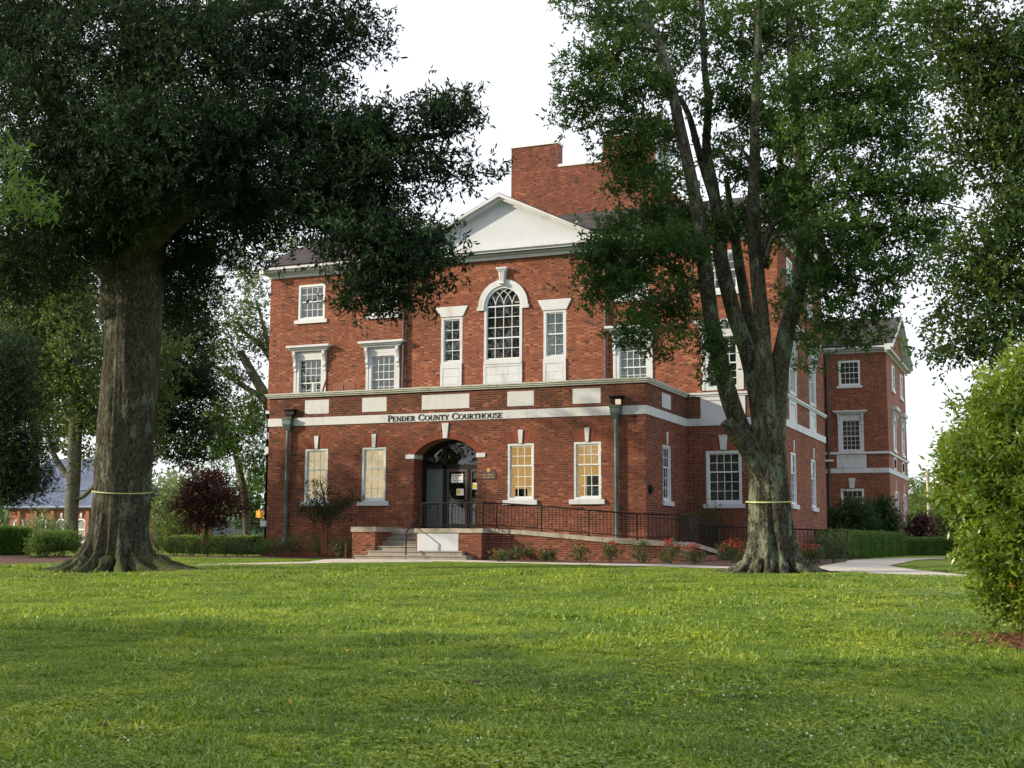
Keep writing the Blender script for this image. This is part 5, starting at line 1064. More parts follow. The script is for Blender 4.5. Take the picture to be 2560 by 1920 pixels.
limb(pxpath([(1925, 1230, 20, -.1), (1866, 1122, 20, -.5), (1832, 1076, 19, -.75), (1815, 1052, 17.5, -.85)], YT), 14, 31).build('broken_stub', 'bark_oak2', tree2, smooth=True)
br = [[(1903, 640, 9, -.4), (1920, 590, 8, -.6), (1945, 552, 6, -.7), (2022, 525, 3, -.8)], [(1912, 668, 8, -.4), (1930, 600, 6, -.8), (1971, 588, 5, -1), (2000, 610, 3, -1)], [(1742, 708, 5, -.7), (1690, 678, 4, -1), (1640, 651, 3, -1.2), (1560, 625, 2, -1.3)],
      [(1630, 80, 8, -1.2), (1590, 55, 8, -1.2), (1552, 46, 7, -1.2), (1511, 0, 5, -1.2)], [(1650, 130, 5, -1.1), (1580, 120, 4, -1.3), (1520, 160, 3, -1.5), (1490, 280, 2, -1.5)], [(2005, 480, 6, 0), (2040, 400, 5, 0), (2120, 330, 3, 0)], [(2005, 540, 6, 0), (2100, 480, 4, .2), (2230, 480, 2, .2)],
      [(1985, 200, 6, 0), (2080, 160, 4, 0), (2200, 140, 2, 0)], [(2003, 560, 5, 0), (2080, 570, 4, 0), (2220, 560, 2, 0)], [(1886, 420, 6, -.4), (1860, 380, 4, -.6), (1800, 330, 3, -.8)], [(1765, 690, 4, -.7), (1690, 740, 3, -1), (1600, 760, 2, -1.2)]]
for i, L_ in enumerate(br):
    b = MB(); pp = smooth_path(pxpath(L_, YT), 5); b.tube([tuple(p[:3]) for p in pp], [float(p[3]) for p in pp], 8); b.build('branch', 'bark_oak2', tree2, smooth=True)
t2b = [pxblob(*((q[0]+30, q[1], q[2]*1.15)+q[3:6]+(q[6]*1.15,) if q[0] > 2100 else q)) for q in [
    (1470, 20, 75, 40, YT-1, .9, 26), (1560, 40, 90, 70, YT-1, 1, 40), (1640, 60, 90, 90, YT-1, 1.2, 50), (1540, 130, 90, 50, YT-1.2, 1, 42), (1470, 160, 55, 35, YT-1.2, .8, 18), (1560, 230, 110, 60, YT-1.2, 1.1, 66),
    (1450, 250, 55, 40, YT-1.2, .8, 24), (1420, 215, 30, 20, YT-1.2, .5, 7), (1430, 300, 30, 30, YT-1.2, .6, 9), (1660, 200, 60, 80, YT-1.2, 1, 36), (1490, 310, 40, 25, YT-1.2, .5, 8),
    (1590, 330, 75, 30, YT-1, .9, 26), (1560, 385, 55, 35, YT-1, .8, 30), (1660, 350, 50, 50, YT-1, .9, 24), (1620, 440, 75, 40, YT-1, .9, 30), (1560, 460, 50, 25, YT-1, .7, 14), (1680, 480, 50, 40, YT-1, .8, 18),
    (1530, 560, 60, 25, YT-1, .7, 16), (1640, 550, 90, 50, YT-1.2, 1, 52), (1560, 640, 110, 40, YT-1.3, 1, 60), (1460, 640, 55, 18, YT-1.3, .6, 12), (1680, 620, 90, 50, YT-1.3, 1, 56), (1740, 560, 60, 50, YT, .9, 26),
    (1500, 720, 45, 45, YT-1.3, .8, 20), (1490, 770, 30, 25, YT-1.3, .5, 6), (1580, 710, 70, 40, YT-1.3, .9, 30), (1620, 780, 80, 40, YT-1.3, .9, 32), (1570, 830, 60, 35, YT-1.3, .8, 20), (1700, 720, 60, 50, YT-1, .9, 24), (1700, 800, 60, 45, YT-1, .8, 18), (1655, 870, 45, 30, YT-1, .6, 8), (1770, 850, 35, 60, YT-1, .6, 15), (1590, 860, 30, 12, YT-1.3, .4, 4), (1770, 930, 25, 30, YT-1, .5, 5),
    (1760, 60, 110, 130, YT, 1.4, 70), (1870, 80, 130, 140, YT-1, 1.5, 95), (1820, 230, 90, 90, YT, 1.2, 46), (1860, 300, 70, 60, YT-1, 1, 34), (1800, 390, 50, 70, YT, .9, 20), (1830, 560, 80, 45, YT-.8, 1, 38), (1900, 620, 40, 30, YT-.8, .6, 8),
    (2010, 60, 150, 130, YT-1, 1.8, 110), (2150, 70, 150, 110, YT-.5, 1.8, 95), (1990, 230, 120, 90, YT-1, 1.5, 74), (2130, 230, 150, 100, YT-.5, 1.8, 105), (2260, 190, 90, 90, YT, 1.2, 40), (2080, 350, 140, 80, YT-1, 1.5, 84), (1950, 350, 70, 60, YT-1, 1, 36),
    (2220, 340, 100, 80, YT, 1.2, 44), (1870, 440, 60, 60, YT-.8, 1, 28), (1950, 460, 80, 60, YT-.8, 1.1, 46), (2080, 480, 140, 70, YT-.6, 1.5, 90), (2220, 470, 110, 60, YT-.3, 1.2, 55), (2320, 470, 60, 60, YT, .9, 18), (2340, 560, 50, 30, YT, .8, 12), (1960, 560, 70, 50, YT-.6, 1, 38), (2080, 590, 120, 60, YT-.6, 1.3, 66), (2210, 570, 110, 45, YT-.3, 1.1, 42), (2280, 620, 50, 30, YT, .7, 10),
    (2120, 680, 110, 50, YT-.3, 1.1, 46), (2220, 680, 60, 30, YT, .8, 12), (2060, 700, 50, 60, YT-.3, .9, 26), (2080, 790, 70, 55, YT-.3, .9, 26), (2160, 770, 60, 30, YT, .7, 12), (2130, 840, 55, 22, YT, .7, 12), (2030, 830, 50, 30, YT-.3, .6, 12), (2010, 900, 30, 25, YT-.3, .5, 4), (2180, 790, 30, 15, YT, .4, 4), (1980, 720, 40, 50, YT+.8, .7, 10), (1950, 780, 25, 50, YT+1, .5, 7)]]
t2b += [((TB[0]-1, TB[1], 18.5), (6, 6, 3), 140)]
def behind(c_, r_, n_):
    """most of the foliage grows behind the bare stems"""
    c_ = np.array(c_, float); d = c_-np.array([0, 0, EYE]); q = 1280+F_PX*np.dot(d, CR)/np.dot(d, CF); y_ = 960-F_PX*np.dot(d, CU)/np.dot(d, CF)
    if 1600 < q < 2060 and 40 < y_ < 900:
        k_ = (c_[1]+1.7)/c_[1] if (int(q)//7) % 4 else 1.0
        c_ = np.array([c_[0]*k_, c_[1]*k_, EYE+(c_[2]-EYE)*k_])
    return (c_, (r_[0]*.92, r_[1]*.8, r_[2]*.92), n_*0.82)
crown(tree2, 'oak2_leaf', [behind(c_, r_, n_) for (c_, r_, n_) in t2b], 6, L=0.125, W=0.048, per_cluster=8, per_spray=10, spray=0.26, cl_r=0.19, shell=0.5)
twigs(tree2, t2b[:70], lambda c: (TB[0]*0.1+c[0]*0.9, TB[1]*0.1+c[1]*0.9, c[2]-0.2), 5, 'bark_oak2', 2, 0.012)
roots(tree2, TB, [(3.2, .5, 1.5, .10), (3.7, .5, 1.1, .10), (4.3, .5, 1.0, .10), (4.8, .5, .95, .09), (5.3, .5, 1.1, .10), (5.8, .5, 1.4, .11), (6.2, .5, 1.6, .10)], 'bark_oak2', 80); soil(TB, 1.5, 2)
ribbon(TB, 0.535, 1.62, 'pale green ribbon tied round the many-stemmed oak right of the entrance', (-0.035, 0), 0.024, 0.03, 4.6)
# ------------------------------------------------------------------ shrubs and hedges
def dome(c, rx, ry, h, n, sub=5, seed=0):
    """many sub-blobs that form an uneven dome standing on the ground"""
    g = np.random.default_rng(seed); out = [((c[0], c[1], c[2]+h*0.5), (rx*0.8, ry*0.8, h*0.46), n*0.45)]
    for i in range(sub):
        a = g.uniform(0, 6.28); q = g.uniform(0.3, 0.75); out.append(((c[0]+rx*q*math.cos(a), c[1]+ry*q*math.sin(a), c[2]+h*g.uniform(0.35, 0.75)), (rx*0.42, ry*0.42, h*0.30), n*0.55/sub))
    return out
def stems_(parent, c, h, n, seed, mat='bark_back', spread=0.5, r=0.012):
    g = np.random.default_rng(seed); b = MB()
    for i in range(n):
        a = g.uniform(0, 6.28); b.tube([(c[0]+0.03*math.cos(a), c[1]+0.03*math.sin(a), c[2]-0.03), (c[0]+spread*h*0.3*math.cos(a), c[1]+spread*h*0.3*math.sin(a), c[2]+h*0.45), (c[0]+spread*h*math.cos(a), c[1]+spread*h*math.sin(a), c[2]+h*0.9)], [r, r*.8, r*.4], 5)
    b.build('stems', mat, parent)
def shrub(name, label, cat, c, rx, ry, h, n, mat, seed, group=None, lf=(0.05, 0.025), cl=0.12, sp=0.13, flowers=0, pc=6, ps=8, sub=6, stem=4, frx=1.0):
    t = thing(name, label, cat, tuple(c), group); bl = dome(c, rx, ry, h, n, sub, seed)
    crown(t, mat, bl, seed, 'foliage', L=lf[0], W=lf[1], per_cluster=pc, per_spray=ps, spray=sp, cl_r=cl)
    if stem: stems_(t, c, h, stem, seed)
    if flowers:
        g = np.random.default_rng(seed+5); V = []; T = []
        for i in range(flowers):
            a = g.uniform(0, 6.28); q = g.uniform(0.1, 1.0)*frx; z = c[2]+h*(1.0-0.35*q*q)+g.normal(0, 0.04); p = np.array([c[0]+rx*q*math.cos(a), c[1]-abs(ry*q*math.sin(a)), z])
            for k in range(9):
                d = unit(g.normal(size=3)); e = unit(np.cross(d, g.normal(size=3))); f_ = np.cross(d, e); s_ = g.uniform(0.014, 0.028); o_ = p+d*0.03+g.normal(size=3)*0.025
                V.append([o_-e*s_, o_-f_*s_, o_+e*s_, o_+f_*s_]); T.append(g.random())
        quads_mesh('blossoms', np.array(V), np.array(T), 'petal', t)
    return t
# big bright bush at the right edge
BB = gnd(2590, 1600); big = thing('bush', 'tall bright yellow-green bush standing in a mulch ring at the right edge of the lawn', 'bush', tuple(BB))
dpt = lambda p: np.dot(np.array(p)-np.array([0, 0, EYE]), CF)
YB = BB[1]
bb = [pxblob(*q) for q in [(2640, 1000, 190, 110, YB, .8, 110), (2510, 1030, 60, 80, YB-.1, .5, 40), (2590, 920, 50, 60, YB-.1, .5, 26), (2450, 1080, 60, 60, YB-.1, .4, 24), (2510, 1150, 120, 100, YB-.4, .6, 85), (2440, 1150, 70, 70, YB-.2, .45, 34), (2390, 1170, 40, 50, YB-.1, .35, 14), (2470, 1260, 80, 80, YB-.4, .5, 54), (2400, 1240, 40, 50, YB-.1, .35, 14), (2590, 1250, 140, 100, YB-.6, .6, 95), (2480, 1370, 65, 70, YB-.4, .5, 44), (2440, 1340, 50, 60, YB-.3, .4, 22),
    (2590, 1370, 100, 90, YB-.6, .6, 75), (2510, 1455, 60, 50, YB-.4, .45, 34), (2600, 1480, 80, 45, YB-.4, .5, 40), (2680, 1200, 150, 240, YB, .8, 150), (2570, 1180, 140, 280, YB+.5, .7, 110), (2670, 1400, 110, 110, YB, .7, 60), (2370, 1190, 14, 10, YB, .1, 3), (2360, 1230, 12, 10, YB, .1, 2), (2420, 1010, 16, 16, YB, .1, 3), (2460, 960, 14, 14, YB, .1, 3), (2540, 1530, 40, 20, YB-.3, .3, 10)]]
crown(big, 'shrub_leaf', [(c_, r_, n_*1.15) for (c_, r_, n_) in bb], 12, 'foliage', L=0.092, W=0.032, per_cluster=6, per_spray=8, spray=0.17, cl_r=0.08, shell=0.33)
g_ = np.random.default_rng(4); b = MB()
for i in range(7): 
    a = g_.uniform(0, 6.28); b.tube([(BB[0]+.08*math.cos(a), BB[1]+.08*math.sin(a), BB[2]-.05), (BB[0]+.3*math.cos(a), BB[1]+.3*math.sin(a), BB[2]+.6), (BB[0]+.8*math.cos(a), BB[1]+.6*math.sin(a), BB[2]+1.8)], [.035, .028, .012], 7)
b.build('stems', 'bark_back', big)
# rose bushes in the bed before the ramp
roses = [(1252, 1408, 26, 34, 3, 'low rose bush with two small red blooms nearest the platform corner'), (1305, 1405, 28, 40, 0, 'thin rose bush without blooms, next to the one at the platform corner'), (1365, 1408, 32, 42, 4, 'rose bush with one red bloom on its left, left of the right downspout'), (1450, 1409, 34, 58, 3, 'rose bush with small red blooms directly left of the right downspout'),
         (1525, 1410, 34, 58, 6, 'rose bush with a red bloom cluster directly right of the right downspout'), (1603, 1411, 30, 58, 0, 'upright rose bush without blooms below the corner of the front block'), (1673, 1413, 36, 66, 12, 'rose bush with tall bright red blooms at the ramp corner'), (1737, 1416, 36, 58, 12, 'rose bush with red blooms just right of the ramp corner'),
         (1832, 1412, 46, 66, 18, 'wide rose bush with many red blooms left of the many-stemmed oak'), (2030, 1415, 40, 56, 10, 'rose bush with coral blooms just right of the many-stemmed oak trunk')]
for i, (px, py, w, h, fl, lab) in enumerate(roses):
    c = gnd(px, py-3); k = dpt(c)/F_PX; shrub('rose_bush', lab, 'rose bush', c, w*k*0.85, w*k*0.7, h*k*.85, 14+w*.35, 'rose_leaf', 100+i, 'rose bushes in the mulch bed', (0.055, 0.03), 0.09, 0.11, int(fl*1.2), sub=5)
c = gnd(2085, 1408); k = dpt(c)/F_PX; shrub('round_shrub', 'rounded olive shrub beside the path right of the many-stemmed oak', 'shrub', c, 55*k, 45*k, 78*k, 90, 'rose_leaf', 130, None, (0.05, 0.025), 0.14, 0.13)
c = gnd(1855, 1395); k = dpt(c)/F_PX; shrub('tall_shrub', 'thin reddish-green shrub half hidden behind the left side of the many-stemmed oak', 'shrub', (c[0], 42.2, c[2]), .75, .5, 2.0, 60, 'rose_leaf', 131, None, (0.07, 0.03), 0.2, 0.2)
lsh = [(400, 52), (437, 58), (480, 52), (520, 60), (562, 54), (606, 48), (655, 50), (695, 52), (735, 56), (795, 58), (848, 50)]
labs = ['leftmost low green shrub beside the oak roots', 'second low shrub from the oak roots', 'third low shrub from the oak roots, under the purple maple', 'low shrub with reddish tips right under the purple maple trunk', 'low shrub between the purple maple and the building corner', 'low shrub just left of the building corner', 'rounded shrub at the left corner of the building under the copper downspout', 'rounded shrub just right of the copper downspout foot', 'rounded shrub left of the young tree by the wall', 'rounded shrub under the young tree by the wall', 'rounded shrub nearest the left cheek wall of the steps']
for i, ((px, h), lab) in enumerate(zip(lsh, labs)):
    Yb = 37.0+0.35*math.sin(i*1.7); c = atY(px, 1392, Yb); c[2] = EYE+GR; k = dpt(c)/F_PX
    shrub('low_shrub', lab, 'shrub', c, 27*k, 24*k, h*k, 40, 'rose_leaf' if i % 3 else 'hedge_leaf', 140+i, 'low shrubs along the left wall', (0.05, 0.022), 0.10, 0.12, 5 if i == 3 else 0, stem=3)
# young tree in front of the wall
YS = gnd(812, 1398); YS = atY(812, 1392, 36.9); YS[2] = EYE+GR
sap = thing('young_tree', 'young multi-stemmed tree with fine dark leaves in front of the left windows', 'tree', tuple(YS))
for i, L_ in enumerate([[(808, 1385, 5), (806, 1320, 4), (812, 1260, 3), (800, 1200, 1.5)], [(816, 1385, 5), (818, 1320, 4), (840, 1270, 3), (880, 1250, 1.5)], [(812, 1370, 4), (805, 1310, 3), (775, 1275, 2.5), (755, 1262, 1)]]):
    limb(pxpath(L_, 36.9), 8, 50+i, 0.03).build('trunk', 'mulch_red', sap)
crown(sap, 'oak_leaf', [pxblob(*q) for q in [(790, 1225, 30, 25, 36.8, .35, 20), (815, 1250, 45, 35, 36.8, .5, 36), (780, 1265, 38, 18, 36.8, .4, 18), (760, 1280, 20, 10, 36.8, .3, 8), (830, 1290, 40, 28, 36.8, .5, 32), (870, 1250, 26, 16, 36.8, .35, 15), (895, 1247, 14, 8, 36.8, .2, 5), (795, 1300, 30, 22, 36.8, .4, 20), (850, 1275, 25, 20, 36.8, .35, 12)]], 60, L=0.06, W=0.022, per_cluster=6, per_spray=9, spray=0.20, cl_r=0.10)
# purple maple
PM = atY(515, 1380, 44); PM[2] = EYE+GR
pm = thing('maple_tree', 'small dark purple-leaved maple left of the courthouse corner', 'tree', tuple(PM))
limb(pxpath([(515, 1385, 6), (516, 1330, 5), (520, 1280, 4)], 44), 8, 55).build('trunk', 'bark_oak', pm)
crown(pm, 'maple_leaf', [pxblob(*q) for q in [(520, 1200, 35, 30, 44, .6, 24), (500, 1240, 60, 40, 44, .9, 60), (560, 1230, 50, 35, 44, .8, 42), (470, 1270, 35, 28, 44, .6, 22), (530, 1270, 60, 35, 44, .9, 55), (590, 1270, 25, 25, 44, .5, 14), (500, 1305, 45, 22, 44, .7, 24), (550, 1305, 35, 22, 44, .6, 18), (455, 1265, 18, 12, 44, .4, 6), (515, 1215, 55, 45, 44.3, .8, 40)]], 61, L=0.12, W=0.05, per_cluster=6, per_spray=8, spray=0.25, cl_r=0.2)
# clipped hedges
def hedge(name, label, p0, p1, depth, h, n, seed, mat='hedge_leaf', lf=(0.05, 0.028), group=None, z0=0.06):
    p0 = np.array(p0, float); p1 = np.array(p1, float); t = thing(name, label, 'hedge', (p0[0], p0[1], float(ground_h(p0[0], p0[1]))), group)
    g = np.random.default_rng(seed); d = p1-p0; L = np.linalg.norm(d); d /= L; nrm = np.array([-d[1], d[0]]); 
    a, b_, c_ = g.random(n), g.random(n), g.random(n); face = g.random(n)
    s_ = face < 0.36; c_[s_] = 1+0.03*g.normal(size=s_.sum()); f2 = (face >= 0.36) & (face < 0.92); b_[f2] = 0.02*g.normal(size=f2.sum())
    off = 0.03*np.sin(a*L*3.1)+0.03*np.sin(a*L*7.3)
    x = p0[0]+d[0]*a*L+nrm[0]*(b_*depth+off); y = p0[1]+d[1]*a*L+nrm[1]*(b_*depth+off); z = ground_h(x, y)+z0+c_*(h-z0)+off*0.6
    base = np.repeat(np.stack([x, y, z], -1), 7, 0)+g.normal(size=(n*7, 3))*0.035
    out = unit(np.where(np.repeat(s_, 7)[:, None], [0, 0, 1.0], [-nrm[0], -nrm[1], 0.3])+g.normal(size=(n*7, 3))*0.8)
    sz = lf[0]*g.uniform(.7, 1.3, n*7)[:, None]; sv = unit(np.cross(out, g.normal(size=(n*7, 3))))*sz*(lf[1]/lf[0])*.5
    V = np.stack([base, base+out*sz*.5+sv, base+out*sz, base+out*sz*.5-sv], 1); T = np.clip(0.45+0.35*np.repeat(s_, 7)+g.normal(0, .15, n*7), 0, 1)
    quads_mesh('foliage', V, T, mat, t)
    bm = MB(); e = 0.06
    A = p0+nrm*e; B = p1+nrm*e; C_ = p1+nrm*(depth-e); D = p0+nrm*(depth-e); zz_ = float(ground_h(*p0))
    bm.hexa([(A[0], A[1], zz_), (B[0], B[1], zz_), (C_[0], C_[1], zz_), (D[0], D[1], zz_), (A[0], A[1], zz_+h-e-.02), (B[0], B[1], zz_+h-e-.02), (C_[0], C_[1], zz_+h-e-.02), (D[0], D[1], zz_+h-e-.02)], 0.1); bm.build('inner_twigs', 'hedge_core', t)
    return t
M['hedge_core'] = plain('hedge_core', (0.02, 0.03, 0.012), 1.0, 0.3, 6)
A = atY(2108, 1397, 47); B = atY(2262, 1391, 60); hedge('hedge', 'clipped green hedge along the path in front of the two dark shrubs', A[:2], B[:2], 1.0, 0.93, 9000, 70)
A = atY(2266, 1391, 62); B = atY(2420, 1392, 66); hedge('hedge', 'lower clipped hedge farther along the path, left of the bright bush', A[:2], B[:2], 1.0, 0.75, 4500, 71)
for (px, py, w, h, Y, lab, sd) in ((2128, 1340, 66, 100, 66, 'big dark round shrub against the rear wing, the left one of the two', 72), (2203, 1345, 46, 100, 68, 'big dark round shrub against the rear wing, the right one of the two', 73)):
    c = atY(px, py, Y); k = dpt(c)/F_PX; c[2] = EYE+GR; shrub('dark_shrub', lab, 'shrub', c, w*k, w*k*.8, (h+38)*k, 460, 'hedge_dark', sd, 'dark shrubs by the rear wing', (0.12, 0.06), 0.22, 0.25, stem=0, sub=9)
c = atY(2243, 1372, 68); k = dpt(c)/F_PX; c[2] = EYE+GR; shrub('small_shrub', 'small dark shrub at the foot of the rear wing corner', 'shrub', c, 26*k, 22*k, 45*k, 60, 'hedge_leaf', 74, None, (0.10, 0.045), 0.2, 0.2, stem=0)
c = atY(2295, 1372, 84); k = dpt(c)/F_PX; c[2] = EYE+GR; shrub('purple_shrub', 'dark purple-leaved shrub beyond the rear wing', 'shrub', c, 33*k, 30*k, 92*k, 110, 'maple_leaf', 75, None, (0.16, 0.07), 0.35, 0.3, stem=0)
A = atY(-60, 1395, 34); B = atY(72, 1395, 35.5); hedge('hedge', 'taller clipped hedge at the far left edge, its top lit yellow-green', A[:2], B[:2], 2.4, 0.92, 8000, 76, 'cover_leaf', (0.06, 0.03))
for (px, w, h, Y, lab, sd) in ((105, 46, 62, 33, 'clipped sunlit shrub just right of the far-left hedge', 77), (160, 48, 58, 33.5, 'clipped sunlit shrub nearest the big oak roots', 78)):
    c = atY(px, 1385, Y); k = dpt(c)/F_PX; c[2] = float(ground_h(c[0], c[1])); shrub('clipped_shrub', lab, 'shrub', c, w*k, w*k, (h+8)*k, 190, 'cover_leaf', sd, 'clipped shrubs left of the big oak', (0.055, 0.03), 0.09, 0.1, stem=3, sub=12)
for (px, Y, w, h, lab, sd) in ((95, 46, 34, 62, 'grey-green shrub behind the clipped shrubs before the church', 79), (140, 47, 26, 50, 'loose grey-green shrub left of the trunk before the church', 80)):
    c = atY(px, 1360, Y); k = dpt(c)/F_PX; c[2] = EYE+GR; shrub('loose_shrub', lab, 'shrub', c, w*k, w*k, (h+35)*k, 70, 'pale_leaf', sd, None, (0.09, 0.04), 0.25, 0.25, stem=3)
A = atY(420, 1353, 46); B = atY(650, 1353, 46); t = hedge('ground_cover', 'low mound of bright green ground cover under the purple maple', A[:2], B[:2], 3.5, 0.62, 9000, 81, 'cover_leaf', (0.09, 0.05)); t['category'] = 'ground cover'
c = atY(440, 1350, 52); c[2] = EYE+GR; k = dpt(c)/F_PX; shrub('green_shrub', 'mid-green conical shrub left of the purple maple', 'shrub', c, 45*k, 40*k, 115*k, 120, 'back_leaf', 82, None, (0.12, 0.05), 0.3, 0.3)

# ------------------------------------------------------------------ background trees
def bg_tree(label, Y, trunk, blobs, mat, seed, L=0.2, W=0.09, name='background_tree', group='trees behind and beside the courthouse', bark='bark_back', pc=7, ps=8, spray=0.5, cl=0.42, limbs=(), dens=1.7):
    p = atY(trunk[0][0], trunk[0][1], Y); t = thing(name, label, 'tree', (p[0], Y, EYE+GR), group)
    path = pxpath(trunk, Y); path[0] = (path[0][0], path[0][1], EYE+GR-0.1, path[0][3]); limb(path, 12, seed, 0.05).build('trunk', bark, t, smooth=True)
    for i, l_ in enumerate(limbs): limb(pxpath(l_, Y), 8, seed+i+1, 0.05).build('limb', bark, t, smooth=True)
    crown(t, mat, [pxblob(q[0], q[1], q[2]*.95, q[3]*.95, Y+(q[5] if len(q) > 5 else 0), None, q[4]*dens) for q in blobs], seed, L=L, W=W, per_cluster=pc, per_spray=ps, spray=spray, cl_r=cl)
    return t
bg_tree('grey-barked tree with a low forked limb standing before the blue-roofed church', 52, [(178, 1360, 18), (180, 1250, 17), (185, 1150, 17), (190, 1000, 14), (200, 850, 11)],
        [(60, 850, 130, 90, 70), (110, 960, 60, 60, 30), (40, 930, 60, 60, 30), (140, 700, 90, 50, 30), (200, 900, 130, 90, 60), (130, 780, 150, 90, 60), (270, 1030, 110, 70, 40, 1), (200, 1010, 70, 60, 30), (60, 980, 110, 60, 36), (120, 1060, 60, 35, 14), (360, 980, 60, 80, 34, 2), (0, 900, 70, 70, 34), (370, 1110, 35, 60, 26, 2), (240, 1130, 40, 30, 10, 1), (60, 720, 120, 80, 60, 2), (150, 700, 120, 60, 50, 1), (30, 820, 90, 60, 44), (170, 820, 90, 60, 44, 1), (60, 1010, 90, 40, 26, 1), (140, 930, 70, 50, 30), (400, 880, 60, 60, 30, 2)], 'back_leaf', 201, limbs=[[(175, 1195, 8), (150, 1165, 8), (128, 1120, 6), (118, 1080, 4)], [(190, 1250, 6), (215, 1235, 6), (240, 1210, 4)]])
bg_tree('dark drooping evergreen at the far left edge before the church', 40, [(-60, 1370, 14), (-60, 1200, 13), (-60, 900, 9)],
        [(-20, 950, 90, 70, 70), (-10, 870, 90, 50, 50), (60, 900, 50, 40, 20), (20, 1020, 75, 55, 60), (0, 1090, 90, 50, 70), (50, 1150, 60, 35, 40), (10, 1190, 80, 45, 66), (70, 1210, 40, 22, 18), (20, 1240, 60, 25, 36), (-60, 1100, 90, 160, 120), (10, 1130, 80, 80, 70), (30, 960, 60, 60, 40), (80, 1090, 35, 20, 14), (60, 1180, 50, 30, 24), (95, 1195, 25, 12, 6)], 'oak_leaf', 202, L=0.16, W=0.04, spray=.4, cl=.4, name='evergreen_tree')
bg_tree('tall backlit tree with bare dark limbs behind the left corner of the building', 62, [(700, 1330, 16), (680, 1050, 14), (640, 950, 12), (600, 880, 9)],
        [(640, 760, 50, 60, 18), (590, 820, 55, 50, 20), (650, 860, 50, 45, 16), (540, 900, 45, 50, 16), (600, 930, 45, 30, 12), (500, 870, 60, 60, 24), (480, 960, 60, 50, 26), (560, 1000, 55, 40, 20), (640, 1010, 50, 30, 14), (530, 760, 50, 50, 14), (700, 620, 60, 40, 12), (620, 680, 50, 40, 12), (520, 1050, 50, 30, 16)], 'back_leaf', 203,
        limbs=[[(690, 1010, 9), (640, 985, 8), (600, 960, 6), (560, 930, 4), (520, 905, 2)], [(690, 920, 8), (650, 860, 6), (610, 830, 4), (590, 790, 2)], [(680, 900, 6), (660, 820, 5), (640, 750, 3)]])
bg_tree('tree with a leaning dark trunk seen left of the building corner above the purple maple', 66, [(620, 1345, 9), (612, 1250, 9), (600, 1180, 9), (590, 1140, 7)],
        [(600, 1090, 70, 45, 34), (640, 1140, 40, 50, 22), (560, 1110, 50, 40, 20), (640, 1040, 40, 30, 16), (655, 1190, 20, 30, 10), (500, 1120, 50, 30, 16), (530, 1060, 60, 30, 18)], 'oak2_leaf', 204)
bg_tree('dark mass of oak foliage right of the big trunk, over the maple', 58, [(330, 1350, 8), (330, 1200, 8), (335, 1050, 6)],
        [(440, 920, 80, 70, 50), (430, 1010, 80, 60, 46), (500, 960, 40, 40, 14), (480, 1080, 70, 35, 26), (400, 1100, 60, 40, 26), (400, 830, 80, 60, 50), (480, 820, 70, 50, 40), (430, 740, 60, 60, 30), (460, 1140, 50, 25, 16), (390, 1030, 40, 60, 30), (470, 960, 70, 50, 40)], 'oak_leaf', 205, L=.20, W=.09)
bg_tree('broad dark-green tree filling the gap behind the church and the left trees', 125, [(90, 1350, 9), (90, 1200, 8), (95, 1000, 6)], [(40, 900, 110, 70, 34), (150, 950, 110, 70, 34), (60, 1020, 110, 60, 30), (240, 880, 90, 70, 24), (20, 760, 110, 80, 34), (150, 760, 110, 80, 34), (210, 1040, 70, 50, 18), (0, 1120, 60, 40, 12), (130, 1110, 60, 30, 10), (60, 640, 120, 60, 24), (250, 720, 80, 70, 20)], 'back_leaf', 206, L=.6, W=.34, spray=1.1, cl=1.0, dens=1.0)
def far_tree(label, px, w, ytop, Y, mat, seed, n=60, name='far_tree'):
    c = atY(px, 1353, Y); k = dpt(c)/F_PX; H = (1353-ytop)*k+1; t = thing(name, label, 'tree', (c[0], Y, EYE+GR), 'far trees across the street')
    b = MB(); b.tube([(c[0], Y, EYE+GR-.1), (c[0]+.2, Y, EYE+H*.3), (c[0], Y, EYE+H*.7)], [w*k*.05+.08, w*k*.04+.05, .05], 7); b.build('trunk', 'bark_back', t)
    g = np.random.default_rng(seed); bl = []
    for i in range(9): bl.append(((c[0]+g.uniform(-.6, .6)*w*k, Y+g.uniform(-.5, .5)*w*k, EYE+GR+H*g.uniform(.30, .84)), (w*k*.5, w*k*.5, H*.17), n/9))
    crown(t, mat, bl, seed, L=0.35, W=0.18, per_cluster=7, per_spray=7, spray=0.8, cl_r=0.8)
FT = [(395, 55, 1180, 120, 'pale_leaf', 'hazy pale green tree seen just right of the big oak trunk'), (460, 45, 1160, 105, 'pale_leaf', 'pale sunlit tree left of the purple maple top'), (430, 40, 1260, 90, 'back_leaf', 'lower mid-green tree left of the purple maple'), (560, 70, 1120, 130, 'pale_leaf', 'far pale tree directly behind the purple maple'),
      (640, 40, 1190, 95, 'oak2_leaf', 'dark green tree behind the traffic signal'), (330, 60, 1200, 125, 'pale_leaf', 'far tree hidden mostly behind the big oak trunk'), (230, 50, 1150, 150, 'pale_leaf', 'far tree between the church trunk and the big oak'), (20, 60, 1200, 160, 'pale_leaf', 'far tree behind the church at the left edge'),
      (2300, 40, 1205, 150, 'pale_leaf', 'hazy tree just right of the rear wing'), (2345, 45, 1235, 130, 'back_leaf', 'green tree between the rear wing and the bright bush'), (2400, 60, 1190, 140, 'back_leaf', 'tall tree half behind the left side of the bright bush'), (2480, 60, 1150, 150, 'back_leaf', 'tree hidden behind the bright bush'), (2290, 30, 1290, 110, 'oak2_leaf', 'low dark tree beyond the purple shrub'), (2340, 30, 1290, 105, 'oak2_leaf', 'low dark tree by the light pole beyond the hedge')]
for i, (px, w, yt, Y, mt, lab) in enumerate(FT): far_tree(lab, px, w, yt, Y, mt, 300+i, 70)
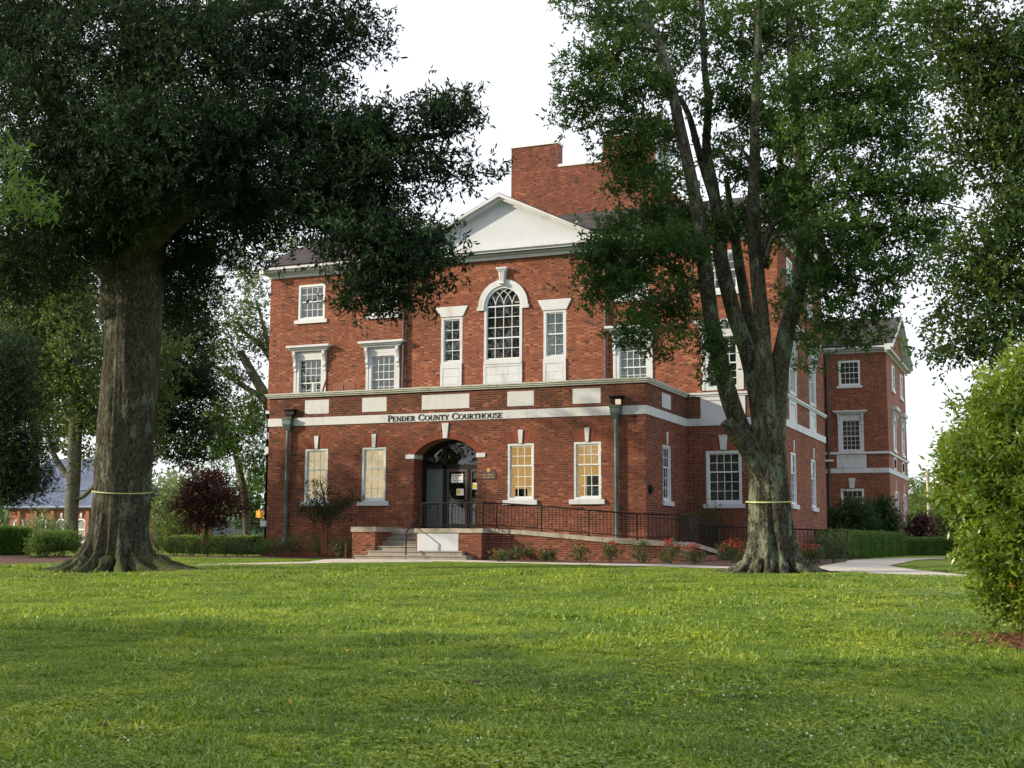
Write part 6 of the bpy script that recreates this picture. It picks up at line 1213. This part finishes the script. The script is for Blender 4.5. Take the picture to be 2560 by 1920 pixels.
b = MB(); p = atY(2325, 1360, 98); b.tube([(p[0], 98, EYE+GR), (p[0], 98, EYE+5.2)], 0.12, 8); o = b.build('light_pole', 'stone', None); o['label'] = 'pale pole standing beyond the hedge left of the bright bush'; o['category'] = 'pole'
# overhanging tree at the right edge
bg_tree('dark oak whose crown hangs into the top right corner above the bright bush', 22, [(2950, 1420, 40), (2920, 1000, 36), (2850, 500, 30), (2800, 100, 20)],
        [(2420, 60, 110, 60, 36), (2530, 150, 90, 120, 70), (2440, 200, 70, 90, 36), (2540, 330, 70, 110, 46), (2470, 330, 70, 90, 32), (2400, 130, 60, 50, 18), (2500, 430, 60, 40, 20), (2380, 370, 50, 60, 14), (2520, 590, 70, 60, 34), (2440, 640, 70, 40, 24), (2380, 690, 50, 25, 12), (2480, 720, 80, 60, 40), (2540, 760, 60, 80, 36), (2400, 770, 45, 30, 12), (2420, 850, 60, 35, 18), (2500, 870, 50, 40, 18), (2380, 860, 35, 25, 8), (2350, 900, 22, 15, 4), (2560, 520, 40, 60, 16), (2650, 300, 150, 300, 150), (2330, 30, 60, 30, 12)], 'oak3_leaf', 210, dens=1.15, L=0.10, W=0.045, spray=.28, cl=.25, ps=9, bark='bark_oak2',
        name='oak_tree', group=None, limbs=[[(2850, 500, 16), (2700, 480, 10), (2560, 470, 5), (2450, 460, 2)], [(2880, 800, 14), (2700, 780, 9), (2560, 790, 5), (2400, 850, 2)], [(2820, 200, 14), (2600, 160, 7), (2450, 100, 3)]])
# near trees outside the left edge: one branch tip reaches into view, their crowns shade the near lawn
def near_tree(label, base, H, R, seed, n=240, zlo=.32, L=.30, blobs=()):
    base = np.array([base[0], base[1], float(ground_h(*base))]); t = thing('oak_tree', label, 'tree', tuple(base))
    limb([(base[0], base[1], base[2]-.1, H*.035), (base[0]+.1, base[1], base[2]+H*.25, H*.03), (base[0], base[1]+.2, base[2]+H*.6, H*.018), (base[0], base[1], base[2]+H*.9, .06)], 16, seed, .05).build('trunk', 'bark_oak', t, smooth=True)
    g = np.random.default_rng(seed); bl = [((base[0]+g.uniform(-.55, .55)*R, base[1]+g.uniform(-.55, .55)*R, base[2]+H*g.uniform(zlo, .88)), (R*.5, R*.5, H*.11), n/16) for _ in range(16)]
    crown(t, 'oak2_leaf', bl, seed, L=L, W=L*.38, per_cluster=6, per_spray=9, spray=.5, cl_r=.45)
    if blobs:
        crown(t, 'cover_leaf', [pxblob(*q) for q in blobs], seed+50, 'branch_leaves', L=.080, W=.024, per_cluster=5, per_spray=8, spray=.16, cl_r=.07, droop=.2)
        limb([(base[0], base[1], base[2]+4.2, .12), (-10.2, 6.6, 4.9, .05), tuple(list(atY(60, 455, 9.0))+[.010])], 8, 9).build('limb', 'bark_oak', t, smooth=True)
    return t
near_tree('oak just outside the left edge, one sunlit branch tip reaching into view', (-13.6, 1.6), 13, 3.6, 220, 460, blobs=[(20, 385, 34, 10, 9, .12, 4), (70, 500, 34, 12, 9, .12, 6), (105, 518, 18, 8, 9, .1, 3), (15, 515, 34, 10, 9, .12, 4), (20, 445, 20, 20, 9, .12, 2)])
near_tree('taller oak outside the left edge behind the first one', (-20.0, 2.2), 14, 4.2, 221, 480)
near_tree('small round oak outside the left edge beside the near lawn', (-18.5, 7.0), 5.0, 2.6, 224, 120, .2)
near_tree('dark oak outside the left edge level with the big oak', (-38.5, 31.0), 10.5, 3.6, 223, 260, .35)
for (x, y, lab) in ((-24, -13, 'oak behind the viewpoint, nearest of the row reflected in the windows'), (-34, -15, 'second oak of the row behind the viewpoint'), (-46, -12, 'middle oak of the row behind the viewpoint'), (-58, -15, 'fourth oak of the row behind the viewpoint'), (-71, -11, 'farthest oak of the row behind the viewpoint')): near_tree(lab, (x, y), 16, 6.5, 230-x, 260, .2, .5)

def woods():
    g = np.random.default_rng(77); bl = []
    for x in np.arange(-330, 120, 7.0):
        Y = 185+g.uniform(-12, 12); h = g.uniform(6, 12); bl.append(((x, Y, EYE+GR+h*.5), (6, 5, h*.5), 26))
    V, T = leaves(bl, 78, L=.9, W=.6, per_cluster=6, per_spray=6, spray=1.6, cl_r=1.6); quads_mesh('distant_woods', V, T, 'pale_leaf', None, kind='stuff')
woods()
# ------------------------------------------------------------------ church, street furniture
CHY = 92.0; ch = thing('church', 'low brick church with a steep blue roof and pointed white windows at the far left', 'church', (atY(120, 1353, CHY)[0], CHY, EYE+GR))
k = dpt(atY(120, 1353, CHY))/F_PX; X = lambda px: atY(px, 1300, CHY)[0]; Z = lambda py, px=120: atY(px, py, CHY)[2]-EYE
CF_ = south(CHY); ez = Z(1270); rz = Z(1148)
b = MB(); b.box(X(25), X(232), CHY, CHY+10, EYE+GR-.2, EYE+ez); b.build('wall', 'brick_far', ch)
b = MB(); 
for px in (50, 92, 135, 178, 222): b.fbox(CF_, X(px)-.18, X(px)+.18, GR, ez-.3, 0, .25)
b.build('buttress', 'brick_far', ch)
b = MB(); b.fbox(CF_, X(20), X(236), ez-.05, ez+.12, -.1, .5); b.build('eaves', 'white', ch)
b = MB(); slab(b, [(X(18), CHY-.6, ez), (X(238), CHY-.6, ez), (X(238), CHY+5, rz*1.05), (X(18), CHY+5, rz*1.05)]); slab(b, [(X(238), CHY+10.6, ez), (X(18), CHY+10.6, ez), (X(18), CHY+5, rz*1.05), (X(238), CHY+5, rz*1.05)]); b.build('roof', 'roof_blue', ch)
for px in (7, 49, 107, 155, 204):
    xc = X(px); w_ = .62
    if px < 20: continue
    o = MB(); zt = Z(1298); zb = Z(1350)
    o.fbox(CF_, xc-w_, xc-w_+.16, zb-.6, zt-.5, 0, .10); o.fbox(CF_, xc+w_-.16, xc+w_, zb-.6, zt-.5, 0, .10); o.fbox(CF_, xc-w_, xc+w_, zt-1.0, zt-.86, 0, .1); o.fbox(CF_, xc-w_, xc+w_, zb-.2, zb-.1, 0, .1)
    for sg in (-1, 1):
        for q in range(6):
            t0, t1 = q/6, (q+1)/6; f = lambda t: (xc+sg*w_*math.cos(t*math.pi/2)**.8 if t < 1 else xc, zt-.5+.55*math.sin(t*math.pi/2)); f2 = lambda t: (xc+sg*(w_-.16)*(math.cos(t*math.pi/2)**.8 if t < 1 else 0), zt-.5+.42*math.sin(t*math.pi/2))
            P4 = [f2(t0), f(t0), f(t1), f2(t1)]; o.fpoly(CF_, P4 if sg > 0 else P4[::-1], 0, .1)
    wz = o.build('window', 'frame', ch); b = MB(); b.fpoly(CF_, [(xc-w_+.1, zb-.6), (xc+w_-.1, zb-.6), (xc+w_-.1, zt-.5), (xc, zt-.08), (xc-w_+.1, zt-.5)], 0.0, .03); b.build('pane', 'blind_grey', wz)
    b = MB(); b.fbox(CF_, xc-.1, xc+.1, zt+.15, zt+.55, 0, .1); b.build('keystone', 'white', wz)
sgp = atY(648, 1285, 58); ts = thing('traffic_signal', 'yellow traffic signal hanging from a wire left of the building corner', 'traffic signal', tuple(sgp))
b = MB(); b.box(sgp[0]-.17, sgp[0]+.17, sgp[1]-.12, sgp[1]+.12, sgp[2]-.25, sgp[2]+.22); b.box(sgp[0]-.05, sgp[0]+.05, sgp[1]-.05, sgp[1]+.05, sgp[2]+.22, sgp[2]+.34); b.build('housing', 'signal', ts)
for i in range(3):
    b = MB(); z = sgp[2]+.12-i*.155; b.tube([(sgp[0]+.17, sgp[1], z), (sgp[0]+.32, sgp[1], z-.01)], .065, 10); b.build('visor', 'signal', ts)
ts.scale = (.8, .8, .8)
b = MB()
for (y0, y1) in ((1265, 1279), (1305, 1301), (1314, 1312)):
    P_ = [atY(560, y0, 60), atY(648, (y0+y1)/2+1, 58), atY(760, y1, 56)]; b.tube([tuple(p) for p in P_], .012, 4)
P_ = [atY(-50, 1229, 80), atY(100, 1229, 80), atY(400, 1222, 80), atY(560, 1262, 75)]; b.tube([tuple(p) for p in P_], .03, 4)
o = b.build('overhead_wires', 'black', None); o['label'] = 'thin wires crossing left of the building behind the trees'; o['category'] = 'wires'
p = atY(395, 1340, 90); b = MB(); b.tube([(p[0], 90, EYE+GR), (p[0], 90, EYE+3.2)], .28, 8); o = b.build('utility_pole', 'bark_back', None); o['label'] = 'grey pole behind the right side of the big oak roots'; o['category'] = 'pole'
p = atY(395, 1310, 110); b = MB(); b.box(p[0]-3, p[0]+2.2, 110, 116, EYE+GR, EYE+2.1); b.box(p[0]-3.2, p[0]+2.4, 109.8, 116.2, EYE+2.1, EYE+2.4); o = b.build('far_building', 'rust', None); o['label'] = 'small reddish building glimpsed right of the big oak roots'; o['category'] = 'building'
p = atY(575, 1330, 100); b = MB(); b.box(p[0]-2.2, p[0]+2.4, 100, 104, EYE+GR, EYE+1.6); b.box(p[0]-2.4, p[0]+2.6, 99.8, 104.2, EYE+1.6, EYE+1.8); o = b.build('far_building', 'door_grey', None); o['label'] = 'dark grey low building behind the purple maple trunk'; o['category'] = 'building'
p = atY(2307, 1362, 90); b = MB(); b.box(p[0]-.9, p[0]+.9, 89, 91, EYE+GR+.3, EYE+GR+.9); b.box(p[0]-.6, p[0]+.5, 89.2, 90.8, EYE+GR+.9, EYE+GR+1.35); b.tube([(p[0]-.6, 88.99, EYE+GR+.35), (p[0]-.6, 91, EYE+GR+.35)], .33, 10); b.tube([(p[0]+.6, 88.99, EYE+GR+.35), (p[0]+.6, 91, EYE+GR+.35)], .33, 10)
o = b.build('parked_car', 'white', None); o['label'] = 'white car roof barely showing above the far hedge'; o['category'] = 'car'

# ------------------------------------------------------------------ grass
HID = bpy.data.collections.new('grass_patches')
def patch(seed, n, R, hmin, hmax, w, clover=0.25):
    g = np.random.default_rng(seed); a = g.uniform(0, 6.28, n); r = R*np.sqrt(g.random(n)); x, y = r*np.cos(a), r*np.sin(a); h = g.uniform(hmin, hmax, n); az = g.uniform(0, 6.28, n); ln = g.uniform(.15, 1.0, n)*h
    hx, hy = np.cos(az), np.sin(az); px_, py_ = -hy*w*g.uniform(.6, 1.3, n), hx*w*g.uniform(.6, 1.3, n)
    P0 = np.stack([x-px_, y-py_, np.zeros(n)], -1); P1 = np.stack([x+px_, y+py_, np.zeros(n)], -1)
    Mx, My, Mz = x+hx*ln*.45, y+hy*ln*.45, h*.62
    P2 = np.stack([Mx+px_*.8, My+py_*.8, Mz], -1); P3 = np.stack([Mx-px_*.8, My-py_*.8, Mz], -1); T_ = np.stack([x+hx*ln*1.1, y+hy*ln*1.1, h*g.uniform(.8, 1.0, n)], -1)
    V = np.concatenate([np.stack([P0, P1, P2, P3], 1), np.stack([P3, P2, T_, T_+[0, 0, 1e-4]], 1)]); tone = np.tile(np.clip(g.normal(.48, .26, n), 0, 1), 2)
    m = int(n*clover); a = g.uniform(0, 6.28, m); r = R*np.sqrt(g.random(m)); s_ = g.uniform(.008, .016, m); x, y, z = r*np.cos(a), r*np.sin(a), g.uniform(.025, .055, m); t = g.uniform(0, 6.28, m); ti = g.normal(0, .25, (m, 4))
    L4 = np.stack([np.stack([x+s_*np.cos(t+k*np.pi/2), y+s_*np.sin(t+k*np.pi/2), z+s_*ti[:, k]], -1) for k in range(4)], 1)
    V = np.concatenate([V, L4]); tone = np.concatenate([tone, np.clip(g.normal(.55, .15, m), 0, 1)])
    me_o = quads_mesh('grass_patch', V, tone, 'grass_blade', None); COL.objects.unlink(me_o); HID.objects.link(me_o)
for s_ in range(3): patch(400+s_, (820, 620, 700)[s_], 0.34, .022, (.065, .085, .05)[s_], (.0062, .0078, .0055)[s_], (.15, .12, .7)[s_])
def gn_scatter(name, pts, rot, scl, coll, kind='stuff'):
    me = bpy.data.meshes.new(name); me.from_pydata(pts.tolist(), [], [])
    a = me.attributes.new('rz', 'FLOAT', 'POINT'); a.data.foreach_set('value', rot.astype(np.float32)); a = me.attributes.new('sc', 'FLOAT', 'POINT'); a.data.foreach_set('value', scl.astype(np.float32))
    a = me.attributes.new('pick', 'INT', 'POINT'); a.data.foreach_set('value', np.random.default_rng(1).integers(0, 3, len(pts)).astype(np.int32))
    o = bpy.data.objects.new(name, me); COL.objects.link(o); o['kind'] = kind
    ng = bpy.data.node_groups.new(name, 'GeometryNodeTree'); ng.interface.new_socket('Geometry', in_out='INPUT', socket_type='NodeSocketGeometry'); ng.interface.new_socket('Geometry', in_out='OUTPUT', socket_type='NodeSocketGeometry')
    gi, go = ng.nodes.new('NodeGroupInput'), ng.nodes.new('NodeGroupOutput'); ip = ng.nodes.new('GeometryNodeInstanceOnPoints'); ci = ng.nodes.new('GeometryNodeCollectionInfo'); ci.inputs['Collection'].default_value = coll; ci.inputs['Separate Children'].default_value = True; ci.inputs['Reset Children'].default_value = True
    def attr(n, t):
        q = ng.nodes.new('GeometryNodeInputNamedAttribute'); q.data_type = t; q.inputs['Name'].default_value = n; return q.outputs['Attribute']
    cx = ng.nodes.new('ShaderNodeCombineXYZ'); ng.links.new(attr('rz', 'FLOAT'), cx.inputs[2]); e2r = ng.nodes.new('FunctionNodeEulerToRotation'); ng.links.new(cx.outputs[0], e2r.inputs[0])
    ng.links.new(gi.outputs[0], ip.inputs['Points']); ng.links.new(ci.outputs[0], ip.inputs['Instance']); ip.inputs['Pick Instance'].default_value = True; ng.links.new(attr('pick', 'INT'), ip.inputs['Instance Index'])
    ng.links.new(e2r.outputs[0], ip.inputs['Rotation']); ng.links.new(attr('sc', 'FLOAT'), ip.inputs['Scale']); ng.links.new(ip.outputs[0], go.inputs[0])
    md = o.modifiers.new('scatter', 'NODES'); md.node_group = ng; return o
g = np.random.default_rng(9)
def wedge(y0, y1, step, jit):
    P_ = []; y = y0
    while y < y1:
        # frustum limits at this distance with a margin
        xl, xr_ = y*math.tan(R_(-22.59-21.9))-0.8, y*math.tan(R_(-22.59+21.9))+0.8
        x = xl
        while x < xr_: P_.append((x+g.uniform(-jit, jit), y+g.uniform(-jit, jit))); x += step
        y += step
    return np.array(P_)
A1 = wedge(3.6, 13, .36, .12); A2 = wedge(13, 22, .55, .2); A3 = wedge(22, 29, .8, .3); A4 = wedge(29, 34.3, .42, .12)
P2 = np.concatenate([A1, A2, A3, A4]); SC_ = np.concatenate([g.uniform(.7, 1.2, len(A1)), g.uniform(1.2, 1.7, len(A2)), g.uniform(1.5, 2.0, len(A3)), g.uniform(.6, .9, len(A4))])
def inpoly(P_, poly):
    x, y = P_[:, 0], P_[:, 1]; ins = np.zeros(len(P_), bool); n = len(poly)
    for i in range(n):
        (x1, y1), (x2, y2) = poly[i], poly[(i+1) % n]
        if y1 != y2: c = ((y1 > y) != (y2 > y)) & (x < (x2-x1)*(y-y1)/(y2-y1)+x1); ins ^= c
    return ins
excl = np.zeros(len(P2), bool)
for o in list(bpy.data.objects):
    if o.name.split('.')[0] in ('sidewalk', 'path', 'mulch_bed') and o.type == 'MESH':
        for pol in o.data.polygons:
            c = pol.center; pass
polys = [walk_near+walk_far, PTS([(1700, 1420), (1700, 1413.5), (2030, 1425), (2085, 1411), (2130, 1401), (2260, 1396.5), (2560, 1394), (2560, 1396.5), (2375, 1396.8), (2290, 1401), (2222, 1417), (2300, 1428), (2400, 1438), (2560, 1452), (2560, 1457), (2300, 1440), (2080, 1431.5), (1900, 1425)]),
         PTS([(-250, 1421), (60, 1418), (190, 1412), (260, 1392), (-250, 1390)]), [(-30, 35), (-21, 35), (-21, 34.4), (-30, 34.4)], MB_R]
for pg in polys:
    for (ox, oy) in ((0, 0), (.25, 0), (-.25, 0), (0, .25), (0, -.25)): excl |= inpoly(P2+np.array([ox, oy]), pg)
excl |= np.hypot(P2[:, 0]-mb[0]-.15, P2[:, 1]-mb[1]-.1) < 0.8
excl |= (np.hypot(P2[:, 0]-OB[0], P2[:, 1]-OB[1]) < 2.2+.5*g.random(len(P2))) & (g.random(len(P2)) < .75)
excl |= (np.hypot(P2[:, 0]-TB[0], P2[:, 1]-TB[1]) < 1.4+.4*g.random(len(P2))) & (g.random(len(P2)) < .75)
excl |= (P2[:, 1] > 34.2)
P2, SC_ = P2[~excl], SC_[~excl]
Pz = np.column_stack([P2, ground_h(P2[:, 0], P2[:, 1])-0.004])
gn_scatter('grass', Pz, g.uniform(0, 6.28, len(Pz)), SC_*np.clip(1+.25*np.sin(P2[:, 0]*1.7)*np.sin(P2[:, 1]*1.3+P2[:, 0]*.4), .7, 1.3), HID)
# broad-leaved weeds in loose clumps
def weeds():
    V, T = [], []
    for (q, sx, n) in (((1620, 1680), .35, 70), ((1860, 1740), .5, 110), ((1560, 1745), .4, 60), ((2120, 1700), .5, 80), ((1840, 1680), .25, 60), ((2250, 1820), .35, 70), ((1000, 1690), .4, 50), ((1500, 1790), .3, 40), ((2300, 1650), .6, 90), ((400, 1750), .5, 40), ((900, 1900), .4, 60), ((1900, 1600), 1.0, 90), ((1200, 1600), 1.2, 60), ((2420, 1700), .4, 60)):
        c = gnd(*q)
        for _ in range(n):
            x, y = c[0]+g.normal()*sx, c[1]+g.normal()*sx; z = float(ground_h(x, y))+g.uniform(.06, .10); t0 = g.uniform(0, 6.28); tn = g.uniform(.5, 1)
            for k in range(g.integers(2, 5)):
                t = t0+k*2.1+g.normal()*.3; l, w_ = g.uniform(.028, .055), g.uniform(.010, .017); dx, dy = math.cos(t), math.sin(t)
                V.append([(x, y, z), (x+dx*l*.55-dy*w_, y+dy*l*.55+dx*w_, z+.006), (x+dx*l, y+dy*l, z+g.uniform(-.012, .006)), (x+dx*l*.55+dy*w_, y+dy*l*.55-dx*w_, z+.006)]); T.append(tn)
    quads_mesh('weeds', np.array(V), np.array(T), 'weed_leaf', None, kind='stuff')
M['weed_leaf'] = leaf_mat('weed_leaf', [(0, (0.10, 0.2, 0.02)), (0.6, (0.24, 0.36, 0.03)), (1, (0.46, 0.52, 0.06))], 0.4, (0.5, 0.6, 0.05), 0.4, 0.5)
weeds()
# clover heads
cn = [(gnd(*q)[:2], s_, n) for (q, s_, n) in (((1640, 1740), .45, 40), ((1900, 1765), .5, 30), ((2150, 1850), .5, 24), ((2200, 1560), .8, 26), ((760, 1670), .5, 12), ((1700, 1540), 1.2, 60), ((150, 1590), 1.2, 40), ((1300, 1480), 3, 90), ((600, 1480), 3, 90), ((2000, 1500), 2, 60), ((1100, 1830), .5, 22), ((300, 1850), .5, 12), ((2050, 1900), .4, 14))]
pp = [np.array(c)+g.normal(size=2)*s_ for (c, s_, n) in cn for _ in range(int(n*.8))]+[np.array([g.uniform(-22, 0), g.uniform(6, 30)]) for _ in range(420)]
b = MB()
for p in pp:
    if p[1] > 33 or p[1] < 4: continue
    z = float(ground_h(p[0], p[1]))+g.uniform(.068, .105); r_ = g.uniform(.005, .0095); n_ = 6; V = [(p[0], p[1], z+r_)]
    for (dz, rr) in ((r_*.5, r_*.8), (-r_*.3, r_)): V += [(p[0]+rr*math.cos(6.28*i/n_), p[1]+rr*math.sin(6.28*i/n_), z+dz+g.normal()*.001) for i in range(n_)]
    V.append((p[0], p[1], z-r_)); b.add(V, [(0, 1+i, 1+(i+1) % n_) for i in range(n_)]+[(1+i, 7+i, 7+(i+1) % n_, 1+(i+1) % n_) for i in range(n_)]+[(13, 7+(i+1) % n_, 7+i) for i in range(n_)], g.random())
b.build('clover_flowers', 'clover', None, kind='stuff')
M['leaf_yellow'] = plain('leaf_yellow', (0.75, 0.38, 0.03), .6, .1, 8); M['leaf_brown'] = plain('leaf_brown', (0.07, 0.025, 0.025), .7, .3, 8)
def fallen(px, py, s_, mat, label, rz):
    p = gnd(px, py); b = MB(); n = 9; rim = []
    for i in range(n):
        a = 2*math.pi*i/n+rz; r_ = s_*(1 if i % 2 else .55); rim.append((p[0]+r_*math.cos(a)*.9, p[1]+r_*math.sin(a)*.7, p[2]+.06+.018*math.sin(3*a)+.02*r_/s_*math.cos(a-rz)))
    b.add([(p[0], p[1], p[2]+.055)]+rim, [(0, 1+i, 1+(i+1) % n) for i in range(n)]); o = b.build('fallen_leaf', mat, None, org=tuple(p)); o.location = p; o['label'] = label; o['category'] = 'leaf'; o['group'] = 'fallen leaves on the lawn'
fallen(722, 1776, .035, 'leaf_yellow', 'bright yellow fallen leaf on the near lawn', .3); fallen(255, 1836, .045, 'leaf_brown', 'dark brown curled leaf on the near lawn at lower left', 1.2); fallen(866, 1641, .03, 'leaf_yellow', 'small yellow leaf in the middle of the lawn', 2.0)
fallen(2160, 1515, .08, 'mulch_red', 'reddish fallen leaf on the far lawn at right', .7); fallen(1395, 1526, .14, 'leaf_brown', 'dark scrap of dead leaves on the lawn below the courthouse', .1); fallen(1190, 1722, .05, 'leaf_brown', 'small brown leaf on the near lawn right of the yellow one', .9)
def litter():
    V, T = [], []
    for _ in range(520):
        if _ < 200: a, r_ = g.uniform(0, 6.28), 1.2+abs(g.normal())*1.6; x, y = OB[0]+r_*math.cos(a), OB[1]+r_*math.sin(a)
        elif _ < 330: a, r_ = g.uniform(0, 6.28), .8+abs(g.normal())*1.3; x, y = TB[0]+r_*math.cos(a), TB[1]+r_*math.sin(a)
        else: y = g.uniform(6, 30); x = g.uniform(-y*1.0, 0)
        z = float(ground_h(x, y))+g.uniform(.02, .06); s_ = g.uniform(.018, .04); t = g.uniform(0, 6.28); dx, dy = math.cos(t)*s_, math.sin(t)*s_
        V.append([(x-dx, y-dy, z), (x+dy*.45, y-dx*.45, z+g.normal()*.006), (x+dx, y+dy, z+g.uniform(0, .015)), (x-dy*.45, y+dx*.45, z)]); T.append(g.random())
    quads_mesh('leaf_litter', np.array(V), np.array(T), 'litter', None, kind='stuff')
M['litter'] = tone_mat('litter', [(0, (0.05, 0.025, 0.015)), (0.6, (0.14, 0.08, 0.035)), (1, (0.32, 0.22, 0.08))], .8, .1, 4, bmp=0)
litter()
# mulch chips and bark scraps around the bush and the bed
b = MB()
for _ in range(900):
    a = g.uniform(0, 6.28); r_ = .95*math.sqrt(g.random()); x, y = mb[0]+.15+r_*math.cos(a), mb[1]+.1+.9*r_*math.sin(a); z = float(ground_h(x, y))+.04+g.uniform(0, .03); t = g.uniform(0, 3.14); l, w_ = g.uniform(.015, .045), g.uniform(.004, .010)
    dx, dy = math.cos(t), math.sin(t); b.add([(x-dx*l-dy*w_, y-dy*l+dx*w_, z), (x-dx*l+dy*w_, y-dy*l-dx*w_, z), (x+dx*l+dy*w_, y+dy*l-dx*w_, z+g.normal()*.012), (x+dx*l-dy*w_, y+dy*l+dx*w_, z+g.normal()*.012)], [(0, 1, 2, 3)])
b.build('mulch_chips', 'mulch_red', None, kind='stuff')
